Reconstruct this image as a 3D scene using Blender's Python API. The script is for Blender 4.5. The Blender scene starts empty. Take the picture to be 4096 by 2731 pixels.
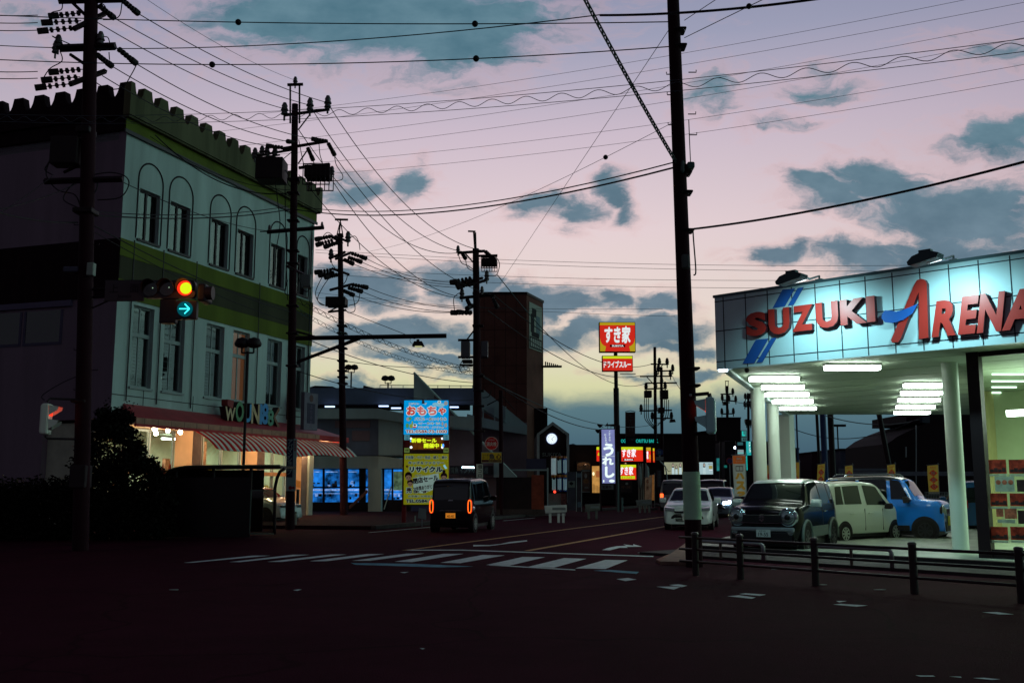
import bpy, bmesh, math, random
from mathutils import Vector, Matrix
R = math.radians
rnd = random.Random(7)
SC = bpy.context.scene
COL = SC.collection

# ------------------------------------------------------------------ camera
F = 4000.0                      # focal length in photograph pixels (4096 wide)
TH = math.atan(575 / F)         # camera pitched up by this much
CT, ST = math.cos(TH), math.sin(TH)
CH = 1.55                       # camera height
cam = bpy.data.cameras.new('camera')
cam.sensor_width = 36.0
cam.lens = 36.0 * F / 4096.0
cam.clip_end = 4000.0
cam.clip_start = 0.1
co = bpy.data.objects.new('camera', cam)
COL.objects.link(co)
co.location = (0, 0, CH)
co.rotation_euler = (R(90) + TH, 0, 0)
SC.camera = co

def ray(px, py):
    dx, dy = px - 2048.0, 1365.5 - py
    return Vector((dx, F * CT - dy * ST, F * ST + dy * CT))
def at(px, py, Y):              # point on the sight line at world distance Y
    r = ray(px, py)
    return Vector((0, 0, CH)) + r * (Y / r.y)
def gp(px, py, z=0.0):          # point where the sight line meets height z
    r = ray(px, py)
    return Vector((0, 0, CH)) + r * ((z - CH) / r.z)
def uv(px, py):
    r = ray(px, py)
    return r.x / r.y, r.z / r.y

# ------------------------------------------------------------------ colour helpers
def lin(c):
    c = c / 255.0
    return c / 12.92 if c <= 0.04045 else ((c + 0.055) / 1.055) ** 2.4
def S(r, g, b):
    return (lin(r), lin(g), lin(b), 1.0)

# ------------------------------------------------------------------ world: dusk sky
SUN_AZ, SUN_EL = 6.0, -1.5
world = bpy.data.worlds.new('World')
SC.world = world
world.use_nodes = True
nt = world.node_tree
nt.nodes.clear()
class N:
    """tiny helper that chains math nodes in the world tree"""
    def __init__(s, nt): s.nt = nt
    def m(s, op, a, b=None, c=None, clamp=False):
        n = s.nt.nodes.new('ShaderNodeMath'); n.operation = op; n.use_clamp = clamp
        for i, v in enumerate((a, b, c)):
            if v is None: continue
            if isinstance(v, (int, float)): n.inputs[i].default_value = v
            else: s.nt.links.new(v, n.inputs[i])
        return n.outputs[0]
    def ramp(s, fac, stops, interp='LINEAR'):
        n = s.nt.nodes.new('ShaderNodeValToRGB'); cr = n.color_ramp; cr.interpolation = interp
        while len(cr.elements) > 1: cr.elements.remove(cr.elements[-1])
        cr.elements[0].position = stops[0][0]; cr.elements[0].color = stops[0][1]
        for p, c in stops[1:]:
            e = cr.elements.new(p); e.color = c
        s.nt.links.new(fac, n.inputs[0]); return n.outputs[0]
    def mix(s, f, a, b, kind='MIX'):
        n = s.nt.nodes.new('ShaderNodeMix'); n.data_type = 'RGBA'; n.blend_type = kind
        for i, v in ((0, f), (6, a), (7, b)):
            if isinstance(v, (int, float)): n.inputs[i].default_value = v
            elif isinstance(v, tuple): n.inputs[i].default_value = v
            else: s.nt.links.new(v, n.inputs[i])
        return n.outputs[2]
    def sstep(s, x, a, b):
        n = s.nt.nodes.new('ShaderNodeMapRange'); n.interpolation_type = 'SMOOTHSTEP'
        s.nt.links.new(x, n.inputs[0]); n.inputs[1].default_value = a; n.inputs[2].default_value = b
        return n.outputs[0]
    def noise(s, vec, scale, detail=4, rough=0.55, dist=0.0):
        n = s.nt.nodes.new('ShaderNodeTexNoise'); n.inputs['Scale'].default_value = scale
        n.inputs['Detail'].default_value = detail; n.inputs['Roughness'].default_value = rough
        n.inputs['Distortion'].default_value = dist
        s.nt.links.new(vec, n.inputs['Vector']); return n.outputs[0]
w = N(nt)
tc = nt.nodes.new('ShaderNodeTexCoord')
sx = nt.nodes.new('ShaderNodeSeparateXYZ')
nt.links.new(tc.outputs['Generated'], sx.inputs[0])
X, Yv, Z = sx.outputs
yc = w.m('MAXIMUM', Yv, 0.08)
U = w.m('DIVIDE', X, yc)
V = w.m('DIVIDE', Z, yc)
cmb = nt.nodes.new('ShaderNodeCombineXYZ')
nt.links.new(U, cmb.inputs[0]); nt.links.new(w.m('MULTIPLY', V, 1.7), cmb.inputs[1])
P2 = cmb.outputs[0]
el = w.m('ARCSINE', Z)                                   # elevation
hor = w.m('SQRT', w.m('ADD', w.m('MULTIPLY', X, X), w.m('MULTIPLY', Yv, Yv)))
vel = w.m('DIVIDE', Z, w.m('MAXIMUM', hor, 0.05))        # tan elevation, any azimuth
# clear sky colours from the horizon up, towards the afterglow
glow = w.ramp(w.m('MULTIPLY', vel, 1.25), [
    (0.00, S(120, 140, 140)), (0.085, S(190, 192, 152)), (0.125, S(212, 212, 168)), (0.165, S(222, 215, 190)),
    (0.22, S(230, 214, 205)), (0.32, S(226, 206, 209)), (0.45, S(202, 186, 200)), (0.58, S(156, 158, 182)), (0.75, S(120, 128, 158)),
    (1.0, S(40, 40, 60))])
far = w.ramp(w.m('ADD', w.m('MULTIPLY', el, 0.6366), 0.0), [
    (0.0, S(78, 78, 86)), (0.2, S(74, 78, 88)), (0.45, S(44, 38, 48)), (1.0, S(26, 18, 30))])
side = w.ramp(w.m('MULTIPLY', el, 0.6366), [
    (0.0, S(196, 248, 236)), (0.20, S(182, 240, 230)), (0.40, S(60, 84, 90)), (1.0, S(26, 18, 30))])
# azimuth blend: +1 towards the glow (a little right of the camera heading), -1 behind
ga = R(SUN_AZ)
dot = w.m('DIVIDE', w.m('ADD', w.m('MULTIPLY', X, math.sin(ga)), w.m('MULTIPLY', Yv, math.cos(ga))), w.m('MAXIMUM', hor, 0.05))
f_side = w.sstep(w.m('ADD', dot, w.m('MULTIPLY', X, 0.85)), 0.1, 0.75)
f_glow = w.sstep(dot, 0.62, 0.86)
sky = w.mix(f_side, far, side)
sky = w.mix(f_glow, sky, glow)
# the physically based dusk sky underneath everything, weak
sn = nt.nodes.new('ShaderNodeTexSky')
sn.sky_type = 'NISHITA'; sn.sun_disc = False
sn.sun_elevation = R(SUN_EL); sn.sun_rotation = R(SUN_AZ)
sky = w.mix(0.012, sky, sn.outputs[0], 'ADD')
sky = w.mix(w.m('MULTIPLY', w.m('MULTIPLY', w.m('MULTIPLY', U, U), 1.0, clamp=True), w.sstep(dot, 0.74, 0.86)), sky, S(110, 112, 140))
# clouds: (centre x, centre y, half width, half height, strength) seen in the 2352-wide print
CL = [(880, 15, 360, 110, 1.12), (1065, 70, 150, 100, 1.15), (820, 60, 250, 60, 1.0), (560, 20, 180, 50, .6), (60, 150, 110, 50, .42), (130, 50, 200, 40, .42),
      (815, 430, 65, 50, .8), (930, 428, 55, 42, .95), (1235, 462, 55, 30, .8), (1310, 478, 55, 45, .85), (1398, 440, 45, 42, .85), (1420, 488, 40, 30, .75),
      (1215, 500, 40, 18, .55), (1640, 215, 95, 55, .62), (1890, 190, 80, 50, .6), (1800, 282, 110, 28, .55), (2260, 120, 110, 60, .5),
      (2040, 420, 130, 52, 1.0), (2200, 490, 190, 85, 1.0), (1890, 448, 90, 45, .95), (2290, 325, 110, 52, .85), (1770, 592, 55, 30, .9),
      (1985, 590, 150, 40, .95), (2180, 590, 170, 52, 1.0), (830, 655, 125, 48, 1.0), (900, 690, 70, 24, .8), (1060, 655, 80, 46, 1.0),
      (1190, 685, 140, 38, 1.0), (1290, 706, 110, 24, .9), (1400, 702, 55, 28, .9), (1525, 705, 70, 30, .9), (900, 768, 200, 34, 1.0),
      (1180, 778, 260, 30, 1.0), (1500, 768, 140, 26, .95), (960, 822, 180, 14, .8), (1340, 760, 120, 30, .9), (800, 895, 110, 24, .9), (1080, 845, 160, 12, .6), (1600, 850, 100, 14, .8), (640, 800, 140, 26, .8), (1560, 800, 120, 18, .8), (1420, 858, 90, 12, .55)]
dens = None
def vadd(v, off):
    n = nt.nodes.new('ShaderNodeVectorMath'); n.operation = 'ADD'; nt.links.new(v, n.inputs[0])
    if isinstance(off, tuple): n.inputs[1].default_value = off
    else: nt.links.new(off, n.inputs[1])
    return n.outputs[0]
c3 = lambda v: w.m('SUBTRACT', v, 0.5)
wx = w.m('ADD', w.m('MULTIPLY', c3(w.noise(P2, 8.0, 2, 0.5)), 0.10), w.m('MULTIPLY', c3(w.noise(P2, 28.0, 4, 0.6)), 0.034))
P3 = vadd(P2, (5.3, 2.1, 0))
wy = w.m('ADD', w.m('MULTIPLY', c3(w.noise(P3, 9.0, 2, 0.5)), 0.055), w.m('MULTIPLY', c3(w.noise(P3, 30.0, 4, 0.6)), 0.024))
Uw, Vw = w.m('ADD', U, wx), w.m('ADD', V, wy)
KX = 4096 / 2352
for cx, cy, rx, ry, st in CL:
    u0, v0 = uv(cx * KX, cy * KX)
    ru, rv = rx * KX / F, ry * KX / F
    a = w.m('MULTIPLY_ADD', Uw, 1 / ru, -u0 / ru)
    b = w.m('MULTIPLY_ADD', Vw, 1 / rv, -v0 / rv)
    d = w.m('MULTIPLY_ADD', a, a, w.m('MULTIPLY', b, b))
    d = w.m('EXPONENT', w.m('MULTIPLY', d, -0.60))
    d = w.m('MULTIPLY', d, st)
    dens = d if dens is None else w.m('MAXIMUM', dens, d)
cmb2 = nt.nodes.new('ShaderNodeCombineXYZ')
nt.links.new(w.m('MULTIPLY', Uw, 0.75), cmb2.inputs[0]); nt.links.new(w.m('MULTIPLY', Vw, 1.9), cmb2.inputs[1])
fine = w.noise(cmb2.outputs[0], 24.0, 9, 0.62, 0.3)
dens = w.m('ADD', dens, w.m('MULTIPLY', c3(fine), 1.15))
mask = w.m('ADD', w.m('MULTIPLY', w.sstep(dens, 0.31, 0.74), 0.78), w.m('MULTIPLY', w.sstep(dens, 0.16, 0.66), 0.22))
# low bank of cloud along the horizon
edge = w.m('MULTIPLY_ADD', c3(w.noise(cmb2.outputs[0], 9.0, 8, 0.6)), 0.06, 0.086)
edge = w.m('ADD', edge, w.m('MULTIPLY', w.m('ABSOLUTE', w.m('SUBTRACT', U, 0.05)), 0.05))
bank = w.m('SUBTRACT', 1.0, w.sstep(w.m('SUBTRACT', vel, edge), -0.014, 0.012), clamp=True)
front = w.sstep(dot, 0.5, 0.75)
mask = w.m('MULTIPLY', mask, w.sstep(Yv, 0.1, 0.3))
rim = w.m('MULTIPLY', w.m('MULTIPLY', w.sstep(dens, 0.1, 0.4), w.m('SUBTRACT', 1.0, mask)), 0.22)
sky = w.mix(w.m('MULTIPLY', rim, front), sky, S(232, 178, 172))
tone = w.noise(P2, 15.0, 4, 0.6)
cl_low = w.ramp(tone, [(0.25, S(66, 100, 120)), (0.75, S(100, 128, 146))])
cl_high = w.ramp(tone, [(0.25, S(62, 106, 122)), (0.75, S(100, 136, 150))])
cloud = w.mix(w.sstep(V, 0.18, 0.42), cl_low, cl_high)
sky = w.mix(w.m('MULTIPLY', mask, 0.93), sky, cloud)
bankc = w.ramp(w.m('MULTIPLY', vel, 8.0), [(0.0, S(46, 70, 92)), (0.35, S(62, 96, 114)), (0.8, S(84, 122, 134))])
sky = w.mix(w.m('MULTIPLY', w.m('MULTIPLY', bank, front), 0.95), sky, bankc)
# below the horizon: dark
sky = w.mix(w.sstep(Z, -0.02, 0.0), S(16, 10, 16), sky)
bg = nt.nodes.new('ShaderNodeBackground')
nt.links.new(sky, bg.inputs[0])
bg.inputs[1].default_value = 1.02
wo = nt.nodes.new('ShaderNodeOutputWorld')
nt.links.new(bg.outputs[0], wo.inputs[0])
world.cycles.sampling_method = 'NONE'

# ------------------------------------------------------------------ view
SC.view_settings.view_transform = 'Standard'
SC.view_settings.look = 'None'
SC.view_settings.exposure = 0.0
SC.view_settings.gamma = 1.0
SC.cycles.max_bounces = 5
SC.cycles.diffuse_bounces = 3
SC.cycles.glossy_bounces = 3
SC.cycles.transparent_max_bounces = 8
SC.cycles.use_denoising = True
SC.cycles.sample_clamp_indirect = 2.0
SC.cycles.sample_clamp_direct = 30.0
SC.cycles.caustics_reflective = False
SC.cycles.caustics_refractive = False

# ------------------------------------------------------------------ materials
MATS = {}
def mat(name, c, rough=0.7, metal=0.0, spec=0.3, var=0.0, scale=3.0, emit=None, es=0.0, coat=0.0, bump=0.0, streak=False):
    """procedural surface: base colour with noise variation, optional bump"""
    if name in MATS: return MATS[name]
    m = bpy.data.materials.new(name); m.use_nodes = True
    t = m.node_tree; b = t.nodes['Principled BSDF']; MATS[name] = m
    if len(c) == 3: c = (*c, 1)
    b.inputs['Base Color'].default_value = c
    b.inputs['Roughness'].default_value = rough
    b.inputs['Metallic'].default_value = metal
    b.inputs['Specular IOR Level'].default_value = spec
    b.inputs['Coat Weight'].default_value = coat
    b.inputs['Coat Roughness'].default_value = 0.05
    n = N(t)
    if var > 0 or bump > 0:
        g = t.nodes.new('ShaderNodeNewGeometry')
        mp = t.nodes.new('ShaderNodeMapping'); t.links.new(g.outputs['Position'], mp.inputs[0])
        if streak: mp.inputs['Scale'].default_value = (1, 1, 0.12)
        nz = n.noise(mp.outputs[0], scale, 6, 0.62)
    if var > 0:
        lo = tuple(x * (1 - var) for x in c[:3]) + (1,)
        hi = tuple(min(1, x * (1 + var)) for x in c[:3]) + (1,)
        t.links.new(n.ramp(nz, [(0.3, lo), (0.7, hi)]), b.inputs['Base Color'])
    if bump > 0:
        bp = t.nodes.new('ShaderNodeBump'); bp.inputs['Strength'].default_value = bump; bp.inputs['Distance'].default_value = 0.02
        t.links.new(n.noise(mp.outputs[0], scale * 30, 3, 0.6), bp.inputs['Height']); t.links.new(bp.outputs[0], b.inputs['Normal'])
    if emit is not None:
        m.cycles.emission_sampling = 'NONE'
        b.inputs['Emission Color'].default_value = emit if len(emit) == 4 else (*emit, 1)
        b.inputs['Emission Strength'].default_value = es
    return m
def glow_mat(name, c, s, var=0.0, scale=8.0, dark=(0, 0, 0, 1)):
    """a surface that gives off light"""
    if name in MATS: return MATS[name]
    m = bpy.data.materials.new(name); m.use_nodes = True
    t = m.node_tree; t.nodes.clear(); MATS[name] = m
    m.cycles.emission_sampling = 'AUTO' if name in ('fluorescent_tube', 'shop_tube') else 'NONE'
    e = t.nodes.new('ShaderNodeEmission'); o = t.nodes.new('ShaderNodeOutputMaterial')
    if len(c) == 3: c = (*c, 1)
    e.inputs[0].default_value = c; e.inputs[1].default_value = s
    if var > 0:
        n = N(t); g = t.nodes.new('ShaderNodeTexCoord')
        nz = n.noise(g.outputs['Object'], scale, 4, 0.6)
        lo = tuple(x * (1 - var) for x in c[:3]) + (1,)
        t.links.new(n.ramp(nz, [(0.35, lo), (0.65, c)]), e.inputs[0])
    t.links.new(e.outputs[0], o.inputs[0])
    return m
def glass_mat(name, tint=(0.8, 0.85, 0.85), refl=0.9, rough=0.02, through=1.0, ior=1.5):
    if name in MATS: return MATS[name]
    m = bpy.data.materials.new(name); m.use_nodes = True
    t = m.node_tree; t.nodes.clear(); MATS[name] = m
    tr = t.nodes.new('ShaderNodeBsdfTransparent'); tr.inputs[0].default_value = tuple(x * through for x in tint) + (1,)
    gl = t.nodes.new('ShaderNodeBsdfGlossy'); gl.inputs[0].default_value = (refl, refl, refl, 1); gl.inputs['Roughness'].default_value = rough
    fr = t.nodes.new('ShaderNodeFresnel'); fr.inputs[0].default_value = ior
    mx = t.nodes.new('ShaderNodeMixShader'); o = t.nodes.new('ShaderNodeOutputMaterial')
    ge = t.nodes.new('ShaderNodeNewGeometry'); nn_ = N(t)          # reflect on the outer face only
    t.links.new(nn_.m('MULTIPLY', fr.outputs[0], nn_.m('SUBTRACT', 1.0, ge.outputs['Backfacing'])), mx.inputs[0]); t.links.new(tr.outputs[0], mx.inputs[1]); t.links.new(gl.outputs[0], mx.inputs[2])
    t.links.new(mx.outputs[0], o.inputs[0])
    return m

def asphalt_mat(name, c):
    """worn asphalt: broad patches, tyre-dark bands, aggregate speckle and fine cracks"""
    m = mat(name, c, 0.92, spec=0.03); t = m.node_tree; b = t.nodes['Principled BSDF']; n = N(t)
    g = t.nodes.new('ShaderNodeNewGeometry'); P = g.outputs['Position']
    k = n.m('ADD', 0.35, n.m('MULTIPLY', n.noise(P, 0.22, 4, 0.6), 1.0))
    k = n.m('MULTIPLY', k, n.m('ADD', 0.55, n.m('MULTIPLY', n.noise(P, 1.6, 6, 0.7), 0.9)))
    k = n.m('MULTIPLY', k, n.m('ADD', 0.45, n.m('MULTIPLY', n.noise(P, 55.0, 2, 0.7), 1.1)))
    wv = t.nodes.new('ShaderNodeVectorMath'); wv.operation = 'ADD'; t.links.new(P, wv.inputs[0])
    nz = t.nodes.new('ShaderNodeTexNoise'); nz.inputs['Scale'].default_value = 0.8; t.links.new(P, nz.inputs['Vector']); t.links.new(nz.outputs[1], wv.inputs[1])
    vo = t.nodes.new('ShaderNodeTexVoronoi'); vo.feature = 'DISTANCE_TO_EDGE'; vo.inputs['Scale'].default_value = 0.16; t.links.new(wv.outputs[0], vo.inputs['Vector'])
    k = n.m('MULTIPLY', k, n.m('ADD', 0.66, n.m('MULTIPLY', n.sstep(vo.outputs['Distance'], 0.001, 0.008), 0.34)))
    t.links.new(n.mix(1.0, (*c, 1), n.mix(k, (0, 0, 0, 1), (1, 1, 1, 1)), 'MULTIPLY'), b.inputs['Base Color'])
    bp = t.nodes.new('ShaderNodeBump'); bp.inputs['Strength'].default_value = .6; bp.inputs['Distance'].default_value = .01
    t.links.new(n.noise(P, 60.0, 3, 0.6), bp.inputs['Height']); t.links.new(bp.outputs[0], b.inputs['Normal'])
    return m

# ------------------------------------------------------------------ mesh builder
class MB:
    def __init__(s): s.v, s.f, s.m = [], [], []
    def add(s, vs, fs, m=0):
        o = len(s.v); s.v += [tuple(v) for v in vs]; s.f += [tuple(i + o for i in f) for f in fs]; s.m += [m] * len(fs); return s
    def box(s, x0, x1, y0, y1, z0, z1, m=0):
        if x0 > x1: x0, x1 = x1, x0
        if y0 > y1: y0, y1 = y1, y0
        if z0 > z1: z0, z1 = z1, z0
        return s.add([(x0, y0, z0), (x1, y0, z0), (x1, y1, z0), (x0, y1, z0), (x0, y0, z1), (x1, y0, z1), (x1, y1, z1), (x0, y1, z1)],
                     [(0, 3, 2, 1), (4, 5, 6, 7), (0, 1, 5, 4), (1, 2, 6, 5), (2, 3, 7, 6), (3, 0, 4, 7)], m)
    def quad(s, a, b, c, d, m=0): return s.add([a, b, c, d], [(0, 1, 2, 3)], m)
    def prism(s, poly, y0, y1, m=0):
        """poly = [(x, z)] extruded along y"""
        n = len(poly)
        a = sum(poly[i][0] * poly[(i + 1) % n][1] - poly[(i + 1) % n][0] * poly[i][1] for i in range(n))
        if a < 0: poly = poly[::-1]
        vs = [(x, y0, z) for x, z in poly] + [(x, y1, z) for x, z in poly]
        fs = [tuple(range(n)), tuple(range(2 * n - 1, n - 1, -1))] + [(i + n, (i + 1) % n + n, (i + 1) % n, i) for i in range(n)]
        return s.add(vs, fs, m)
    def slab(s, poly, z0, z1, m=0):
        """poly = [(x, y)] extruded along z"""
        n = len(poly)
        a = sum(poly[i][0] * poly[(i + 1) % n][1] - poly[(i + 1) % n][0] * poly[i][1] for i in range(n))
        if a < 0: poly = poly[::-1]
        vs = [(x, y, z0) for x, y in poly] + [(x, y, z1) for x, y in poly]
        fs = [tuple(range(n - 1, -1, -1)), tuple(range(n, 2 * n))] + [(i, (i + 1) % n, (i + 1) % n + n, i + n) for i in range(n)]
        return s.add(vs, fs, m)
    def tube(s, pts, r, n=6, r1=None, m=0, cap=True):
        pts = [Vector(p) for p in pts]; k = len(pts); vs = []; fs = []
        ref = None
        for i, p in enumerate(pts):
            d = (pts[min(i + 1, k - 1)] - pts[max(i - 1, 0)])
            d = d.normalized() if d.length > 1e-9 else Vector((0, 0, 1))
            if ref is None:
                ref = Vector((0, 0, 1)) if abs(d.z) < 0.9 else Vector((1, 0, 0))
            a = ref - d * ref.dot(d)
            if a.length < 1e-4: a = Vector((1, 0.3, 0)) - d * d.x
            a.normalize(); b = d.cross(a); ref = a
            rr = r if r1 is None else r + (r1 - r) * i / max(1, k - 1)
            for j in range(n):
                t = 2 * math.pi * j / n
                vs.append(p + (a * math.cos(t) + b * math.sin(t)) * rr)
        for i in range(k - 1):
            for j in range(n):
                fs.append((i * n + j, i * n + (j + 1) % n, (i + 1) * n + (j + 1) % n, (i + 1) * n + j))
        if cap:
            fs.append(tuple(range(n - 1, -1, -1))); fs.append(tuple((k - 1) * n + j for j in range(n)))
        return s.add(vs, fs, m)
    def cyl(s, p0, p1, r0, r1=None, n=16, m=0): return s.tube([p0, p1], r0, n, r0 if r1 is None else r1, m)
    def lathe(s, prof, n=16, o=(0, 0, 0), m=0, axis='z'):
        """prof = [(radius, height)]"""
        vs, fs = [], []
        k = len(prof)
        for r, h in prof:
            for j in range(n):
                t = 2 * math.pi * j / n
                c = (r * math.cos(t), r * math.sin(t), h)
                if axis == 'y': c = (c[0], h, c[1])
                if axis == 'x': c = (h, c[0], c[1])
                vs.append((c[0] + o[0], c[1] + o[1], c[2] + o[2]))
        for i in range(k - 1):
            for j in range(n):
                q = (i * n + j, i * n + (j + 1) % n, (i + 1) * n + (j + 1) % n, (i + 1) * n + j)
                fs.append(q[::-1] if axis == 'y' else q)
        if prof[0][0] > 1e-6: fs.append(tuple(range(n - 1, -1, -1)) if axis != 'y' else tuple(range(n)))
        if prof[-1][0] > 1e-6: fs.append(tuple((k - 1) * n + j for j in range(n)) if axis != 'y' else tuple((k - 1) * n + j for j in range(n - 1, -1, -1)))
        return s.add(vs, fs, m)
    def ball(s, c, r, m=0, n=10, k=6, sz=1.0):
        prof = [(max(1e-5, r * math.sin(math.pi * i / k)), -r * sz * math.cos(math.pi * i / k)) for i in range(k + 1)]
        return s.lathe(prof, n, c, m)
    def disc(s, cx, cz, r, y0, y1, n=24, m=0, ry=None):
        ry = ry or r
        return s.prism([(cx + r * math.cos(2 * math.pi * i / n), cz + ry * math.sin(2 * math.pi * i / n)) for i in range(n)], y0, y1, m)
    def grid(s, rows, m=0, flip=False):
        a, b = len(rows), len(rows[0]); vs = [p for r in rows for p in r]; fs = []
        for i in range(a - 1):
            for j in range(b - 1):
                q = (i * b + j, i * b + j + 1, (i + 1) * b + j + 1, (i + 1) * b + j)
                fs.append(q[::-1] if flip else q)
        return s.add(vs, fs, m)
    def text(s, txt, x, z, size, y=0.0, depth=0.0, align='CENTER', bold=0.0, m=0, width=None, rot=0.0, shear=0.0, height=None, mirror=False):
        """lettering standing in the local x-z plane, facing -y; centred on (x, z); real letter outlines"""
        cu = bpy.data.curves.new('t', 'FONT'); cu.body = txt; cu.size = 1.0
        cu.align_x = 'CENTER'; cu.align_y = 'CENTER'; cu.offset = bold if depth else 0.0; cu.extrude = depth / (2 * size) if depth else 0.0
        cu.resolution_u = 3; cu.shear = shear
        ob = bpy.data.objects.new('t', cu); COL.objects.link(ob)
        bpy.context.view_layer.update()
        me = bpy.data.meshes.new_from_object(ob.evaluated_get(bpy.context.evaluated_depsgraph_get()))
        if len(me.vertices):
            xs = [v.co.x for v in me.vertices]; ys = [v.co.y for v in me.vertices]
            cx, cy = (min(xs) + max(xs)) / 2, (min(ys) + max(ys)) / 2
            kx = kz = size; bo = 0.0 if depth else bold
            if width: kx = width / max(1e-6, max(xs) - min(xs) + 2 * bo)
            if height: kz = height / max(1e-6, max(ys) - min(ys) + 2 * bo)
            elif width: kz = size
            c, sn_ = math.cos(rot), math.sin(rot)
            fs = [tuple(p.vertices) for p in me.polygons]
            if mirror: fs = [f[::-1] for f in fs]
            # heavier strokes: the same outline laid around itself, each sheet a hair behind the last
            ring = [(0, 0)] + ([(bo * math.cos(R(45 * k)), bo * math.sin(R(45 * k))) for k in range(8)] if bo > 0 else [])
            for j, (ox, oy) in enumerate(ring):
                vs = []
                for v in me.vertices:
                    a, b = (v.co.x - cx + ox) * kx, (v.co.y - cy + oy) * kz
                    if mirror: a = -a
                    vs.append((x + a * c - b * sn_, y + .0003 * j - v.co.z * size, z + a * sn_ + b * c))
                s.add(vs, fs, m)
        COL.objects.unlink(ob); bpy.data.objects.remove(ob); bpy.data.curves.remove(cu); bpy.data.meshes.remove(me)
        return s
    def build(s, name, mats, parent=None, smooth=False, bevel=0.0, auto=None):
        me = bpy.data.meshes.new(name); me.from_pydata(s.v, [], s.f)
        if not isinstance(mats, (list, tuple)): mats = [mats]
        for k in mats: me.materials.append(k)
        me.polygons.foreach_set('material_index', s.m)
        if smooth:
            me.polygons.foreach_set('use_smooth', [True] * len(me.polygons))
            if auto: me.set_sharp_from_angle(angle=R(auto))
        me.update()
        o = bpy.data.objects.new(name, me); COL.objects.link(o)
        if parent is not None: o.parent = parent
        if bevel > 0:
            b = o.modifiers.new('bevel', 'BEVEL'); b.width = bevel; b.segments = 2; b.limit_method = 'ANGLE'; b.angle_limit = R(40)
        return o

def tag(o, label=None, cat=None, group=None, kind=None):
    if label: o['label'] = label
    if cat: o['category'] = cat
    if group: o['group'] = group
    if kind: o['kind'] = kind
    return o
def thing(name, label, cat, loc=(0, 0, 0), rz=0.0, group=None):
    o = bpy.data.objects.new(name, None); COL.objects.link(o)
    o.location = loc; o.rotation_euler = (0, 0, rz); o.empty_display_size = 0.2
    return tag(o, label, cat, group)
def kids(o): return [c for c in COL.objects if c.parent == o]
def dup(root, loc, rz, label=None, group=None):
    def cp(o, par):
        c = o.copy(); COL.objects.link(c); c.parent = par
        for k in [q for q in ALLKIDS.get(o.name, [])]: cp(k, c)
        return c
    global ALLKIDS
    ALLKIDS = {}
    for q in COL.objects:
        if q.parent: ALLKIDS.setdefault(q.parent.name, []).append(q)
    r = cp(root, None); r.location = loc; r.rotation_euler = (0, 0, rz)
    if label: r['label'] = label
    if group: r['group'] = group
    return r
class Fr:
    """upright frame: origin on the ground, local x along the facade, local y away from the viewer"""
    def __init__(s, o, ang):
        s.o = Vector((o[0], o[1], 0)); s.a = ang
        s.x = Vector((math.cos(ang), math.sin(ang), 0)); s.y = Vector((-math.sin(ang), math.cos(ang), 0))
    def p(s, px, py, y=0.0):
        """local (u, z) where the sight line through a photo pixel meets the plane local y = y"""
        r = ray(px, py); c = Vector((0, 0, CH))
        t = (y - (c - s.o).dot(s.y)) / r.dot(s.y)
        q = c + r * t
        return (q - s.o).dot(s.x), q.z
    def u(s, px, y=0.0, py=1900): return s.p(px, py, y)[0]
    def z(s, px, py, y=0.0): return s.p(px, py, y)[1]
    def w(s, u, y, z=0.0): return s.o + s.x * u + s.y * y + Vector((0, 0, z))
    def poly(s, pts, y=0.0): return [s.p(a, b, y) for a, b in pts]
    def thing(s, name, label, cat, group=None): return thing(name, label, cat, s.o, s.a, group)
def front(px, Y, py=1940):
    """frame facing the camera squarely, through the point at pixel px, distance Y"""
    q = at(px, py, Y); return Fr((q.x, q.y), 0.0)

# ------------------------------------------------------------------ common materials
M_ASPH = asphalt_mat('asphalt', (0.058, 0.0060, 0.0185))
M_ASPH2 = mat('old_asphalt', (0.045, 0.0045, 0.015), 0.92, spec=0.03, var=0.5, scale=0.5, bump=0.4)
M_PAVE = mat('pavement_slab', (0.028, 0.007, 0.012), 0.9, spec=0.08, var=0.4, scale=2.0, bump=0.4)
M_KERB = mat('kerb_concrete', (0.07, 0.055, 0.055), 0.85, spec=0.2, var=0.3, scale=3.0)
M_WHITE = mat('road_paint_white', (0.70, 0.90, 0.88), 0.7, spec=0.25, var=0.25, scale=6.0)
M_YEL = mat('road_paint_yellow', (0.55, 0.30, 0.10), 0.7, spec=0.25, var=0.3, scale=6.0)
M_BLUE = mat('road_paint_blue', (0.06, 0.30, 0.42), 0.7, spec=0.25, var=0.5, scale=3.0)
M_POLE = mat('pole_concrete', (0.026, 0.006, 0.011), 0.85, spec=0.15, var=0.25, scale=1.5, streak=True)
M_STEEL = mat('dark_steel', (0.015, 0.005, 0.008), 0.6, spec=0.3, var=0.2)
M_GALV = mat('galvanised', (0.28, 0.32, 0.33), 0.45, metal=0.6, var=0.2, scale=5)
M_WIRE = mat('cable_black', (0.012, 0.008, 0.012), 0.6)
M_WIREG = mat('cable_weathered', (0.030, 0.075, 0.085), 0.6)
M_PORC = mat('insulator_ceramic', (0.10, 0.085, 0.09), 0.3, spec=0.5)
M_GLASSD = mat('window_glass_dark', (0.006, 0.010, 0.016), 0.04, spec=0.9)
M_BLACK = mat('black_rubber', (0.01, 0.008, 0.009), 0.7)
M_PLAS = mat('black_plastic', (0.018, 0.014, 0.016), 0.5)

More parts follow.
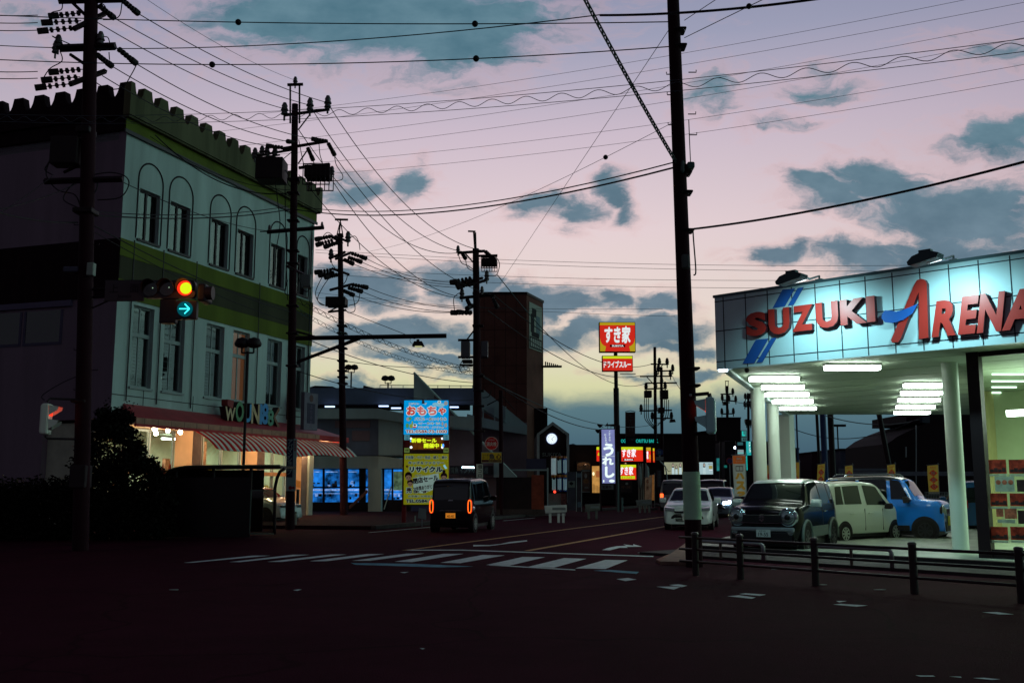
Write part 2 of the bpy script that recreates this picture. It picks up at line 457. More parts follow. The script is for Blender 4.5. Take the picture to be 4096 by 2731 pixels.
# ------------------------------------------------------------------ ground, roads, markings
def flat(poly, z): return [(p[0], p[1], z) for p in poly]
g = MB(); g.add([(-900, -60, 0), (900, -60, 0), (900, 1500, 0), (-900, 1500, 0)], [(0, 1, 2, 3)])
tag(g.build('ground', M_ASPH2), kind='structure')
RA = R(21.3); RD = Vector((math.sin(RA), math.cos(RA), 0)); RN = Vector((math.cos(RA), -math.sin(RA), 0))
lp = gp(1520, 2214)                               # a point on the left yellow line
def rp(s, t, z=0.0):                              # s metres right of the left yellow line, t metres along the road
    q = Vector((lp.x, lp.y, 0)) + RN * s + RD * t; return (q.x, q.y, z)
road = MB()
road.add([rp(-6.2, -2.0, .004), rp(6.1, -6.0, .004), rp(6.1, 420, .004), rp(-6.2, 420, .004)], [(0, 1, 2, 3)])
road.add([(-60, -40, .004), (60, -40, .004), (60, -18, .004), (4.9, 15.4, .004), rp(6.1, -6.0, .004), rp(-6.2, -2.0, .004), (-60, 24, .004)], [tuple(range(7))])
road_o = tag(road.build('road', M_ASPH), kind='structure')
ZM = 0.009
def mark(name, quads, m, z=ZM):
    b = MB()
    for q in quads:
        pts = [gp(px, py, z) for px, py in q]
        b.add([(p.x, p.y, z) for p in pts], [tuple(range(len(pts)))])
    o = b.build(name, m, road_o); return o
def zz(pts, ox=600, oy=2000, k=0.8929): return [(ox + x * k, oy + y * k) for x, y in pts]
for q in ([(150, 279), (185, 279), (540, 247), (460, 247)], [(355, 276), (405, 276), (715, 243), (640, 243)], [(525, 275), (590, 275), (880, 242), (810, 242)],
          [(715, 272), (790, 272), (1050, 240), (970, 240)], [(905, 270), (985, 270), (1230, 238), (1150, 238)], [(1095, 274), (1175, 276), (1405, 239), (1315, 239)],
          [(1300, 279), (1390, 281), (1590, 246), (1490, 244)], [(1505, 289), (1610, 292), (1770, 254), (1670, 253)], [(1690, 298), (1810, 301), (1955, 261), (1855, 258)],
          [(1905, 304), (2040, 307), (2140, 268), (2040, 266)]):
    mark('crosswalk_stripe', [zz(q)], M_WHITE)
mark('stop_line', [zz([(1150, 221), (1150, 224.5), (1400, 224.5), (2255, 253), (2255, 249), (1400, 220.5)])], M_WHITE)
mark('edge_line', [zz([(1520, 287), (1520, 291), (1905, 313), (1905, 309)])], M_WHITE)
mark('worn_blue_strip', [zz([(900, 280), (920, 288), (1300, 300), (1450, 296), (1200, 284)]), zz([(1985, 314), (2180, 329), (2190, 320), (2060, 311)])], M_BLUE)
mark('turn_arrow', [zz([(2025, 222), (2060, 223.5), (2105, 212), (2140, 212), (2135, 208), (2205, 207), (2165, 196), (2165, 202), (2120, 197), (2135, 203), (2090, 205), (2050, 213)])], M_WHITE)
mark('straight_arrow', [zz([(1448, 199), (1448, 206), (1520, 204), (1600, 194), (1690, 183), (1688, 178), (1610, 186), (1570, 195), (1520, 200)])], M_WHITE)
yl = MB()
yl.add([rp(-.075, 1.2, ZM), rp(.075, 1.2, ZM), rp(.075, 130, ZM), rp(-.075, 130, ZM)], [(0, 1, 2, 3)])
yl.build('lane_line', M_YEL, road_o)
a0, a1 = gp(2109, 2203), gp(2663, 2105); dd = (a1 - a0).normalized(); nn = Vector((dd.y, -dd.x, 0)) * .09
yl = MB(); b1 = a0 + dd * 110
yl.add([(a0 - nn)[:2] + (ZM,), (a0 + nn)[:2] + (ZM,), (b1 + nn)[:2] + (ZM,), (b1 - nn)[:2] + (ZM,)], [(0, 1, 2, 3)])
yl.build('lane_line', M_YEL, road_o)
wl = MB(); wl.add([rp(-5.4, 9, ZM), rp(-5.28, 9, ZM), rp(-5.28, 14, ZM), rp(-5.4, 14, ZM)], [(0, 1, 2, 3)])
wl.add([rp(-5.4, 21, ZM), rp(-5.28, 21, ZM), rp(-5.28, 25, ZM), rp(-5.4, 25, ZM)], [(0, 1, 2, 3)])
wl.build('edge_line', M_WHITE, road_o)
def z4(pts): return zz(pts, 2600, 2000, .636)
mark('worn_dash', [z4([(40, 542), (150, 560), (190, 545), (150, 541)]), z4([(120, 531), (200, 545), (235, 536), (180, 527)])], M_WHITE)
mark('worn_dash', [z4([(485, 602), (640, 618), (665, 610), (560, 596)]), z4([(560, 588), (690, 600), (730, 592), (600, 583)])], M_WHITE)
mark('worn_dash', [z4([(1150, 654), (1300, 668), (1370, 660), (1200, 650)]), z4([(1170, 632), (1190, 640), (1240, 632)])], M_WHITE)
mark('worn_dash', [z4([(2090, 703), (2200, 717), (2290, 716), (2180, 701)])], M_WHITE)
mark('worn_dash', [z4([(1670, 1099), (1700, 1107), (1795, 1107), (1780, 1100)]), z4([(1880, 1106), (1960, 1114), (1955, 1107)]), z4([(2030, 1116), (2150, 1128), (2205, 1124), (2100, 1114)])], M_WHITE)
mark('worn_dash', [zz([(640, 402), (660, 404), (680, 399), (665, 398)]), zz([(1120, 322), (1140, 325), (1160, 320)]), zz([(2090, 352), (2130, 361), (2180, 354), (2140, 347)]), zz([(1208, 661), (1222, 667), (1232, 662)])], M_WHITE)

# raised pavement on the near left, in front of the shelter, and along the far left kerb
pv = MB(); pv.slab([rp(-40, 6.0)[:2], rp(-6.4, 11)[:2], rp(-6.4, 30)[:2], rp(-40, 30)[:2]], 0, .13)
pvo = tag(pv.build('pavement', M_PAVE, bevel=.02), kind='structure')
kb = MB(); kb.slab([rp(-6.4, 11)[:2], rp(-6.2, 11)[:2], rp(-6.2, 30)[:2], rp(-6.4, 30)[:2]], 0, .15); kb.slab([rp(-6.4, 36)[:2], rp(-6.2, 36)[:2], rp(-6.2, 140)[:2], rp(-6.4, 140)[:2]], 0, .15)
tag(kb.build('kerb', M_KERB, bevel=.02), kind='structure')

# ------------------------------------------------------------------ the left corner building
BLD = Fr((-14.1, 36.5), R(90 - 18.6))
LU0, LU1 = -0.78, 13.1
M_WALL = mat('painted_plaster', (0.47, 0.575, 0.56), 0.8, spec=0.2, var=0.26, scale=0.7, streak=True, bump=0.15)
M_GREEN = mat('olive_band_paint', (0.115, 0.145, 0.016), 0.8, spec=0.2, var=0.25, scale=0.8, streak=True)
M_BROWN = mat('brown_band_paint', (0.050, 0.048, 0.026), 0.8, spec=0.2, var=0.3, scale=0.8, streak=True)
M_PARA = mat('parapet_render', (0.115, 0.112, 0.062), 0.85, spec=0.15, var=0.4, scale=1.2, streak=True)
M_FRAME = mat('window_frame_dark', (0.03, 0.02, 0.026), 0.5)
M_FRAMEL = mat('window_frame_pale', (0.30, 0.36, 0.36), 0.5)
M_PEACH = mat('peach_render', (0.72, 0.42, 0.24), 0.8, spec=0.2, var=0.12, scale=1.0)
M_OCHRE = mat('ochre_stripe', (0.50, 0.22, 0.06), 0.8, spec=0.2, var=0.15)
M_RED = mat('red_roof_metal', (0.40, 0.035, 0.045), 0.5, spec=0.4, var=0.2, scale=2)
M_TILE = mat('canopy_edge_tile', (0.42, 0.20, 0.13), 0.6, var=0.25, scale=3)
M_DARKIN = mat('dark_interior', (0.02, 0.014, 0.018), 0.9)
bld = BLD.thing('shop_building', 'tall pale corner shop building with green bands, scalloped parapet and striped awning', 'building')
def holed(mb, u0, u1, z0, z1, holes, y0, y1, m=0):
    us = sorted({u0, u1, *[h[0] for h in holes], *[h[1] for h in holes]}); us = [u for u in us if u0 <= u <= u1]
    zs = sorted({z0, z1, *[h[2] for h in holes], *[h[3] for h in holes]}); zs = [z for z in zs if z0 <= z <= z1]
    for i in range(len(us) - 1):
        for j in range(len(zs) - 1):
            cu, cz = (us[i] + us[i + 1]) / 2, (zs[j] + zs[j + 1]) / 2
            if any(h[0] < cu < h[1] and h[2] < cz < h[3] for h in holes): continue
            mb.box(us[i], us[i + 1], y0, y1, zs[j], zs[j + 1], m)
WX = [(555, 638, 863), (679, 762, 906), (842, 915, 972), (947, 1014, 1016), (1081, 1139, 1064), (1193, 1225, 1102)]
wins = []
for a, b, py in WX:
    u0, u1 = BLD.u(a, 0, py), BLD.u(b, 0, py)
    wins.append((u0, min(u1, u0 + 1.25) if u1 - u0 > 1.1 else u0 + 1.2))
wins[-1] = (wins[-1][0] - .1, wins[-1][0] + .85)
ZU0, ZU1, ZL0, ZL1 = 10.72, 12.68, 5.16, 8.2
holes = [(a, b, ZU0, ZU1) for a, b in wins] + [(a, b, ZL0, ZL1) for a, b in wins]
wm = MB(); holed(wm, LU0, LU1, 3.9, 14.75, holes, 0, .32)
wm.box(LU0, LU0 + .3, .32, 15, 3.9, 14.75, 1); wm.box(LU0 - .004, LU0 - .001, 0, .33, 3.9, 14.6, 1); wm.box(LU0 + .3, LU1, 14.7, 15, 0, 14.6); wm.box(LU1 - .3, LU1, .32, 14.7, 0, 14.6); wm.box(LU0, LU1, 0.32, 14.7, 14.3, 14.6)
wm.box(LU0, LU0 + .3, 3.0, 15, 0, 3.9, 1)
wm.build('wall', [M_WALL, mat('end_wall_shaded', (.24, .18, .23), .85, spec=.1, var=.2, scale=.6, streak=True)], bld)  # second colour is the plaster darkened for the shaded end wall
im = MB(); im.box(LU0 + .3, LU1 - .3, 2.2, 2.4, 4.0, 14.2); im.box(LU0 + .31, LU1 - .31, .33, 2.2, 9.3, 9.4); im.box(LU0 + .31, LU1 - .31, .33, 2.2, 4.0, 4.2)
im.build('interior', M_DARKIN, bld)
# bands
bm_ = MB(); bm_.box(LU0 - .12, LU1 + .1, -.06, -.002, 14.62, 15.15); bm_.build('upper_green_band', M_GREEN, bld)
M_ENDB = mat('end_band_shaded', (.018, .007, .011), .85, spec=.1, var=.3, streak=True)  # end-face shade put into one dark colour for bands and parapet
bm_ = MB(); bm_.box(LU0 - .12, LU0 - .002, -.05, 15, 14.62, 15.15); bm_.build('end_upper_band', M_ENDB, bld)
for nm, z0, z1, mt, d in (('green_band', 9.88, 10.52, M_GREEN, .05), ('brown_band', 9.02, 9.87, M_BROWN, .04), ('green_band', 8.34, 9.01, M_GREEN, .05)):
    q = MB(); q.box(LU0 - d, LU1, -d, -.002, z0, z1); q.build(nm, mt, bld)
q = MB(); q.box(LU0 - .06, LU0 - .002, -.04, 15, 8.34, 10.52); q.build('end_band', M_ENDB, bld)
# parapet with scalloped merlons: front and end faces
def scallop(L, z0, zt, n, depth, tw):
    p = L / n; pts = [(0, z0)]
    for i in range(n):
        c = i * p
        pts += [(c, zt), (c + p * tw / 2, zt)] if i == 0 else [(c + p * tw / 2, zt)]
        a0, a1 = c + p * tw / 2, c + p * (1 - tw / 2)
        for k in range(1, 8):
            t = k / 8.0; pts.append((a0 + (a1 - a0) * t, zt - depth * math.sin(math.pi * t) ** 0.6))
        pts.append((a1, zt))
    pts += [(L, zt), (L, z0)]
    return pts
Lp = LU1 - LU0 + .45
pm = MB(); pm.prism([(x + LU0 - .25, z) for x, z in scallop(Lp, 15.15, 16.42, 15, .52, .44)], -.3, 0.0)
pm.box(LU0 - .2, LU1 + .15, -.24, .1, 15.08, 15.16)
vs0 = [(x, z) for x, z in scallop(13, 15.15, 16.42, 13, .55, .44)]
tmp = MB(); tmp.prism(vs0, 0, .3)
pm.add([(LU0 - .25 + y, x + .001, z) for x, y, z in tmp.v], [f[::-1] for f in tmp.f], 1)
pm.build('parapet', [M_PARA, M_ENDB], bld)  # end face takes the shade-darkened colour
cs = MB(); cs.box(LU0 - .2, LU1 + .1, -.12, -.061, 14.5, 14.64); cs.build('cornice', M_FRAME, bld)
# windows: upper row dark frames under arched mouldings, lower row pale frames with a transom
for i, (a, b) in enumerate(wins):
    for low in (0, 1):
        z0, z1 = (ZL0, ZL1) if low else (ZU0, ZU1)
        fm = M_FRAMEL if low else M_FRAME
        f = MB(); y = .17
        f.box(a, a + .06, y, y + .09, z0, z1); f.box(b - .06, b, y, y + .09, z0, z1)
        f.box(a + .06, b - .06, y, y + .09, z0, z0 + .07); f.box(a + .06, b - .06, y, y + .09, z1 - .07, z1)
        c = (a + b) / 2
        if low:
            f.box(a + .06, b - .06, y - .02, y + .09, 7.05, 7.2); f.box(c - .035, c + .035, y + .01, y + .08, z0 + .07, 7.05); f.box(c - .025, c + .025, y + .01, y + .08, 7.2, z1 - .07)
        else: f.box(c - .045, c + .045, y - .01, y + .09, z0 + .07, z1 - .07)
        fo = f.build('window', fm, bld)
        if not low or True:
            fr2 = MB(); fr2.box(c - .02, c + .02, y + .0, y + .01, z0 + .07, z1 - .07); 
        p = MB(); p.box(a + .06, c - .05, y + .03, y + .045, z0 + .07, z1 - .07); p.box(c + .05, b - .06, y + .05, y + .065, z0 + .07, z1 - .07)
        p.build('pane', (mat('glow_pane_glass', (.02, .02, .02), .1, spec=.8, emit=(.45, .17, .06), es=.14) if low and i == 3 else glass_mat('upper_glass', (.75, .8, .8), 1.0, .02, 1.0, 1.75)), fo)  # fourth lower pane: orange glow put into the glass itself
        s = MB(); s.box(a - .06, b + .06, -.07, .165, z0 - .09, z0 - .005); s.build('sill', M_FRAMEL if low else M_FRAME, fo)
        if not low:
            r = (b - a) / 2 + .12; zc = 13.05
            pts = [(c - r, -.01, z0)] + [(c - r, -.01, zc)] + [(c - r * math.cos(math.pi * k / 14), -.01, zc + r * 1.02 * math.sin(math.pi * k / 14)) for k in range(1, 14)] + [(c + r, -.01, zc), (c + r, -.01, z0)]
            t = MB(); t.tube(pts, .035, 4); t.build('arch_moulding', M_FRAME, bld)
# some blinds behind the panes
bl = MB()
for i, (a, b) in enumerate(wins):
    for k in range(14):
        z = ZL0 + .3 + k * .13
        if rnd.random() < .8: bl.box(a + .1, b - .1, .5, .52, z, z + .05)
bl.build('blind', mat('blind_slats', (.16, .18, .19), .8), bld)
M_CURT = mat('curtain_cloth', (.26, .27, .26), .9, var=.3, scale=6)
for i, (a, b, z0, z1) in enumerate(((0, .42, ZU0, ZU1), (1, .3, ZU0, ZU1), (2, .55, ZU0, ZU1), (4, .35, ZU0, ZU1), (0, .5, ZL0, 7.0), (2, .38, ZL0, 7.0), (1, .6, 7.2, ZL1))):
    wa, wb = wins[a]; q = MB(); rows = [[(wa + .08 + (wb - wa) * b * s / 12, .46 + .03 * math.sin(s * 2.2), z) for s in range(13)] for z in (z0 + .1, z1 - .1)]; q.grid(rows); o = q.build('curtain', M_CURT, bld, smooth=True)
# vertical joint lines and pipes on the facade
jl = MB()
for u in (wins[0][0] - .22, wins[1][1] + .5, wins[3][1] + .55, wins[4][1] + .5, wins[0][1] + .3): jl.box(u, u + .03, -.068, -.03, 4.6, 10.6)
jl.box(LU0, LU1, -.015, -.002, 4.78, 4.81)
for u in (.9, 3.9, 6.8, 9.4, 11.8): jl.box(u, u + .02, -.015, -.002, 4.5, 5.1)
jl.tube([(wins[5][1] + .25, -.05, 14.4), (wins[5][1] + .25, -.05, 8.0), (wins[5][1] + .25, -.05, 4.4)], .03, 5)
jl.build('drainpipe', M_FRAME, bld)
# end wall details: ledge and band of windows
em = MB(); x0 = LU0 - .03
em.box(LU0 - .12, LU0 - .002, 2.0, 15, 8.1, 8.32)
em.build('ledge', mat('ledge_violet', (.13, .11, .19), .7), bld)
for k in range(5):
    y = 2.4 + k * 1.9
    f = MB(); f.box(x0, LU0 - .001, y, y + .1, 6.7, 8.0); f.box(x0, LU0 - .001, y + 1.7, y + 1.8, 6.7, 8.0); f.box(x0, LU0 - .001, y + .1, y + 1.7, 6.7, 6.8)
    fo = f.build('window', mat('end_frame', (.08, .07, .13), .6), bld)
    p = MB(); p.box(LU0 - .012, LU0 - .004, y + .1, y + 1.7, 6.8, 8.0); p.build('pane', M_GLASSD, fo)
# rounded tank house on the roof, far left
tk = MB(); tk.prism([(LU0 + 1, 14.6)] + [(LU0 + 2.5 - 1.5 * math.cos(math.pi * k / 10), 16.3 + .9 * math.sin(math.pi * k / 10)) for k in range(11)] + [(LU0 + 4, 14.6)], 9, 14)
tk.build('roof_room', M_PARA, bld)
# ---- ground floor shop front: recessed window wall, peach pillars, canopy and striped awning
CZ = 3.92                                                # canopy edge
pil = [(4.05, 4.62), (8.72, 9.32), (12.55, 13.1)]
for a, b in pil:
    p = MB(); p.box(a, b, .02, .86, .12, 3.88); o = p.build('pillar', M_PEACH, bld)
    q = MB(); q.add([(a - .004, .03, 1.75), (a - .004, .85, 1.95), (a - .004, .85, 1.62), (a - .004, .03, 1.42)], [(0, 1, 2, 3)]); q.build('painted_stripe', M_OCHRE, o)
    q = MB(); q.box(a + .0, b, .012, .019, .12, 3.88); q.build('pillar_front', mat('pillar_front_shaded', (.24, .18, .16), .8, var=.2), o)  # front face coloured darker for the unlit side under the awning
wcol = MB(); wcol.box(13.1, 13.5, -.1, .3, .12, 3.3); wcol.build('corner_column', mat('corner_column_paint', (.42, .52, .48), .7, var=.1), bld)
sill = MB()
for a, b in ((-.4, 4.05), (4.62, 8.72), (9.32, 12.55)):
    sill.box(a, b, .88, 1.05, .12, 1.0)
sill.build('shop_front_base', mat('shop_base_dark', (.07, .04, .04), .7, var=.3), bld)
M_SHOPIN = mat('shop_interior', (.52, .55, .42), .8, var=.2, scale=1.5)
si = MB(); si.box(-.4, 12.9, 4.6, 4.75, .12, 3.8); si.box(-.4, 12.9, 1.1, 4.6, 3.7, 3.8); si.box(-.4, 12.9, 1.1, 4.6, .05, .12); si.box(12.75, 12.9, 1.1, 4.6, .12, 3.7); si.box(-.5, -.4, .88, 4.6, .12, 3.8)
si.build('shop_interior', M_SHOPIN, bld)
M_TUBE_IN = glow_mat('shop_tube', (.86, 1.0, .90), 9.0)
for u in (.2, 1.3, 2.4, 5.6, 7.0, 10.2, 11.4):
    l = MB(); l.box(u, u + .75, 2.6, 2.75, 3.48, 3.56); l.build('ceiling_light', M_TUBE_IN, bld)
M_SHOPGL = glass_mat('shop_glass', (.92, .95, .9), .9)
M_WOODR = mat('shop_rail', (.50, .27, .14), .6, var=.2)
for a, b in ((-.35, 4.05), (4.62, 8.72), (9.32, 12.55)):
    n = 3; f = MB()
    for k in range(n + 1):
        u = a + (b - a - .07) * k / n; f.box(u, u + .07, .9, 1.0, 1.0, 3.7)
        if 0 < k < n: f.box(u - .1, u - .06, .92, .98, 1.0, 3.7)
    f.box(a, b, .9, 1.0, 1.0, 1.06); f.box(a, b, .9, 1.0, 3.62, 3.7)
    fo = f.build('window', M_FRAMEL, bld)
    q = MB(); q.box(a, b, .84, .898, 1.98, 2.16); q.build('window_rail', M_WOODR, fo)
    p = MB(); p.box(a + .02, b - .02, .945, .95, 1.06, 3.62); p.build('pane', M_SHOPGL, fo)
for u in (1.5, 6.5, 11.0):
    ld = bpy.data.lights.new('shop_lamp', 'AREA'); ld.energy = 70; ld.color = (.92, 1, .80); ld.size = 1.5
    lo = bpy.data.objects.new('shop_lamp', ld); COL.objects.link(lo); lo.parent = bld; lo.location = (u, 2.6, 3.4)
# posters and goods in the windows
gc = [(.75, .2, .08), (.1, .5, .12), (.08, .25, .4), (.7, .5, .1), (.6, .6, .55), (.2, .6, .3), (.75, .35, .25)]
gm = [mat('goods_%d' % i, c, .6, var=.45, scale=9) for i, c in enumerate(gc)]
gd = MB()
for k in range(46):
    u = rnd.uniform(-.2, 12.3); z = rnd.choice([1.06, 1.06, 1.5, 2.2]); h = rnd.uniform(.2, .55); wd = rnd.uniform(.15, .5); y = rnd.uniform(1.12, 1.7)
    gd.box(u, u + wd, y, y + .15, z if z < 1.2 else z, z + h, rnd.randrange(len(gm)))
gd.build('window_goods', gm, bld)
pt = MB(); pt.box(4.75, 6.3, .955, .962, 2.35, 3.4); pt.build('window_poster', mat('poster_red_white', (.62, .30, .22), .7, var=.75, scale=4), bld)
pt = MB(); pt.box(9.55, 10.6, .955, .962, 2.25, 3.3); pt.build('window_poster', mat('poster_blue', (.06, .20, .26), .7, var=.8, scale=5), bld)
# canopy roof: sloped red sheet, tiled edge, soffit
CY = -1.05
cu0, cu1 = -.75, 15.1
cr = MB(); cr.add([(cu0 + .6, -.002, 4.5), (cu1 - 1.9, -.002, 4.42), (cu1, CY, CZ), (cu0, CY, CZ), (cu0 + .6, -.002, 4.3), (cu1 - 1.9, -.002, 4.3), (cu1, CY, CZ - .06), (cu0, CY, CZ - .06), (cu1, 2.5, CZ), (cu1 - 1.9, 2.5, 4.42), (cu1, 2.5, CZ - .06)],
                  [(0, 3, 2, 1), (4, 5, 6, 7), (3, 7, 6, 2), (0, 4, 7, 3), (1, 2, 8, 9), (2, 6, 10, 8)])
cr.build('canopy_roof', M_RED, bld)
ct = MB(); ct.box(cu0 - .02, 12.2, CY - .07, CY - .005, CZ - .20, CZ + .01)
cto = ct.build('canopy_edge', M_TILE, bld)
cj = MB()
for k in range(17): cj.box(cu0 + .4 + k * .76, cu0 + .415 + k * .76, CY - .074, CY - .069, CZ - .2, CZ)
cj.build('edge_joint', M_FRAME, cto)
ct = MB(); ct.box(12.2, cu1 + .02, CY - .06, CY - .005, CZ - .26, CZ - .005); ct.box(cu1 + .005, cu1 + .06, CY - .06, 2.5, CZ - .26, CZ - .005); ct.box(-.75, 12.2, CY - .05, CY + .05, CZ - .30, CZ - .202)
ct.build('canopy_trim', mat('canopy_trim_red', (.50, .03, .035), .6, var=.15), bld)
so = MB(); so.box(cu0 + .2, cu1 - .1, CY + .06, .86, CZ - .2, CZ - .14); so.build('canopy_soffit', mat('soffit_cream', (.6, .42, .28), .8), bld)
# striped awning: 41 curved cloth stripes, red and white, hanging out from the canopy edge
M_AWR = mat('awning_red', (.72, .022, .03), .8, var=.15); M_AWW = mat('awning_white', (.84, .90, .86), .8, var=.1)
for m_, c_ in ((M_AWR, (.72, .03, .03, 1)), (M_AWW, (.84, .86, .78, 1))):      # thin cloth lets the bulbs behind it through
    t_ = m_.node_tree; tl_n = t_.nodes.new('ShaderNodeBsdfTranslucent'); tl_n.inputs[0].default_value = c_; mx_ = t_.nodes.new('ShaderNodeMixShader'); mx_.inputs[0].default_value = .28
    t_.links.new(t_.nodes['Principled BSDF'].outputs[0], mx_.inputs[1]); t_.links.new(tl_n.outputs[0], mx_.inputs[2]); t_.links.new(mx_.outputs[0], t_.nodes['Material Output'].inputs[0])
aw = MB(); na = 58; au0, au1 = 2.7, 14.3
def awp(u, t):
    sag = 0.05 * math.sin(u * 1.3) + .06 * math.sin(u * .45 + 1)
    y = CY - .02 - .95 * t - .08 * math.sin(math.pi * t); z = CZ - .30 - .62 * t - .10 * t * t + sag * t
    return (u + .06 * t * math.sin(u * 3.1), y, z)
for i in range(na):
    ua, ub = au0 + (au1 - au0) * i / na, au0 + (au1 - au0) * (i + 1) / na
    rows = [[awp(u, t / 6) for u in (ua, (ua + ub) / 2, ub)] for t in range(7)]
    aw.grid(rows, i % 2)
o = aw.build('awning', [M_AWR, M_AWW], bld, smooth=True); sd = o.modifiers.new('cloth', 'SOLIDIFY'); sd.thickness = .012
# bare bulbs under the canopy
M_BULB = glow_mat('bulb_glow', (1.0, .86, .58), 40.0)
for px, py in ((618, 1716), (624, 1733), (671, 1722), (721, 1728)):
    y = -.5 if px != 624 else .3
    u, z = BLD.p(px, py, y)
    lb = MB(); lb.ball((u, y, z), .085, 0, 10, 8); lb.lathe([(.045, .06), (.045, .2)], 8, (u, y, z)); o = lb.build('light_bulb', M_BULB, bld, smooth=True)
for u in (5.4, 7.7, 10.3, 12.2):
    lb = MB(); lb.ball((u, -.35, 3.55), .06, 0, 10, 8); lb.build('light_bulb', M_BULB, bld, smooth=True)
for u, pw in ((.8, 55), (2.6, 55), (5.8, 50), (7.6, 60), (10.2, 60), (12.6, 60), (14.4, 40)):
    ld = bpy.data.lights.new('canopy_lamp', 'POINT'); ld.energy = pw * .8; ld.color = (1, .68, .36); ld.shadow_soft_size = .09
    lo = bpy.data.objects.new('canopy_lamp', ld); COL.objects.link(lo); lo.parent = bld; lo.location = (u, -.25, 3.3)
# free-standing fun letters along the canopy
LM = [mat('letter_%d' % i, c, .6, var=.2) for i, c in enumerate([(.62, .46, .28), (.12, .30, .15), (.07, .36, .70), (.62, .45, .25), (.07, .30, .66), (.10, .30, .20), (.26, .12, .07)])]
M_LSIDE = mat('letter_side', (.04, .012, .02), .6)
def letter(px0, px1, py0, py1, ch, mt, y=-.5):
    u0, z1 = BLD.p(px0, py0, y); u1, z0 = BLD.p(px1, py1, y)
    z0 = max(z0, 3.98)
    b = MB(); b.text(ch, (u0 + u1) / 2, (z0 + z1) / 2, 1.0, y, .3, width=abs(u1 - u0), height=z1 - z0, bold=.035)
    n0 = len(b.f)
    b.m = [0 if abs((Vector(b.v[f[1]]) - Vector(b.v[f[0]])).cross(Vector(b.v[f[2]]) - Vector(b.v[f[1]])).normalized().y + 1) < .05 else 1 for f in b.f]
    b.build('sign_letter', [mt, M_LSIDE], bld)
z3 = lambda x, y: (860 + x * .1956, 1560 + y * .1956)
for (x0, y0, x1, y1, ch, k) in ((150, 330, 350, 640, 'W', 0), (370, 220, 520, 660, 'O', 1), (545, 270, 680, 670, 'U', 2), (690, 270, 850, 700, 'N', 3),
                               (855, 280, 900, 700, 'I', 4), (905, 265, 1030, 710, '8', 4), (1020, 395, 1140, 740, '8', 5), (1150, 340, 1260, 790, 'く', 6)):
    a = z3(x0, y0); b = z3(x1, y1); letter(a[0], b[0], a[1], b[1], ch, LM[k])
u0, z1 = BLD.p(*z3(180, 190), -.5); u1, z0 = BLD.p(*z3(300, 330), -.5)
cp = MB(); cp.prism([(u0, z0), (u0 - .02, z1), (u1, z1 - .02), (u1 - .05, z0 - .1)], -.7, -.4); cp.build('sign_letter', mat('letter_cap_red', (.28, .03, .03), .6), bld)
# vertical signboard hung near the far end of the facade
u0, z1 = BLD.p(1207, 1566, -.9); u1, z0 = BLD.p(1262, 1722, -.9)
vb = MB(); vb.box(u0 + .1, u0 + 1.35, -1.0, -.82, z0, z1); vo = vb.build('hanging_sign', mat('sign_violet_grey', (.14, .12, .17), .6, var=.2), bld)
q = MB(); q.box(u0 + .38, u0 + 1.08, -1.012, -1.001, z0 + .30, z1 - .50); q.build('sign_panel', mat('sign_navy', (.02, .012, .05), .6), vo)
q = MB()
for k, ch in enumerate('よりみち'): q.text(ch, u0 + .73, z1 - .66 - k * .25, .24, -1.016)
qa = MB(); qa.text('→', u0 + .73, z0 + .15, .3, -1.006); qa.build('sign_arrow', mat('sign_letters_violet', (.12, .08, .16), .6), vo)
q.build('sign_lettering', mat('sign_letters_violet', (.12, .08, .16), .6), vo)
q = MB(); q.disc(u0 + .73, z1 - .26, .17, -1.01, -1.001, 12); q.build('sign_emblem', mat('emblem_maroon', (.10, .03, .03), .6), vo)
# plinth and step at the far end
st = MB(); st.box(-.5, 16.2, -1.6, 4.5, 0, .12); st.build('step', M_KERB, bld)

# ------------------------------------------------------------------ things around the shop: mascot-free standees, plants
q = BLD.w(3.2, -1.2); 
sd = thing('shop_standee', 'yellow cut-out signboard with a dark swirl beside the shop pillar', 'sign', BLD.w(4.2, -.7), BLD.a)
b = MB(); b.prism([(-.32, .2), (-.35, .9), (-.22, 1.5), (-.1, 1.95), (.1, 2.0), (.24, 1.7), (.34, 1.0), (.3, .2)], -.04, .04); b.box(-.25, .25, -.2, .2, 0, .06); b.box(-.03, .03, -.02, .02, .06, .3)
b.build('board', mat('standee_yellow', (.42, .26, .04), .6), sd)
b = MB(); b.tube([(-.15, -.05, .5), (.1, -.05, .65), (.18, -.05, .95), (-.08, -.05, 1.1), (-.12, -.05, 1.35), (.1, -.05, 1.45), (.12, -.05, 1.7)], .03, 5); b.build('painted_swirl', M_BLACK, sd)
pf = BLD.w(1.0, -1.1)
fl = thing('flag_bundle', 'bundle of orange and red feather flags glowing beside the dark hedge', 'flag', pf, BLD.a)
for k, (c, x) in enumerate((((.62, .07, .02), .15), ((.58, .10, .03), -.12), ((.30, .22, .03), -.32), ((.5, .06, .02), .38))):
    b = MB(); t = .25 * x
    b.prism([(x, .9), (x - .16, 1.2), (x - .14, 1.9), (x + t, 2.35), (x + .16, 1.9), (x + .14, 1.2)], -.03 + k * .06, -.015 + k * .06)
    b.tube([(x * .4, -.02 + k * .06, 0), (x, -.02 + k * .06, 2.0)], .012, 5); b.build('flag', mat('flag_%d' % k, c, .8, var=.3, scale=6), fl)
b = MB(); b.lathe([(.28, 0), (.3, .08), (.12, .1), (.1, .2)], 12); b.build('flag_base', M_KERB, fl)

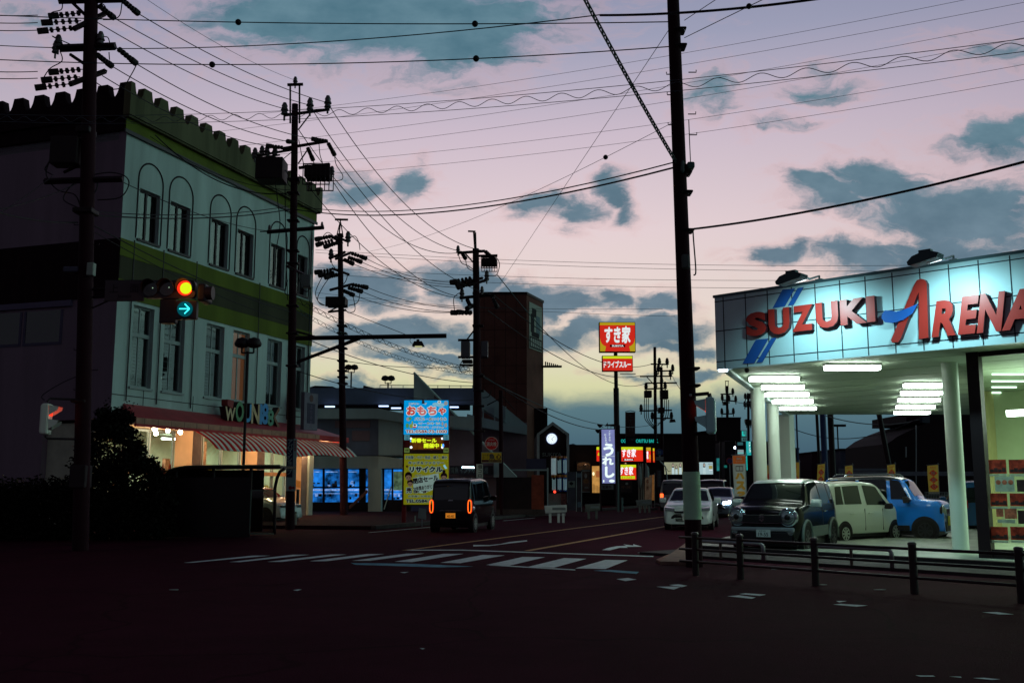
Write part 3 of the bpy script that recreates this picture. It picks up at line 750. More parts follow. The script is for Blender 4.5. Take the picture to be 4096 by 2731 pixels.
# ------------------------------------------------------------------ the car showroom on the right
A_ = Vector((4.776, 23.2, 0)); DANG = R(-43.0)
DF = Fr((A_.x, A_.y), DANG)
CE = 4.28                                             # ceiling height
M_FASC = mat('fascia_panel', (.64, .80, .83), 0.4, spec=0.4, var=0.05, scale=0.6)
M_JOINT = mat('panel_joint', (.02, .03, .045), .6)
M_CEIL = mat('canopy_ceiling', (.42, .50, .38), .7, spec=.3, var=.05, scale=.7)
M_COLW = mat('column_paint', (.70, .78, .68), .35, spec=.5, var=.06, scale=.8, streak=True)
M_FLOOR = mat('forecourt_concrete', (.24, .27, .22), .5, spec=.3, var=.3, scale=1.2, bump=.15)
M_LETR = mat('sign_red', (.52, .03, .02), .4, spec=.4)
M_LETB = mat('sign_blue', (.02, .13, .50), .4, spec=.4)
M_LETS = mat('sign_letter_edge', (.10, .02, .03), .5)
dl = thing('showroom_building', 'bright car showroom with a wide white fascia over a lit canopy on columns', 'building', DF.o, DF.a)
LD = lambda v: ((Vector((v[0], v[1], 0)) - DF.o).dot(DF.x), (Vector((v[0], v[1], 0)) - DF.o).dot(DF.y))   # world xy to local
z3f = lambda x, y: (2800 + x * .551, 950 + y * .551)
FZ0, FZ1 = CE + .0, 5.92
sdl = (-.385, .923)                                   # side edge direction in local axes
fl_ = LD((10.6, 39.0)); fr_ = LD((34, 39.0)); br_ = LD((32, 8))
cp = MB(); cp.slab([(.2, .2), (16, .2), br_, fr_, fl_], CE, CE + .12); cp.build('canopy_ceiling', M_CEIL, dl)
sm = MB()
for k in range(1, 12):                                # soffit sheet seams
    y = 1.6 * k; sm.box(-.36 * y + .5, 15, y, y + .02, CE - .004, CE - .001)
sm.build('ceiling_seams', mat('ceiling_seam', (.16, .17, .12), .8), dl)
fa = MB(); fa.box(0, 16, 0, .18, FZ0 - .06, FZ1)
us = [DF.u(2800 + x * .551, 0, 1330) for x in (175, 337, 498, 677, 848, 1030, 1217, 1416, 1620, 1833, 2053, 2287)]
us += [us[-1] + 1.02 * k for k in range(1, 6)]
for u in us: fa.box(u - .012, u + .012, -.003, 0.0, FZ0 - .05, FZ1 - .01, 1)
for z in (FZ0 + .12, (FZ0 + FZ1) / 2 + .02, FZ1 - .1): fa.box(0, 16, -.0045, -.0031, z - .011, z + .011, 1)
# return of the fascia along the side of the canopy
n_ = Vector((sdl[1], -sdl[0])) * .18
P0 = Vector((0, .181)); P1 = Vector((sdl[0] * 17.2, sdl[1] * 17.2))
fa.slab([tuple(P0), tuple(P1), tuple(P1 + n_), (.19, .181)], FZ0 - .06, FZ1)
fa.build('fascia', [M_FASC, M_JOINT], dl)
cap = MB(); cap.box(-.03, 16, -.03, .2, FZ1 + .001, FZ1 + .06); cap.build('fascia_capping', mat('capping', (.10, .16, .18), .5), dl)
def fbox(x0, y0, x1, y1): 
    u0, z1 = DF.p(*z3f(x0, y0)); u1, z0 = DF.p(*z3f(x1, y1)); return u0, u1, z0, z1
def sidemat(b):
    out = []
    for f in b.f:
        nrm = (Vector(b.v[f[1]]) - Vector(b.v[f[0]])).cross(Vector(b.v[f[2]]) - Vector(b.v[f[1]]))
        out.append(0 if nrm.length and abs(nrm.normalized().y) > .95 else 1)
    b.m = out; return b
def fletter(ch, x0, y0, x1, y1, bold=.05, shear=0.0, slope=True):
    u0, zt = DF.p(*z3f(x0, (y0 + y1) / 2)); u1, zb = DF.p(*z3f(x1, (y0 + y1) / 2))
    um = (x0 + x1) / 2
    zt = DF.p(*z3f(um, y0))[1]; zb = DF.p(*z3f(um, y1))[1]
    b = MB(); b.text(ch, (u0 + u1) / 2, (zt + zb) / 2, 1.0, -.07, .12, width=u1 - u0, height=zt - zb, bold=bold, shear=shear)
    sidemat(b).build('sign_letter', [M_LETR, M_LETS], dl)
for ch, x0, y0, x1, y1 in (('S', 355, 545, 502, 718), ('U', 518, 518, 670, 706), ('Z', 688, 496, 840, 682), ('U', 860, 472, 1022, 660), ('K', 1036, 448, 1226, 634), ('I', 1226, 430, 1288, 618)):
    fletter(ch, x0, y0, x1, y1, .055 if ch != 'I' else .05)
def fpoly(pts, m, y0=-.13, y1=-.002, nm='sign_letter'):
    b = MB(); b.prism([DF.p(*z3f(x, y)) for x, y in pts], y0, y1); sidemat(b).build(nm, [m, M_LETS], dl)
fpoly([(1405, 748), (1572, 350), (1592, 316), (1622, 306), (1648, 312), (1664, 340), (1676, 732), (1606, 742), (1606, 405), (1592, 430), (1476, 738), (1455, 764), (1412, 766)], M_LETR)
fpoly([(1345, 562), (1368, 536), (1402, 538), (1450, 545), (1520, 524), (1606, 488), (1568, 556), (1500, 604), (1420, 628), (1366, 620), (1342, 594)], M_LETB, -.17, -.131, 'sign_swoosh')
fletter('R', 1690, 462, 1866, 722, .045, .25); fletter('E', 1880, 430, 2050, 704, .045, .25); fletter('N', 2016, 406, 2240, 690, .045, .25); fletter('A', 2196, 384, 2430, 672, .045, .25)
for pts in ([(602, 378), (692, 371), (617, 500), (530, 514)], [(712, 367), (755, 361), (682, 490), (640, 497)], [(408, 742), (500, 733), (396, 912), (312, 915)], [(520, 731), (558, 727), (455, 905), (412, 908)]):
    fpoly(pts, M_LETB, -.02, -.005, 'sign_slash')
# floodlights on arms
def floodlight(px, py, bx, by, aim_u, e):
    ub, zb = DF.p(*z3f(bx, by)); zb = FZ1 + .06; y = -1.5
    uh, zh = DF.p(*z3f(px, py), y)
    b = MB(); b.tube([(ub, .05, zb), (ub, .05, zb + .1), (ub + (uh - ub) * .35, y * .35, zh + .16), (uh + .08, y + .1, zh + .12)], .022, 6); b.box(ub - .08, ub + .08, 0, .12, zb, zb + .03)
    ao = b.build('floodlight_arm', M_GALV, dl)
    b = MB(); b.prism([(-.30, -.10), (-.26, -.11), (.24, -.02), (.27, .06), (.05, .14), (-.22, .06), (-.32, -.04)], -.15, .15)
    b.box(-.12, .1, -.07, .07, .12, .17)
    o = b.build('floodlight_head', mat('floodlight_shell', (.06, .10, .11), .5), ao); o.location = (uh, y, zh)
    b = MB(); b.add([(-.26, .152, -.09), (.22, .152, -.02), (.22, .152, .04), (-.24, .152, .03)], [(0, 3, 2, 1)])
    l = b.build('floodlight_lens', glow_mat('flood_lens', (.75, .95, 1.0), 6.0), ao); l.location = (uh, y, zh - .012)
    ld = bpy.data.lights.new('floodlight', 'SPOT'); ld.energy = e; ld.color = (.44, .90, .96); ld.spot_size = R(140); ld.spot_blend = 1.0; ld.shadow_soft_size = .12
    lo = bpy.data.objects.new('floodlight_beam', ld); COL.objects.link(lo); lo.parent = dl; lo.location = (uh, y + .12, zh - .18)
    d = Vector((aim_u - uh, -y + .3, 3.9 - zh)); lo.rotation_euler = d.to_track_quat('-Z', 'Y').to_euler()
floodlight(672, 300, 860, 322, DF.p(*z3f(960, 560))[0], 225)
floodlight(1645, 155, 1835, 168, DF.p(*z3f(1960, 430))[0], 225)
u9 = us[-1]
# strip fluorescent lights under the canopy
M_TUBE = glow_mat('fluorescent_tube', (.84, 1.0, .88), 21)
M_FIX = mat('light_fitting', (.7, .7, .66), .5)
for k, (x0, x1, y) in enumerate(((357, 720, 1035), (447, 757, 1094), (473, 790, 1147), (525, 820, 1196), (578, 845, 1246), (1480, 1757, 1082), (1460, 1757, 1136), (1440, 1742, 1186), (1425, 1703, 1236), (1410, 1670, 1277), (903, 1308, 955))):
    a = gp(*z3f(x0, y), CE - .13); b_ = gp(*z3f(x1, y), CE - .13)
    a.z = b_.z = 0; c = (a + b_) / 2; lx, ly = LD(c); hl = (b_ - a).length / 2; rz = math.atan2(b_.y - a.y, b_.x - a.x) - DANG
    b = MB(); b.box(-hl, hl, -.13, .13, CE - .055, CE - .005); o = b.build('ceiling_light', M_FIX, dl); o.location = (lx, ly, 0); o.rotation_euler.z = rz
    b = MB()
    for s in (-.07, .07): b.box(-hl + .03, hl - .03, s - .05, s + .05, CE - .15, CE - .056)
    b.build('tube', M_TUBE, o)
# columns
def column(px, py, r, base=True):
    q = gp(px, py, CE); lx, ly = LD(q)
    b = MB(); b.lathe([(r, .0), (r, CE)], 32, (lx, ly, 0)); o = b.build('column', M_COLW, dl, smooth=True, auto=40)
    if base:
        b = MB(); b.lathe([(r + .05, 0), (r + .05, .05), (r + .004, .06)], 32, (lx, ly, 0)); b.build('column_base', M_KERB, o)
column(3029, 1551, .19); column(3089, 1607, .19); column(3797, 1451, .175)
q = gp(3141, 1659, CE); lx, ly = LD(q); b = MB(); b.box(lx - .26, lx + .26, ly - .2, ly + .2, 0, CE); b.build('column', M_COLW, dl)
# showroom glass box
GM = LD(gp(3946, 2251)); GX, GY = GM
M_MULL = mat('mullion_dark', (.02, .009, .011), .5)
M_FRW = mat('door_frame_pale', (.42, .47, .38), .45)
b = MB(); b.box(GX - .12, GX + .12, GY - .06, GY + .18, 0, CE); b.build('corner_mullion', M_MULL, dl)
b = MB()
b.box(GX + .12, 16, GY, GY + .1, 0, .28); b.box(GX + .12, 16, GY, GY + .1, CE - .1, CE - .005)
for k in range(1, 4): b.box(GX + 2.6 * k, GX + 2.6 * k + .1, GY, GY + .1, .28, CE - .1)
b.build('shop_window_frame', M_MULL, dl)
b = MB(); b.box(GX + .12, 15.9, GY + .045, GY + .052, .28, CE - .1); b.build('shop_window', glass_mat('clear_glass', (.93, .97, .93), .9), dl)
# side glazing running back from the corner
SD = Vector((math.sin(R(20.5)), math.cos(R(20.5)), 0)); sx_, sy_ = SD.dot(DF.x), SD.dot(DF.y)
def sidebox(mb, t0, t1, z0, z1, th=.07, off=0.0):
    p = [(GX + sx_ * t0, GY + .18 + sy_ * t0), (GX + sx_ * t1, GY + .18 + sy_ * t1)]
    n = (sy_ * th, -sx_ * th); o = (sy_ * off, -sx_ * off)
    mb.slab([(p[0][0] + o[0], p[0][1] + o[1]), (p[1][0] + o[0], p[1][1] + o[1]), (p[1][0] + n[0] + o[0], p[1][1] + n[1] + o[1]), (p[0][0] + n[0] + o[0], p[0][1] + n[1] + o[1])], z0, z1)
b = MB(); sidebox(b, .25, .62, 0, CE - .01, .12); sidebox(b, 2.05, 2.2, 0, CE - .01, .1)
b.build('side_frame', M_FRW, dl)
b = MB(); sidebox(b, .66, 2.03, .1, CE - .05, .02, .04); b.build('side_window', glass_mat('side_glass', (.85, .92, .9), 1.0, .01, 1.0, 1.6), dl)
b = MB(); sidebox(b, 2.22, 2.32, 0, CE - .01, .1); b.build('side_jamb', M_MULL, dl)
# interior
M_INW = mat('showroom_wall', (.40, .47, .30), .8, var=.15, scale=.7); M_INY = mat('showroom_pier', (.50, .46, .22), .8, var=.08)
BD = GY + 9.6; BX = DF.u(3893, BD, 1800)
b = MB(); b.box(BX, 18, BD, BD + .2, 0, CE - .01)
b.slab([(GX + sx_ * 2.4, GY + 2.45), (GX + sx_ * 2.4 + .12, GY + 2.4), (BX + .12, BD), (BX, BD)], 0, CE - .01)
b.build('showroom_wall', M_INW, dl)
b = MB(); b.box(DF.u(3925, BD - .5), DF.u(3972, BD - .5), BD - .5, BD - .002, .05, CE - .01); b.build('showroom_pier', M_INY, dl)
b = MB(); b.slab([(GX + .1, GY + .06), (16, GY + .06), (16, BD), (BX + .2, BD), (GX + sx_ * 2.4 + .2, GY + 2.5)], .02, .05); b.build('showroom_floor', mat('showroom_floor', (.40, .38, .16), .3, spec=.5, var=.1), dl)
M_STRIP = glow_mat('tube_reflection', (.72, 1.0, .80), 2.2)  # reflections of the canopy tubes, put in as glowing strips
for x0, x1, y in ((3968, 4300, 1495), (3966, 4300, 1523), (3967, 4066, 1547), (3968, 4020, 1569)):
    pa, pb = LD(gp(x0, y, CE - .03)), LD(gp(x1, y, CE - .03)); b = MB(); b.tube([(pa[0], pa[1], CE - .04), (pb[0], pb[1], CE - .04)], .025, 6); b.build('reflection_strip', M_STRIP, dl)
a = DF.p(4030, 1650, GY + 4.2)
b = MB(); b.box(a[0], a[0] + 2.4, GY + 4.1, GY + 4.3, a[1] - .09, a[1] + .05); b.build('hanging_light', M_TUBE, dl)
for xx, e in ((1.8, 260), (4.8, 280)):
    ld = bpy.data.lights.new('showroom_lamp', 'AREA'); ld.energy = e; ld.color = (.80, 1.0, .78); ld.size = 2.0; ld.shape = 'RECTANGLE'; ld.size_y = 3.0
    lo = bpy.data.objects.new('showroom_lamp', ld); COL.objects.link(lo); lo.parent = dl; lo.location = (GX + xx - 1.0, GY + 4.6, CE - .15)
# price posters stuck inside the front glass
MPR = mat('poster_red', (.48, .05, .02), .7, var=.75, scale=7); MPW = mat('poster_pale', (.55, .60, .42), .7, var=.25, scale=9)
MPO = mat('poster_orange', (.62, .18, .09), .7, var=.6, scale=9); MPD = mat('poster_dark', (.06, .03, .025), .7, var=.5, scale=7)
def poster(x0, y0, x1, y1, m):
    u0, z1 = DF.p(x0, y0, GY + .04); u1, z0 = DF.p(x1, y1, GY + .04)
    b = MB(); b.box(u0, u1, GY + .036, GY + .042, z0, z1); return b.build('poster', m, dl), (u0, u1, z0, z1)
for x0, y0, x1, y1, m in ((3954, 1838, 4027, 1893, MPR), (4034, 1838, 4108, 1893, MPR), (4114, 1838, 4186, 1893, MPR), (3978, 1905, 4060, 1966, MPW), (4066, 1918, 4140, 1966, MPD), (3960, 1972, 4031, 2024, MPR), (4038, 1972, 4110, 2024, MPR),
                          (3984, 2033, 4015, 2066, MPO), (4017, 2033, 4069, 2074, MPO), (3990, 2076, 4062, 2092, MPW), (4070, 2040, 4130, 2095, MPD), (3963, 2105, 4034, 2160, MPR), (4041, 2105, 4112, 2160, MPR)):
    o, (u0, u1, z0, z1) = poster(x0, y0, x1, y1, m)
    if m is MPW and y1 - y0 > 40:
        for k in range(3):
            c = u0 + (u1 - u0) * (.18 + .32 * k); w_ = (u1 - u0) * .13
            q = MB(); q.disc(c, z1 - (z1 - z0) * .38, w_, GY + .03, GY + .035, 12); q.build('printed_roundel', MPO, o)
    if m is MPR:
        q = MB()
        for k in range(4): 
            c = u0 + (u1 - u0) * (.15 + .23 * k); q.box(c - .03, c + .04, GY + .031, GY + .035, z0 + .03, z0 + .03 + (z1 - z0) * (.2 + .1 * (k % 2)))
        q.build('printed_cars', MPD, o)
        q = MB(); q.box(u0, u1, GY + .031, GY + .035, z0 - .05, z0 - .012); q.build('poster_strip', MPW, o)
# small downlight on the corner of the canopy and a camera
b = MB(); b.ball((.45, .6, CE - .06), .06); b.build('security_camera', M_PLAS, dl)
b = MB(); b.box(.05, .2, -.0, .16, CE - .1, CE - .062); b.build('corner_light', glow_mat('corner_lamp', (.7, .85, 1.0), 14), dl)
q_ = gp(3902, 1360 + 300, 2.6)
# forecourt floor and its kerb
fc = MB(); e0 = Vector((gp(3269, 2228).x, gp(3269, 2228).y, 0)); e1 = Vector((gp(4096, 2276).x, gp(4096, 2276).y, 0)); ed = (e1 - e0).normalized(); en = Vector((-ed.y, ed.x, 0))
ca = e0 - ed * 3.2; cb = e1 + ed * 8
fpts = [(ca.x, ca.y), (cb.x, cb.y), (40, 14), (40, 46), (13.5, 46), (ca.x + .4, ca.y + 1.6)]
fc.slab(fpts, 0.0, .10)
tag(fc.build('forecourt', M_FLOOR), kind='structure')
wk = MB(); q0, q1 = ca - en * .02, cb - en * .02; wk.slab([tuple((q0)[:2]), tuple((q1)[:2]), tuple((q1 - en * .22)[:2]), tuple((q0 - en * .22)[:2])], 0, .13)
tag(wk.build('forecourt_kerb', mat('kerb_dark', (.02, .011, .013), .85, var=.3)), kind='structure')
sw = MB(); s0, s1 = ca - en * .26, cb - en * .26
sw.slab([tuple((s0)[:2]), tuple((s1)[:2]), tuple((s1 - en * 2.0)[:2]), tuple((s0 - en * 1.9)[:2])], 0, .06)
tag(sw.build('sidewalk', mat('sidewalk_asphalt', (.05, .038, .04), .85, var=.4, scale=1.5, bump=.3)), kind='structure')
# corner paving with red tactile strip by the big pole
pts = [gp(2640, 2258), gp(2770, 2262), gp(2800, 2150), gp(2755, 2172)]
cpv = MB(); cpv.slab([(p.x, p.y) for p in pts], 0, .07); cpo = tag(cpv.build('corner_pavement', mat('corner_paving', (.22, .13, .10), .85, var=.3, scale=4)), kind='structure')
tp = MB(); pp = [gp(2625, 2232, .075), gp(2640, 2240, .075), gp(2756, 2192, .075), gp(2755, 2178, .075)]
tp.slab([(p.x, p.y) for p in pp], .0, .055); tp.build('tactile_strip', mat('tactile_red', (.25, .10, .07), .85, var=.4, scale=6), cpo)

# ------------------------------------------------------------------ pedestrian fence along the corner
FF = Fr((3.14, 17.9), R(-49.5)); M_FEN = mat('fence_brown', (.024, .009, .012), .45, spec=.4, var=.2)
M_CAP = mat('fence_cap', (.10, .09, .09), .3, metal=.5)
fe = FF.thing('guard_fence', 'dark brown three-rail pedestrian fence curving round the showroom corner', 'fence')
fu = [FF.u(px, 0, 2220) for px in (2781, 2960, 3258, 3650)]; fu += [fu[-1] + 1.5, fu[-1] + 3.0, fu[-1] + 4.5]; fu = [fu[0]] + fu[1:]
for i, u in enumerate(fu):
    b = MB(); b.lathe([(.057, 0), (.057, .70)], 16, (u, 0, 0)); o = b.build('post', M_FEN, fe, smooth=True, auto=40)
    b = MB(); b.lathe([(.064, .70), (.064, .722), (.045, .738), (1e-4, .744)], 16, (u, 0, 0)); b.build('post_cap', M_CAP, o, smooth=True, auto=50)
for z in (.64, .44, .23):
    b = MB(); b.tube([(fu[0] - .35, 0, z), (fu[-1], 0, z)], .022, 8); b.build('rail', M_FEN, fe, smooth=True)
# low bent guard pipes on the forecourt edge
def guardpipe(p0, p1, legs, label):
    a, c = gp(*p0, .42), gp(*p1, .42)
    t = thing('guard_pipe', label, 'guard pipe', (a.x, a.y, 0)); d = Vector((c.x - a.x, c.y - a.y, 0)); L = d.length; t.rotation_euler.z = math.atan2(d.y, d.x); t['group'] = 'bent guard pipes on the forecourt edge'
    b = MB(); pts = [(-.06, 0, .1), (-.06, 0, .33)] + [(-.06 + .08 * (1 - math.cos(R(k * 15))), 0, .34 + .08 * math.sin(R(k * 15))) for k in range(1, 7)] + [(L - .08 * (1 - math.sin(R(k * 15))) if False else L - .02 + .08 * math.sin(R(k * 15)), 0, .34 + .08 * math.cos(R(k * 15))) for k in range(0, 7)] + [(L + .06, 0, .1)]
    b.tube(pts, .04, 10); b.build('pipe', mat('guard_pipe_steel', (.34, .36, .38), .35, metal=.7, var=.2), t, smooth=True)
    for f in legs: 
        b = MB(); b.tube([(L * f, 0, .1), (L * f, 0, .40)], .03, 8); b.build('leg', mat('guard_leg', (.12, .08, .07), .6), t)
guardpipe((2800, 2162), (3042, 2176), (.35,), 'steel guard pipe bent down at its end in front of the black car')
guardpipe((3262, 2183), (3552, 2196), (.5,), 'steel guard pipe bent down at its end in front of the white boxy car')

# ------------------------------------------------------------------ cars
M_CARGL = mat('car_glass', (.004, .006, .008), .02, spec=.9)
M_TYRE = mat('tyre_rubber', (.012, .009, .010), .8)
M_ALLOY = mat('rim_silver', (.50, .55, .52), .3, metal=.6)
M_RIMD = mat('rim_dark', (.03, .03, .035), .35, metal=.4)
M_LAMP = mat('headlamp_glass', (.35, .42, .44), .08, metal=.75, spec=.8)
M_CHROME = mat('chrome', (.60, .66, .68), .1, metal=1.0)
M_TAILOFF = mat('tail_lamp_red', (.25, .01, .01), .2, spec=.6)
M_TRIM = mat('car_trim_black', (.012, .010, .012), .45)
M_PLATE = mat('plate_white', (.62, .68, .64), .5); M_PLTXT = mat('plate_green', (.01, .05, .03), .5)
def paint(name, c, rough=.22, coat=.8): return mat(name, c, rough, spec=.4, coat=coat)
def interp(pts, x):
    if x <= pts[0][0]: return pts[0][1]
    for (a, b), (c, d) in zip(pts, pts[1:]):
        if x <= c: return b + (d - b) * (x - a) / (c - a)
    return pts[-1][1]
class Car:
    """body lofted along the car's side profile; x forward, y left, z up"""
    def __init__(s, name, label, L, W, H, prof, belt, wr, zb, wheel_r, axles, loc, heading, body, roofmat=None, rim=None, group=None, crown=.03, endk=.13):
        s.L, s.W, s.H, s.belt, s.wr, s.zb, s.rw, s.crown, s.endk = L, W, H, belt, wr, zb, wheel_r, crown, endk
        s.prof = prof; s.t = thing(name, label, 'car', (loc[0], loc[1], 0), heading, group); s.body = body
        st = []
        for (a, b), (c, d) in zip(prof, prof[1:]):
            n = max(1, int(math.hypot(c - a, d - b) / .07))
            st += [(a + (c - a) * k / n, b + (d - b) * k / n) for k in range(n)]
        st.append(prof[-1]); 
        for _ in range(2): st = [st[0]] + [((st[i - 1][0] + 2 * st[i][0] + st[i + 1][0]) / 4, (st[i - 1][1] + 2 * st[i][1] + st[i + 1][1]) / 4) for i in range(1, len(st) - 1)] + [st[-1]]
        s.st = st
        rows = []
        for x, z in st:
            h = s.section(x, z); ring = [(x, y, zz) for y, zz in h] + [(x, -y, zz) for y, zz in h[::-1][1:]]
            rows.append(ring)
        b = MB(); b.grid(rows, 0)
        k = len(rows[0]); n0 = (len(rows) - 1) * k
        b.f.append(tuple(range(k))); b.m.append(0); b.f.append(tuple(range(n0 + k - 1, n0 - 1, -1))); b.m.append(0)
        b.f += [(i * k, (i + 1) * k, (i + 1) * k + k - 1, i * k + k - 1) for i in range(len(rows) - 1)]; b.m += [0] * (len(rows) - 1)
        me_m = [body]
        if roofmat:
            me_m.append(roofmat)
            for i, f in enumerate(b.f):
                if all(b.v[j][2] > s.H - .13 for j in f): b.m[i] = 1
        s.bo = b.build('body', me_m, s.t, smooth=True, auto=38)
        bm2 = bmesh.new(); bm2.from_mesh(s.bo.data); bmesh.ops.recalc_face_normals(bm2, faces=bm2.faces); bm2.to_mesh(s.bo.data); bm2.free()
        s.bo.data.set_sharp_from_angle(angle=R(38))
        un = MB(); un.box(-L / 2 + .25, L / 2 - .2, -W / 2 + .1, W / 2 - .1, .16, zb + .08); un.build('underbody', M_TRIM, s.t)
        for ax in axles:
            for sd in (1, -1): s.wheel(ax, sd, rim or M_ALLOY)
    def hw(s, x):
        d = max(0, (abs(x) - (s.L / 2 - .5)) / .5); return s.W / 2 * (1 - s.endk * d ** 2.2)
    def ctrl(s, x, top):
        w = s.hw(x); f = max(0.0, min(1.0, (top - s.belt) / (s.H - s.belt)))
        wr = (w - .07) + (min(s.wr, w - .02) - (w - .07)) * f
        z4 = min(s.belt, top - .05); z3 = min(s.belt - .16, z4 - .06); z2 = min(s.zb + .2, z3 - .04); zb = min(s.zb, z2 - .03)
        return [(.8 * w, zb, .03), (w - .03, zb + .02, .03), (w, z2, .05), (w, z3, .05), (w - .03, z4, .025), (wr, top, .05 + .05 * f), (0, top + s.crown, 0)], f
    def section(s, x, top):
        C, f = s.ctrl(x, top); out = [C[0][:2]]
        for i in range(1, len(C) - 1):
            p = Vector(C[i][:2]); a = Vector(C[i - 1][:2]); c = Vector(C[i + 1][:2]); r = C[i][2]
            r0 = min(r, (p - a).length * .45); r1 = min(r, (c - p).length * .45)
            A = p + (a - p).normalized() * r0; B = p + (c - p).normalized() * r1
            for k in range(5):
                t = k / 4; q = A * (1 - t) ** 2 + p * 2 * t * (1 - t) + B * t * t; out.append((q.x, q.y))
        out.append(C[-1][:2]); return out
    def top(s, x): return interp(s.st, x)
    def side(s, x, q, sd):
        C, f = s.ctrl(x, s.top(x)); a, c = Vector(C[4][:2]), Vector(C[5][:2])
        d = (c - a); ln = d.length; p = a + d * q; n = Vector((d.y, -d.x)) / max(ln, 1e-6)
        p += n * .006
        return (x, sd * p.x, p.y)
    def low(s, x, z, sd, off=.006): return (x, sd * (s.hw(x) + off), z)
    def glass(s, sd, x0b, x1b, x0t, x1t, q0=.06, q1=.9, name='side_window', m=None):
        rows = []
        for i in range(7):
            q = q0 + (q1 - q0) * i / 6; k = i / 6
            xa, xb = x0b + (x0t - x0b) * k, x1b + (x1t - x1b) * k
            rows.append([s.side(xa + (xb - xa) * j / 8, q, sd) for j in range(9)])
        b = MB(); b.grid(rows, 0, flip=sd > 0); return b.build(name, m or M_CARGL, s.t, smooth=True)
    def screen(s, x0, x1, name, inset=.10, m=None):
        """pane lying on the sloping top surface between two profile positions"""
        pts = [p for p in s.st if min(x0, x1) <= p[0] <= max(x0, x1)]
        rows = []
        for i, (x, z) in enumerate(pts):
            a = s.st[max(0, s.st.index((x, z)) - 1)]; c = s.st[min(len(s.st) - 1, s.st.index((x, z)) + 1)]
            n = Vector((-(c[1] - a[1]), 0, c[0] - a[0])).normalized() * .008
            C, f = s.ctrl(x, z); w = C[5][0] - inset
            rows.append([(x + n.x, w * t, z + s.crown * (1 - abs(t) * w / C[5][0]) + n.z) for t in (-1, -.6, -.2, .2, .6, 1)])
        b = MB(); b.grid(rows, 0, flip=True); return b.build(name, m or M_CARGL, s.t, smooth=True)
    def wheel(s, ax, sd, rim):
        r = s.rw; y = s.W / 2
        b = MB(); b.lathe([(r * 1.16, -.16), (r * 1.16, .004)], 28, (ax, sd * y, r + .02), 0, 'y')
        if sd < 0:
            b = MB(); b.lathe([(r * 1.16, -.004), (r * 1.16, .16)], 28, (ax, sd * y, r + .02), 0, 'y')
        b.build('wheel_arch', M_TRIM, s.t, smooth=True, auto=30)
        y0, y1 = (y - .18, y + .012) if sd > 0 else (-y - .012, -y + .18)
        b = MB(); m = (y0 + y1) / 2
        b.lathe([(r * .62, y0), (r * .93, y0), (r, y0 + .03), (r, y1 - .03), (r * .93, y1), (r * .62, y1)], 28, (ax, 0, r), 0, 'y')
        o = b.build('wheel', M_TYRE, s.t, smooth=True, auto=30)
        f = y1 if sd > 0 else y0
        b = MB(); e = .006 * sd
        b.lathe([(r * .64, f - .02 * sd), (r * .64, f + e), (r * .57, f + e), (r * .56, f - .03 * sd)] if sd > 0 else [(r * .56, f - .03 * sd), (r * .57, f + e), (r * .64, f + e), (r * .64, f - .02 * sd)], 28, (ax, 0, r), 0, 'y')
        for k in range(8):
            a = 2 * math.pi * k / 8; ca, sa = math.cos(a), math.sin(a)
            p = [(ca * r * .12 - sa * r * .07, sa * r * .12 + ca * r * .07), (ca * r * .58 - sa * r * .1, sa * r * .58 + ca * r * .1), (ca * r * .58 + sa * r * .1, sa * r * .58 - ca * r * .1), (ca * r * .12 + sa * r * .07, sa * r * .12 - ca * r * .07)]
            b.prism([(ax + u, r + v) for u, v in p], min(f + e * .5, f - .02 * sd), max(f + e * .5, f - .02 * sd))
        b.disc(ax, r, r * .16, min(f + e * 1.4, f - .02 * sd), max(f + e * 1.4, f - .02 * sd), 14)
        b.build('rim', rim, o, smooth=False)
    def part(s, name, mb, m, **k): return mb.build(name, m, s.t, **k)
    def mirror(s, x, z, m, sd, sz=1.0):
        b = MB(); y = s.W / 2 - .04
        b.prism([(x - .04 * sz, z), (x + .1 * sz, z + .01), (x + .12 * sz, z + .1 * sz), (x + .05 * sz, z + .17 * sz), (x - .05 * sz, z + .16 * sz)], min(sd * (y + .05), sd * (y + .25 * sz)), max(sd * (y + .05), sd * (y + .25 * sz)))
        b.box(x, x + .06, min(sd * (y - .06), sd * (y + .06)), max(sd * (y - .06), sd * (y + .06)), z + .02, z + .06)
        return b.build('wing_mirror', m, s.t, bevel=.02)
    def line(s, x, z0, z1, sd, name='door_seam'):
        b = MB(); b.box(x - .006, x + .006, min(sd * (s.W / 2 - .01), sd * (s.W / 2 + .003)), max(sd * (s.W / 2 - .01), sd * (s.W / 2 + .003)), z0, z1); return b
def xplate(c, x, y, z, txt, small, w=.33, h=.165, pm=None, tm=None, face=1):
    b = MB(); b.box(x - .008, x + .008, y - w / 2, y + w / 2, z - h / 2, z + h / 2); o = b.build('number_plate', pm or M_PLATE, c.t)
    b = MB(); b.text(txt, 0, -.022, .1, 0, 0, width=w * .7, height=h * .5, bold=.01)
    if small: b.text(small, -.02, .055, .035, 0, 0, width=w * .45)
    n = len(b.v); b.v = [((x + .0095) if face > 0 else (x - .0095), (y + a) if face > 0 else (y - a), z + cc) for a, bb, cc in b.v]
    b.build('plate_lettering', tm or M_PLTXT, o)
HD = lambda dx, dy: math.atan2(dy, dx)

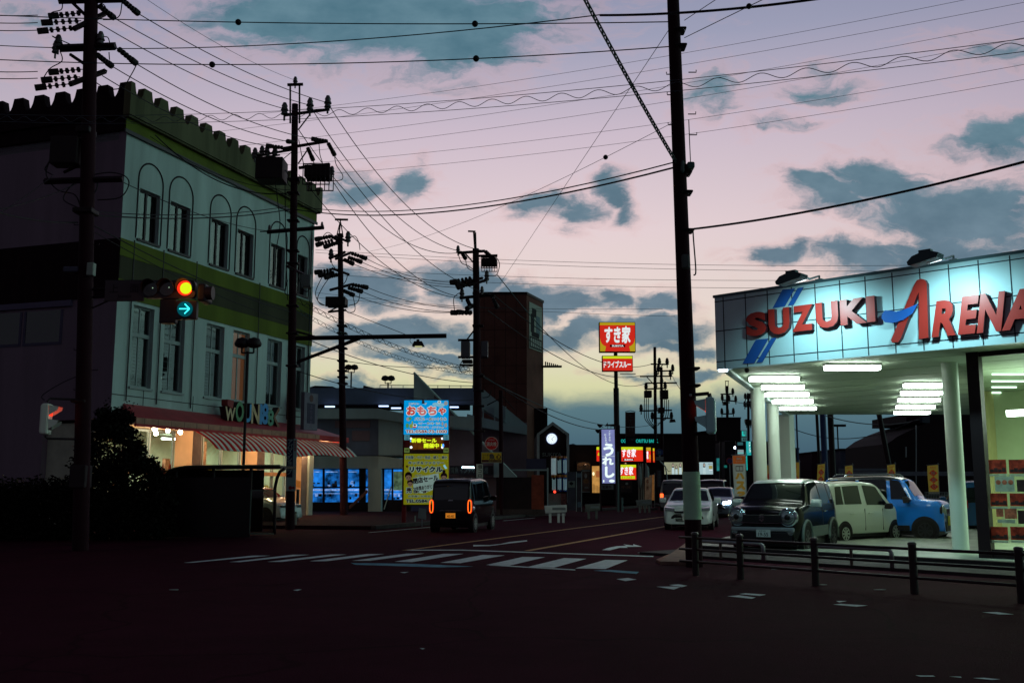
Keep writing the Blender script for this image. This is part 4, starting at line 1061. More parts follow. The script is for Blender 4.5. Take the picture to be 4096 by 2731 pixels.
# --- black crossover with pale roof and big round headlamps, nose towards the fence
K = mat('paint_black_violet', (.003, .002, .003), .16, spec=.16, coat=.0); KW = paint('paint_pale_roof', (.46, .52, .48), .3)
h = HD(-.525, -.851); fwd = Vector((math.cos(h), math.sin(h), 0)); lft = Vector((-math.sin(h), math.cos(h), 0))
ctr = Vector((6.48, 23.0, 0)) - fwd * 1.88 - (lft * .835)  # from the front corner nearest the showroom
ctr = Vector((6.48, 23.0, 0)) - fwd * 1.88 - lft * .835
c = Car('black_car', 'glossy black boxy car with pale roof and round headlamps behind the fence', 3.76, 1.67, 1.70,
        [(-1.88, .40), (-1.875, .72), (-1.85, 1.05), (-1.74, 1.52), (-1.58, 1.65), (-.3, 1.70), (.40, 1.66), (.60, 1.60), (1.02, 1.15), (1.10, 1.11), (1.58, 1.05), (1.78, .95), (1.86, .72), (1.88, .42)],
        1.08, .63, .30, .325, (1.17, -1.19), (ctr.x, ctr.y), h, K, KW, M_RIMD)
CL_ = K
M_CLAD = mat('pale_cladding', (.13, .16, .14), .55, var=.08); M_SILV = mat('silver_garnish', (.34, .38, .40), .35, metal=.5)
for sd in (1, -1):
    c.glass(sd, -.25, .86, -.30, .46); c.glass(sd, -1.12, -.34, -1.12, -.38); c.glass(sd, -1.62, -1.2, -1.50, -1.2)
    c.mirror(.72, 1.04, KW, sd, 1.1)
    # lower door cladding and wheel arch flares
    b = MB(); rows = [[c.low(x, z, sd, .010) for x in (-.72, -.3, .2, .70)] for z in (.36, .45, .60)]; b.grid(rows, 0, flip=sd > 0); c.part('door_cladding', b, M_CLAD)
    for ax in (1.17, -1.19):
        b = MB(); pts = []
        y = sd * (c.W / 2 + .012)
        for k in range(15):
            a = R(-12 + 204 * k / 14); pts.append((ax + .40 * math.cos(a), y, .34 + .40 * math.sin(a)))
        b.tube(pts, .036, 8); c.part('arch_flare', b, M_CLAD, smooth=True)
    b = MB(); b.box(-.27, -.255, min(sd * .83, sd * .838), max(sd * .83, sd * .838), .62, 1.05); c.part('door_seam', b, M_TRIM)
    b = MB(); b.tube([(-.60, sd * .845, .93), (-.55, sd * .87, .93), (-.42, sd * .87, .93), (-.38, sd * .845, .93)], .014, 6); c.part('door_handle', b, M_CHROME)
    # headlamp: chrome ring, glass, projector
    hx, hy, hz = 1.76, sd * .60, .83
    b = MB(); b.lathe([(.215, 0), (.215, .10), (.185, .125), (.17, .105)], 24, (hx, hy, hz), 0, 'x'); o = c.part('headlight', b, M_CHROME, smooth=True, auto=40)
    b = MB(); b.lathe([(.172, .09), (.15, .13), (.08, .15), (1e-4, .155)], 24, (hx, hy, hz), 0, 'x'); b.build('lens', M_LAMP, o, smooth=True)
    b = MB(); b.lathe([(.07, .145), (.06, .168), (1e-4, .172)], 16, (hx, hy, hz), 0, 'x'); b.build('projector', M_TRIM, o, smooth=True)
    b = MB(); b.lathe([(.075, 0), (.075, .05), (1e-4, .055)], 16, (1.84, sd * .66, .50), 0, 'x'); c.part('fog_lamp', b, M_LAMP, smooth=True, auto=40)
c.screen(.60, 1.03, 'windshield', .08); c.screen(-1.85, -1.72, 'rear_window', .12)
b = MB(); b.box(1.80, 1.895, -.46, .46, .70, .88); c.part('grille', b, M_TRIM, bevel=.02)
b = MB(); b.tube([(1.88, -.48, .70), (1.90, 0, .69), (1.88, .48, .70)], .018, 6); c.part('grille_bar', b, M_CHROME)
b = MB(); b.box(1.70, 1.90, -.74, .74, .50, .60); c.part('bumper_garnish', b, M_SILV, bevel=.03)
b = MB(); b.box(1.72, 1.885, -.70, .70, .22, .495); c.part('lower_bumper', b, M_TRIM, bevel=.03)
b = MB(); k_ = 1 / 100.0
for pts in ([(-7, 2), (0, 8), (7, 3), (3, 1), (0, 4), (-2, 2.5), (3, -1.5), (0, -1.5), (-7, 2)][:7], [(7, -2), (0, -8), (-7, -3), (-3, -1), (0, -4), (2, -2.5), (-3, 1.5)]):
    b.add([(1.899, y * k_, .80 + z * k_) for y, z in pts], [tuple(range(len(pts)))])
c.part('badge', b, M_CHROME)
xplate(c, 1.905, .03, .46, '19-55', '岐阜 581')

# --- white boxy kei car seen from its side
Wt = paint('paint_cream_white', (.60, .68, .58), .3)
rw, fw = gp(3387, 2175), gp(3592, 2163); h = HD(fw.x - rw.x, fw.y - rw.y); mid = (rw + fw) / 2
lft = Vector((-math.sin(h), math.cos(h), 0)); fwd = Vector((math.cos(h), math.sin(h), 0))
ctr = mid + lft * .7375 - fwd * .06
c = Car('white_kei_car', 'cream white boxy hatchback parked side-on between black and blue cars', 3.395, 1.475, 1.65,
        [(-1.697, .36), (-1.692, .75), (-1.67, 1.0), (-1.58, 1.50), (-1.44, 1.60), (-.1, 1.65), (.42, 1.61), (.60, 1.54), (1.12, 1.03), (1.2, .99), (1.54, .92), (1.655, .78), (1.697, .40)],
        .98, .60, .24, .272, (1.19, -1.17), (ctr.x, ctr.y), h, Wt)
for sd in (1, -1):
    c.glass(sd, -1.47, -1.16, -1.42, -1.16, .10, .86); c.glass(sd, -1.10, -.32, -1.10, -.36, .10, .86); c.glass(sd, -.10, 1.0, -.18, .46, .06, .86)
    c.mirror(.72, .90, M_PLAS, sd, .95)
    for x in (-.24, .60): 
        b = c.line(x, .34, .92, sd); c.part('door_seam', b, M_TRIM)
    for x in (-.95, -.10): 
        b = MB(); b.tube([(x, sd * .74, .80), (x + .03, sd * .765, .80), (x + .17, sd * .765, .80), (x + .2, sd * .74, .80)], .013, 6); c.part('door_handle', b, Wt)
    b = MB(); b.box(-1.70, -1.52, min(sd * .56, sd * .72), max(sd * .56, sd * .72), .58, .82); c.part('tail_light', b, M_TAILOFF, bevel=.02)
    b = MB(); b.box(1.42, 1.66, min(sd * .50, sd * .70), max(sd * .50, sd * .70), .66, .80); c.part('headlight', b, M_LAMP, bevel=.03)
c.screen(.60, 1.13, 'windshield', .07); c.screen(-1.67, -1.56, 'rear_window', .12)

# --- blue boxy kei car behind it, black roof with rails
Bl = paint('paint_sky_blue', (.008, .20, .80), .25); BK = paint('paint_black_roof', (.02, .02, .03), .3)
h = R(-33); fwd = Vector((math.cos(h), math.sin(h), 0)); lft = Vector((-math.sin(h), math.cos(h), 0))
fw = gp(3701, 2166); ctr = Vector((fw.x, fw.y, 0)) - fwd * 1.18 + lft * .72
c = Car('blue_kei_car', 'bright blue boxy hatchback with black roof and roof rails', 3.395, 1.475, 1.80,
        [(-1.697, .40), (-1.69, .85), (-1.67, 1.1), (-1.60, 1.62), (-1.46, 1.76), (0, 1.80), (.5, 1.76), (.66, 1.72), (.98, 1.18), (1.06, 1.15), (1.58, 1.11), (1.67, 1.05), (1.69, .80), (1.697, .42)],
        1.12, .63, .28, .315, (1.20, -1.22), (ctr.x, ctr.y), h, Bl, BK, M_RIMD)
for sd in (1, -1):
    c.glass(sd, -1.5, -.66, -1.47, -.66); c.glass(sd, -.56, .22, -.56, .20); c.glass(sd, .32, .86, .30, .56)
    c.mirror(.74, 1.06, M_PLAS, sd, 1.1)
    b = MB(); b.tube([(-1.3, sd * .6, 1.80), (-1.2, sd * .6, 1.86), (.3, sd * .6, 1.87), (.42, sd * .6, 1.80)], .02, 6); c.part('roof_rail', b, M_CHROME)
    b = MB(); b.lathe([(.15, 0), (.15, .07), (.1, .10), (1e-4, .11)], 20, (1.60, sd * .52, .86), 0, 'x'); c.part('headlight', b, M_LAMP, smooth=True, auto=40)
    b = MB(); b.lathe([(.175, 0), (.175, .05), (.152, .06)], 20, (1.60, sd * .52, .86), 0, 'x'); c.part('headlight_bezel', b, M_TRIM, smooth=True, auto=40)
    b = c.line(.36, .40, 1.05, sd); c.part('door_seam', b, M_TRIM)
    b = MB(); rows = [[c.low(x, z, sd, .012) for x in (-.85, -.3, .3, .80)] for z in (.30, .36, .44)]; b.grid(rows, 0, flip=sd > 0); c.part('door_cladding', b, M_TRIM)
c.screen(.66, .99, 'windshield', .06); c.screen(-1.67, -1.58, 'rear_window', .1)
b = MB(); b.box(1.62, 1.715, -.5, .5, .28, .56); c.part('bumper', b, M_TRIM, bevel=.03)
b = MB(); b.box(1.66, 1.712, -.36, .36, .72, .92); c.part('grille', b, M_CHROME, bevel=.02)
b = MB(); b.box(1.715, 1.73, -.2, .2, .44, .70); c.part('number_plate', b, mat('plate_yellow', (.55, .48, .03), .5))

# --- dark van at the left, seen from behind, tail lamps lit
Nv = paint('paint_dark_violet', (.003, .002, .003), .12, .05); NW = paint('paint_roof_silver', (.07, .075, .075), .3)
h = HD(math.sin(R(12.5)), math.cos(R(12.5))); fwd = Vector((math.cos(h), math.sin(h), 0)); lft = Vector((-math.sin(h), math.cos(h), 0))
rc = Vector((-1.32, 33.5, 0)); ctr = rc + fwd * 1.697 + lft * .7375
c = Car('dark_van', 'dark tall van driving away with glowing red ring tail lamps', 3.395, 1.475, 1.79,
        [(-1.697, .36), (-1.695, .80), (-1.68, 1.06), (-1.62, 1.60), (-1.50, 1.74), (0, 1.79), (.6, 1.75), (.8, 1.68), (1.25, 1.10), (1.33, 1.04), (1.58, .95), (1.67, .70), (1.697, .40)],
        1.04, .64, .26, .285, (1.22, -1.25), (ctr.x, ctr.y), h, Nv, NW, M_ALLOY, endk=.07)
TR = glow_mat('tail_glow_red', (1.0, .045, .008), 1.5); TY = glow_mat('tail_glow_amber', (1.0, .36, .02), 1.6)
for sd in (1, -1):
    c.glass(sd, -1.55, -.95, -1.5, -.95); c.glass(sd, -.88, .02, -.88, 0); c.glass(sd, .1, 1.05, .06, .62)
    c.mirror(.86, 1.02, Nv, sd, 1.0)
    o = None
    def ring(ra, rb, x0, x1, nm, m, par):
        n = 24; vs = []; fs = []
        for k in range(n):
            a = 2 * math.pi * k / n; cs_, sn_ = math.cos(a), math.sin(a)
            e = lambda r: (sd * .66 + r[0] * (abs(cs_) ** .7) * (1 if cs_ > 0 else -1), .86 + r[1] * (abs(sn_) ** .7) * (1 if sn_ > 0 else -1))
            p, q = e(ra), e(rb); vs += [(x0, *p), (x0, *q), (x1, *p), (x1, *q)]
        for k in range(n):
            a, b_ = 4 * k, 4 * ((k + 1) % n)
            fs += [(a, b_, b_ + 1, a + 1), (a + 2, a + 3, b_ + 3, b_ + 2), (a, a + 2, b_ + 2, b_), (a + 1, b_ + 1, b_ + 3, a + 3)]
        b = MB(); b.add(vs, fs); return b.build(nm, m, par)
    o = ring((.072, .225), (.045, .19), -1.735, -1.68, 'tail_light', TR, c.t)
    ring((.056, .205), (.047, .195), -1.742, -1.736, 'tail_light_core', TY, o)
c.screen(-1.68, -1.58, 'rear_window', .05); c.screen(.8, 1.26, 'windshield', .07)
b = MB(); b.tube([(-1.71, -.38, .72), (-1.72, 0, .73), (-1.71, .38, .72)], .018, 6); c.part('tailgate_bar', b, M_CHROME)
xplate(c, -1.705, .0, .56, '40-40', '', .33, .165, mat('plate_lit_orange', (.5, .2, .02), .5, emit=(1, .32, .03), es=.45), mat('plate_dark', (.03, .01, .01), .5), -1)
b = MB(); b.box(-1.72, -1.60, -.66, .66, .26, .46); c.part('bumper', b, Nv, bevel=.03)
b = MB(); b.box(-1.71, -1.699, -.08, .08, 1.04, 1.08); c.part('badge', b, M_CHROME)

# --- white sedan facing us in the right lane
Cw = paint('paint_sedan_white', (.55, .66, .66), .3)
q = gp(2757, 2122); h = HD(-.25, -.968); fwd = Vector((math.cos(h), math.sin(h), 0))
ctr = Vector((q.x, q.y, 0)) - fwd * 2.1 + Vector((.0, 0.3, 0))
def sedan(name, label, ctr, h, body, on=False, group=None):
    c = Car(name, label, 4.4, 1.695, 1.46,
            [(-2.2, .42), (-2.18, .80), (-2.08, 1.02), (-1.62, 1.08), (-.95, 1.40), (-.35, 1.46), (.2, 1.44), (.42, 1.38), (1.12, .99), (1.86, .84), (2.1, .70), (2.2, .42)],
            .95, .60, .22, .30, (1.32, -1.30), (ctr.x, ctr.y), h, body, None, M_ALLOY, group)
    for sd in (1, -1):
        c.glass(sd, -.42, .90, -.42, .30, .1, .88); c.glass(sd, -1.35, -.48, -.95, -.48, .1, .88)
        c.mirror(.72, .92, body, sd, 1.15)
        b = MB(); b.prism([(1.86, .0), (2.15, .0), (2.12, .10), (1.84, .15)], min(sd * .42, sd * .78), max(sd * .42, sd * .78))
        b.v = [(x, y, z + .62 + abs(y) * .08) for x, y, z in b.v]
        c.part('headlight', b, glow_mat('headlight_on', (.8, .92, 1.0), 30) if on else M_LAMP, bevel=.02)
        b = MB(); b.tube([(2.18, sd * .20, .52), (2.17, sd * .42, .50), (2.13, sd * .58, .38), (2.08, sd * .70, .30)], .065, 8); c.part('intake', b, M_TRIM, smooth=True)
    c.screen(.42, 1.13, 'windshield', .07); c.screen(-1.62, -.95, 'rear_window', .1)
    b = MB(); b.box(1.9, 2.185, -.45, .45, .60, .66); c.part('grille', b, M_TRIM, bevel=.02)
    b = MB(); b.box(1.9, 2.20, -.44, .44, .27, .50); c.part('lower_grille', b, M_TRIM, bevel=.03)
    xplate(c, 2.21, 0, .42, '31-84', '')
    return c
sedan('white_sedan', 'white sedan facing the crossing, half hidden by the near pole', ctr, h, Cw)
# --- cars queued farther along the road
q = gp(2917, 2072, 0); h2 = HD(-.33, -.944); sedan('silver_blue_sedan', 'blue grey sedan with one headlamp shining beside the orange banner', Vector((q.x, q.y + 2.1, 0)), h2, paint('paint_slate', (.05, .09, .13), .3), True)
def boxcar(name, label, px, py, h, body, H=1.6, lit=False, group=None):
    q = gp(px, py); c = Car(name, label, 3.9, 1.65, H,
        [(-1.95, .40), (-1.94, .80), (-1.9, 1.05), (-1.72, H - .1), (-1.5, H - .03), (0, H), (.4, H - .05), (1.05, 1.02), (1.6, .88), (1.88, .75), (1.95, .42)], 1.0, .62, .26, .31, (1.25, -1.25), (q.x, q.y), h, body, None, M_RIMD, group)
    for sd in (1, -1):
        c.glass(sd, -.2, .85, -.2, .35); c.glass(sd, -1.5, -.3, -1.45, -.3); c.mirror(.7, .98, body, sd)
        b = MB(); b.box(-1.955, -1.85, min(sd * .55, sd * .74), max(sd * .55, sd * .74), .80, 1.05); c.part('tail_light', b, glow_mat('brake_glow', (1.0, .10, .02), 3.0) if lit else M_TAILOFF)
        b = MB(); b.box(1.8, 1.93, min(sd * .4, sd * .68), max(sd * .4, sd * .68), .66, .78); c.part('headlight', b, M_LAMP, bevel=.02)
    c.screen(.4, 1.04, 'windshield', .07); c.screen(-1.92, -1.74, 'rear_window', .1)
    xplate(c, -1.965, 0, .7, '12-07', '', face=-1)
    return c
boxcar('dark_hatchback', 'dark hatchback with an orange tail lamp lit, beyond the white sedan', 2862, 2058, HD(.30, .954), paint('paint_dark_plum', (.02, .012, .016), .25), 1.85, True)
boxcar('pale_van', 'pale van with red tail lamp far along the road left of the near pole', 2712, 2040, HD(.33, .944), paint('paint_pale_grey', (.22, .25, .25), .3), 1.9, True)
boxcar('silver_wagon', 'silver wagon far along the road beside the road sign', 2700, 2025, HD(.33, .944), paint('paint_silver_far', (.20, .22, .22), .3), 1.7, False)
boxcar('teal_minivan', 'pale teal minivan parked just beyond the blue car', 3520, 2104, HD(.95, -.3), paint('paint_teal', (.12, .30, .32), .3), 1.75)
boxcar('dark_blue_hatchback', 'dark blue hatchback parked behind the thick column near the showroom door', 3905, 2118, HD(.25, .97), paint('paint_navy', (.01, .05, .12), .25), 1.7)

# ------------------------------------------------------------------ utility poles
def Lc(t, p):                       # world point -> coordinates of a thing that only has a location
    return Vector(p) - t.location
def bx3(mb, p0, p1, th, m=0):
    """square bar between two points"""
    mb.tube([p0, p1], th * .7, 4, m=m)
class Pole:
    def __init__(s, name, label, base, topp, Y, r0, r1, group='concrete utility poles', m=None, cat='utility pole'):
        b = gp(*base) if base[1] > 1990 else at(*base, Y); b = at(base[0], base[1], Y); b.z = 0
        s.Y = Y; t = at(topp[0], topp[1], Y); s.t = thing(name, label, cat, (b.x, b.y, 0), 0, group); s.h = t.z
        s.top = t; mb = MB(); n = 14
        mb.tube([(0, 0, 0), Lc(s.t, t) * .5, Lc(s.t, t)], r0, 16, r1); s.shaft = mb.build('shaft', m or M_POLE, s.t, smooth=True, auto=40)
    def P(s, px, py, dy=0.0): return Lc(s.t, at(px, py, s.Y + dy))
    def bar(s, a, b, th=.07, name='crossarm', dy=(0, 0), m=None):
        mb = MB(); bx3(mb, s.P(*a, dy[0]), s.P(*b, dy[1]), th); return mb.build(name, m or M_STEEL, s.t)
    def strain(s, a, b, dy=(0, 0), sleeve=True, parent=None, r=.055):
        """string of disc insulators from a to b with a fat sleeve at the far end"""
        p, q = s.P(*a, dy[0]), s.P(*b, dy[1]); mb = MB(); d = q - p; L = d.length; n = 4; pts = []
        mb.tube([p, q], .012, 5)
        for i in range(n):
            c = p + d * (.12 + .17 * i); e = d.normalized()
            mb.tube([c - e * .05, c - e * .015, c + e * .015, c + e * .05], .03, 8); mb.tube([c - e * .03, c + e * .03], r, 8)
        if sleeve: mb.tube([p + d * .72, p + d * .78, p + d * .94, q], r * 1.15, 8)
        return mb.build('strain_insulator', M_PORC if False else M_STEEL, s.t)
    def pin(s, px, py, dy=0.0, sc=1.0, m=None):
        c = s.P(px, py, dy); mb = MB()
        mb.lathe([(.02 * sc, -.18 * sc), (.02 * sc, -.06 * sc), (.07 * sc, -.06 * sc), (.05 * sc, 0), (.075 * sc, .02 * sc), (.05 * sc, .08 * sc), (.06 * sc, .1 * sc), (.03 * sc, .17 * sc), (1e-4, .18 * sc)], 10, c)
        return mb.build('pin_insulator', m or M_PORC, s.t, smooth=True, auto=50)
    def cable(s, pts, r=.014, name='jumper_cable', m=None):
        P = [s.P(*p[:2], p[2] if len(p) > 2 else 0) for p in pts]; out = []
        for i in range(len(P) - 1):
            p0, p1, p2, p3 = P[max(0, i - 1)], P[i], P[i + 1], P[min(len(P) - 1, i + 2)]
            for k in range(5):
                t = k / 5; out.append(.5 * ((2 * p1) + (p2 - p0) * t + (2 * p0 - 5 * p1 + 4 * p2 - p3) * t * t + (3 * p1 - p0 - 3 * p2 + p3) * t ** 3))
        out.append(P[-1]); mb = MB(); mb.tube(out, r, 5); return mb.build(name, m or M_WIRE, s.t)
    def box(s, x0, y0, x1, y1, d=.5, name='transformer', dy=0.0, m=None, bevel=.03):
        p, q = s.P(x0, y0, dy), s.P(x1, y1, dy); mb = MB(); mb.box(p.x, q.x, p.y - d / 2, p.y + d / 2, q.z, p.z); return mb.build(name, m or M_STEEL, s.t, bevel=bevel)
    def cage(s, x0, y0, x1, y1, name='cutout_cage', dy=0.0, d=.8):
        p, q = s.P(x0, y0, dy), s.P(x1, y1, dy); mb = MB(); z1, z0 = p.z, q.z; w = .03
        for y in (p.y - d / 2, p.y + d / 2):
            mb.box(p.x, q.x, y - w, y + w, z0, z0 + w); mb.box(p.x, q.x, y - w, y + w, z1 - w, z1)
            for k in range(7):
                x = p.x + (q.x - p.x) * k / 6; mb.box(x - w / 2, x + w / 2, y - w / 2, y + w / 2, z0, z1)
        for k in range(5):
            x = p.x + (q.x - p.x) * (.12 + .19 * k); mb.lathe([(.05, z0 + (z1 - z0) * .3), (.09, z0 + (z1 - z0) * .5), (.1, z1 - .03)], 8, (x, p.y, 0))
        o = mb.build(name, M_STEEL, s.t)
        mb = MB(); mb.box(p.x + .02, q.x - .02, p.y - d / 2 + .05, p.y + d / 2 - .05, z0 + (z1 - z0) * .42, z1 - .02); mb.build('switch_body', M_STEEL, o, bevel=.03)
        return o
    def rung(s, px, py, side):
        mb = MB(); p = s.P(px, py); mb.tube([p, p + Vector((.16 * side, 0, 0)), p + Vector((.16 * side, 0, .05))], .012, 5); return mb.build('step_bolt', M_STEEL, s.t)

# near left pole -----------------------------------------------------------------
p1 = Pole('utility_pole', 'thick near utility pole carrying the traffic signals in front of the corner shop', (322, 2193), (368, -160), 24.5, .19, .165)
p1.bar((236, 4), (495, -2), .14); p1.bar((241, 194), (462, 186), .16)
p1.bar((295, 117), (420, 55), .10, dy=(-.5, .5)); p1.bar((281, 337), (422, 285), .10, dy=(-.5, .5))
p1.bar((290, 12), (340, 60), .06, 'brace'); p1.bar((280, 218), (335, 255), .06, 'brace'); p1.bar((372, 250), (392, 218), .06, 'brace')
for a, b in (((330, 52), (195, 66)), ((325, 84), (165, 92)), ((300, 112), (150, 126)), ((330, 278), (195, 290)), ((320, 308), (165, 322)), ((300, 334), (140, 352))):
    p1.strain(a, b, (0, -.4), r=.075)
for a, b in (((395, 22), (455, 72)), ((488, 0), (553, 55)), ((385, 217), (447, 265)), ((470, 193), (545, 255))): p1.strain(a, b, (0, .6), r=.075)
p1.pin(233, 178, 0, 1.5); p1.pin(402, 165, 0, 1.5); p1.pin(222, 200, 0, 1.3)
p1.cable([(250, 15), (245, 40), (210, 50), (195, 66)]); p1.cable([(488, 10), (480, 60), (455, 78), (412, 80)]); p1.cable([(402, 150), (430, 150), (440, 178)]); p1.cable([(232, 160), (208, 145), (240, 160), (290, 182)])
p1.cable([(545, 262), (525, 300), (490, 350), (430, 356), (380, 328)]); p1.cable([(240, 205), (248, 245), (200, 275), (170, 320)]); p1.cable([(380, 5), (415, 20), (425, 40)]); p1.cable([(436, 210), (438, 240)])
p1.box(217, 555, 320, 664, .45, 'transformer'); p1.bar((178, 726), (491, 716), .12); p1.bar((255, 690), (320, 660), .06, 'brace')
p1.box(318, 515, 372, 540, .5, 'clamp_band'); p1.box(305, 838, 382, 858, .5, 'clamp_band')
for pts in ([(200, 640), (185, 700), (230, 760), (300, 780), (325, 840)], [(370, 700), (440, 690), (500, 705), (515, 740), (480, 790), (390, 800)], [(390, 720), (385, 760), (350, 800)], [(300, 730), (270, 760), (255, 800), (310, 830)], [(217, 600), (195, 650), (180, 680), (210, 700)]): p1.cable(pts, .016)
p1.box(352, 1052, 378, 1104, .18, 'meter_box', -.2, mat('meter_box_pale', (.30, .33, .30), .6)); p1.box(262, 1070, 322, 1092, .3, 'lamp_hood', 0, mat('lamp_hood_violet', (.07, .065, .11), .6))
p1.bar((325, 1092), (300, 1092), .04, 'lamp_arm')
for k, y in enumerate((900, 980, 1400, 1480, 1560)): p1.rung(352 - (y - 900) * .01 + 20 if k % 2 else 322, y, 1 if k % 2 else -1)
p1.cable([(322, 1500), (250, 1530), (170, 1580), (178, 1600)], .012)
p1.box(296, 1600, 352, 1612, .46, 'clamp_band'); p1.box(294, 1860, 352, 1950, .44, 'scratch_guard', 0, mat('scratch_guard', (.03, .018, .022), .8, var=.3))
p1.bar((352, 1158), (1000 - 420, 1150), .05, 'signal_arm', dy=(0, -.1)); p1.bar((352, 1188), (600, 1186), .035, 'signal_arm', dy=(0, -.1)); p1.bar((352, 1240), (470, 1186), .03, 'signal_stay', dy=(0, -.1))

# traffic signal hung on the arm -------------------------------------------------
TY_ = 24.2
o = at(660, 1160, TY_); sg = thing('traffic_signal', 'horizontal traffic signal glowing amber with a green right arrow below', 'traffic light', o)
M_SIG = mat('signal_housing', (.055, .038, .048), .5); M_SIGD = mat('signal_dark', (.03, .02, .025), .5); M_LENSOFF = mat('lens_dark', (.02, .012, .015), .1, spec=.8)
q = lambda px, py: (at(px, py, TY_).x - o.x, at(px, py, TY_).z - o.z)
b = MB(); x0, z1 = q(578, 1122); x1, z0 = q(782, 1194); r = (z1 - z0) / 2
b.prism([(x0 + r * .5 - r * .5 * math.cos(R(90 - k * 15)), z0 + r * .5 - r * .5 * math.sin(R(90 - k * 15))) for k in range(7)] + [(x0 + r * .5 - r * .5 * math.cos(R(k * 15)), z1 - r * .5 + r * .5 * math.sin(R(k * 15))) for k in range(7)] + [(x1 - r * .5 + r * .5 * math.sin(R(k * 15)), z1 - r * .5 + r * .5 * math.cos(R(k * 15))) for k in range(7)] + [(x1 - r * .5 + r * .5 * math.cos(R(k * 15)), z0 + r * .5 - r * .5 * math.sin(R(k * 15))) for k in range(7)], -.06, .10)
b.build('housing', M_SIG, sg)
AMB = glow_mat('signal_amber', (.72, .95, .012), 1.0); REDG = glow_mat('signal_red_edge', (1.0, .03, .01), 1.3); CYA = glow_mat('signal_cyan', (.05, .95, 1.0), 2.0); CYD = glow_mat('signal_cyan_dim', (.0, .12, .15), .6)
for i, (px, py) in enumerate(((607, 1158), (672, 1156), (744, 1155))):
    cx, cz = q(px, py); lit = i == 2
    b = MB(); b.disc(cx, cz, .185, -.10, -.061, 28); l = b.build('lens', REDG if lit else M_LENSOFF, sg)
    if lit: b = MB(); b.disc(cx + .03, cz - .005, .142, -.105, -.1005, 28); b.build('lens_core', AMB, l)
    else: b = MB(); b.ball((cx + .06, -.105, cz + .02), .012, 0, 6, 4); b.build('lens_glint', glow_mat('glint', (.6, .9, .6), .8), l)
    b = MB(); rows = []
    for k in range(17):
        a = R(-20 + 220 * k / 16); rows.append([(cx + .2 * math.cos(a), -.06, cz + .2 * math.sin(a)), (cx + .2 * math.cos(a), -.06 - .28 * max(.15, math.sin(a) * .5 + .5), cz + .2 * math.sin(a))])
    b.grid(rows); v = b.build('visor', M_SIGD, sg, smooth=True); sd = v.modifiers.new('thick', 'SOLIDIFY'); sd.thickness = .008
x0, z1 = q(706, 1203); x1, z0 = q(788, 1278)
b = MB(); b.box(x0, x1, -.06, .10, z0, z1); ah = b.build('arrow_housing', M_SIG, sg, bevel=.03)
cx, cz = q(744, 1238); b = MB(); b.disc(cx, cz, .185, -.10, -.061, 28); b.build('arrow_lens', CYD, ah)
b = MB()
for p, q2 in (((-.13, 0), (.10, 0)), ((.0, .12), (.12, 0)), ((.0, -.12), (.12, 0))): b.tube([(cx + p[0], -.107, cz + p[1]), (cx + q2[0], -.107, cz + q2[1])], .014, 6)
b.build('arrow', CYA, ah)
x0, z1 = q(642, 1196); x1, z0 = q(702, 1293); b = MB(); b.box(x0, x1, -.04, .18, z0, z1); b.build('back_housing', M_SIGD, sg, bevel=.03)
ld = bpy.data.lights.new('signal_glow', 'POINT'); ld.energy = 3.0; ld.color = (1.0, .35, .03); ld.shadow_soft_size = .1
lo = bpy.data.objects.new('signal_glow', ld); COL.objects.link(lo); lo.parent = sg; lo.location = (*q(750, 1155)[:1], -.4, q(750, 1155)[1])
b = MB(); x0, z1 = q(796, 1136); x1, z0 = q(842, 1206); b.box(x0, x1 - .1, -.1, .5, z0, z1); b.build('side_housing', M_SIGD, sg, bevel=.05)
b = MB(); b.tube([(x1 - .12, .05, (z0 + z1) / 2), (x1 + .04, .05, (z0 + z1) / 2)], .17, 16); b.build('visor', M_SIGD, sg)
# crossing name plate
o = at(498, 1162, 24.15); np_ = thing('name_plate', 'dim rectangular place-name plate hung between the near pole and the signal', 'sign', o)
w2, h2_ = 80 * 24.15 / 4000, 41 * 24.15 / 4000
b = MB(); b.box(-w2, w2, 0, .03, -h2_, h2_); pl = b.build('plate', mat('plate_dim', (.075, .05, .062), .7), np_)
b = MB(); b.text('上', -w2 * .55, h2_ * .22, .24, -.003, bold=.01); b.text('面', w2 * .5, h2_ * .22, .24, -.003, bold=.01); b.text('Jomen', 0, -h2_ * .62, .13, -.003, bold=.01); b.build('plate_lettering', mat('plate_ink', (.02, .008, .015), .6), pl)
b = MB(); b.box(-w2 - .02, w2 + .02, .005, .025, h2_ + .001, h2_ + .02); b.box(-w2 - .02, w2 + .02, .005, .025, -h2_ - .02, -h2_ - .001); b.build('plate_frame', M_SIGD, pl)
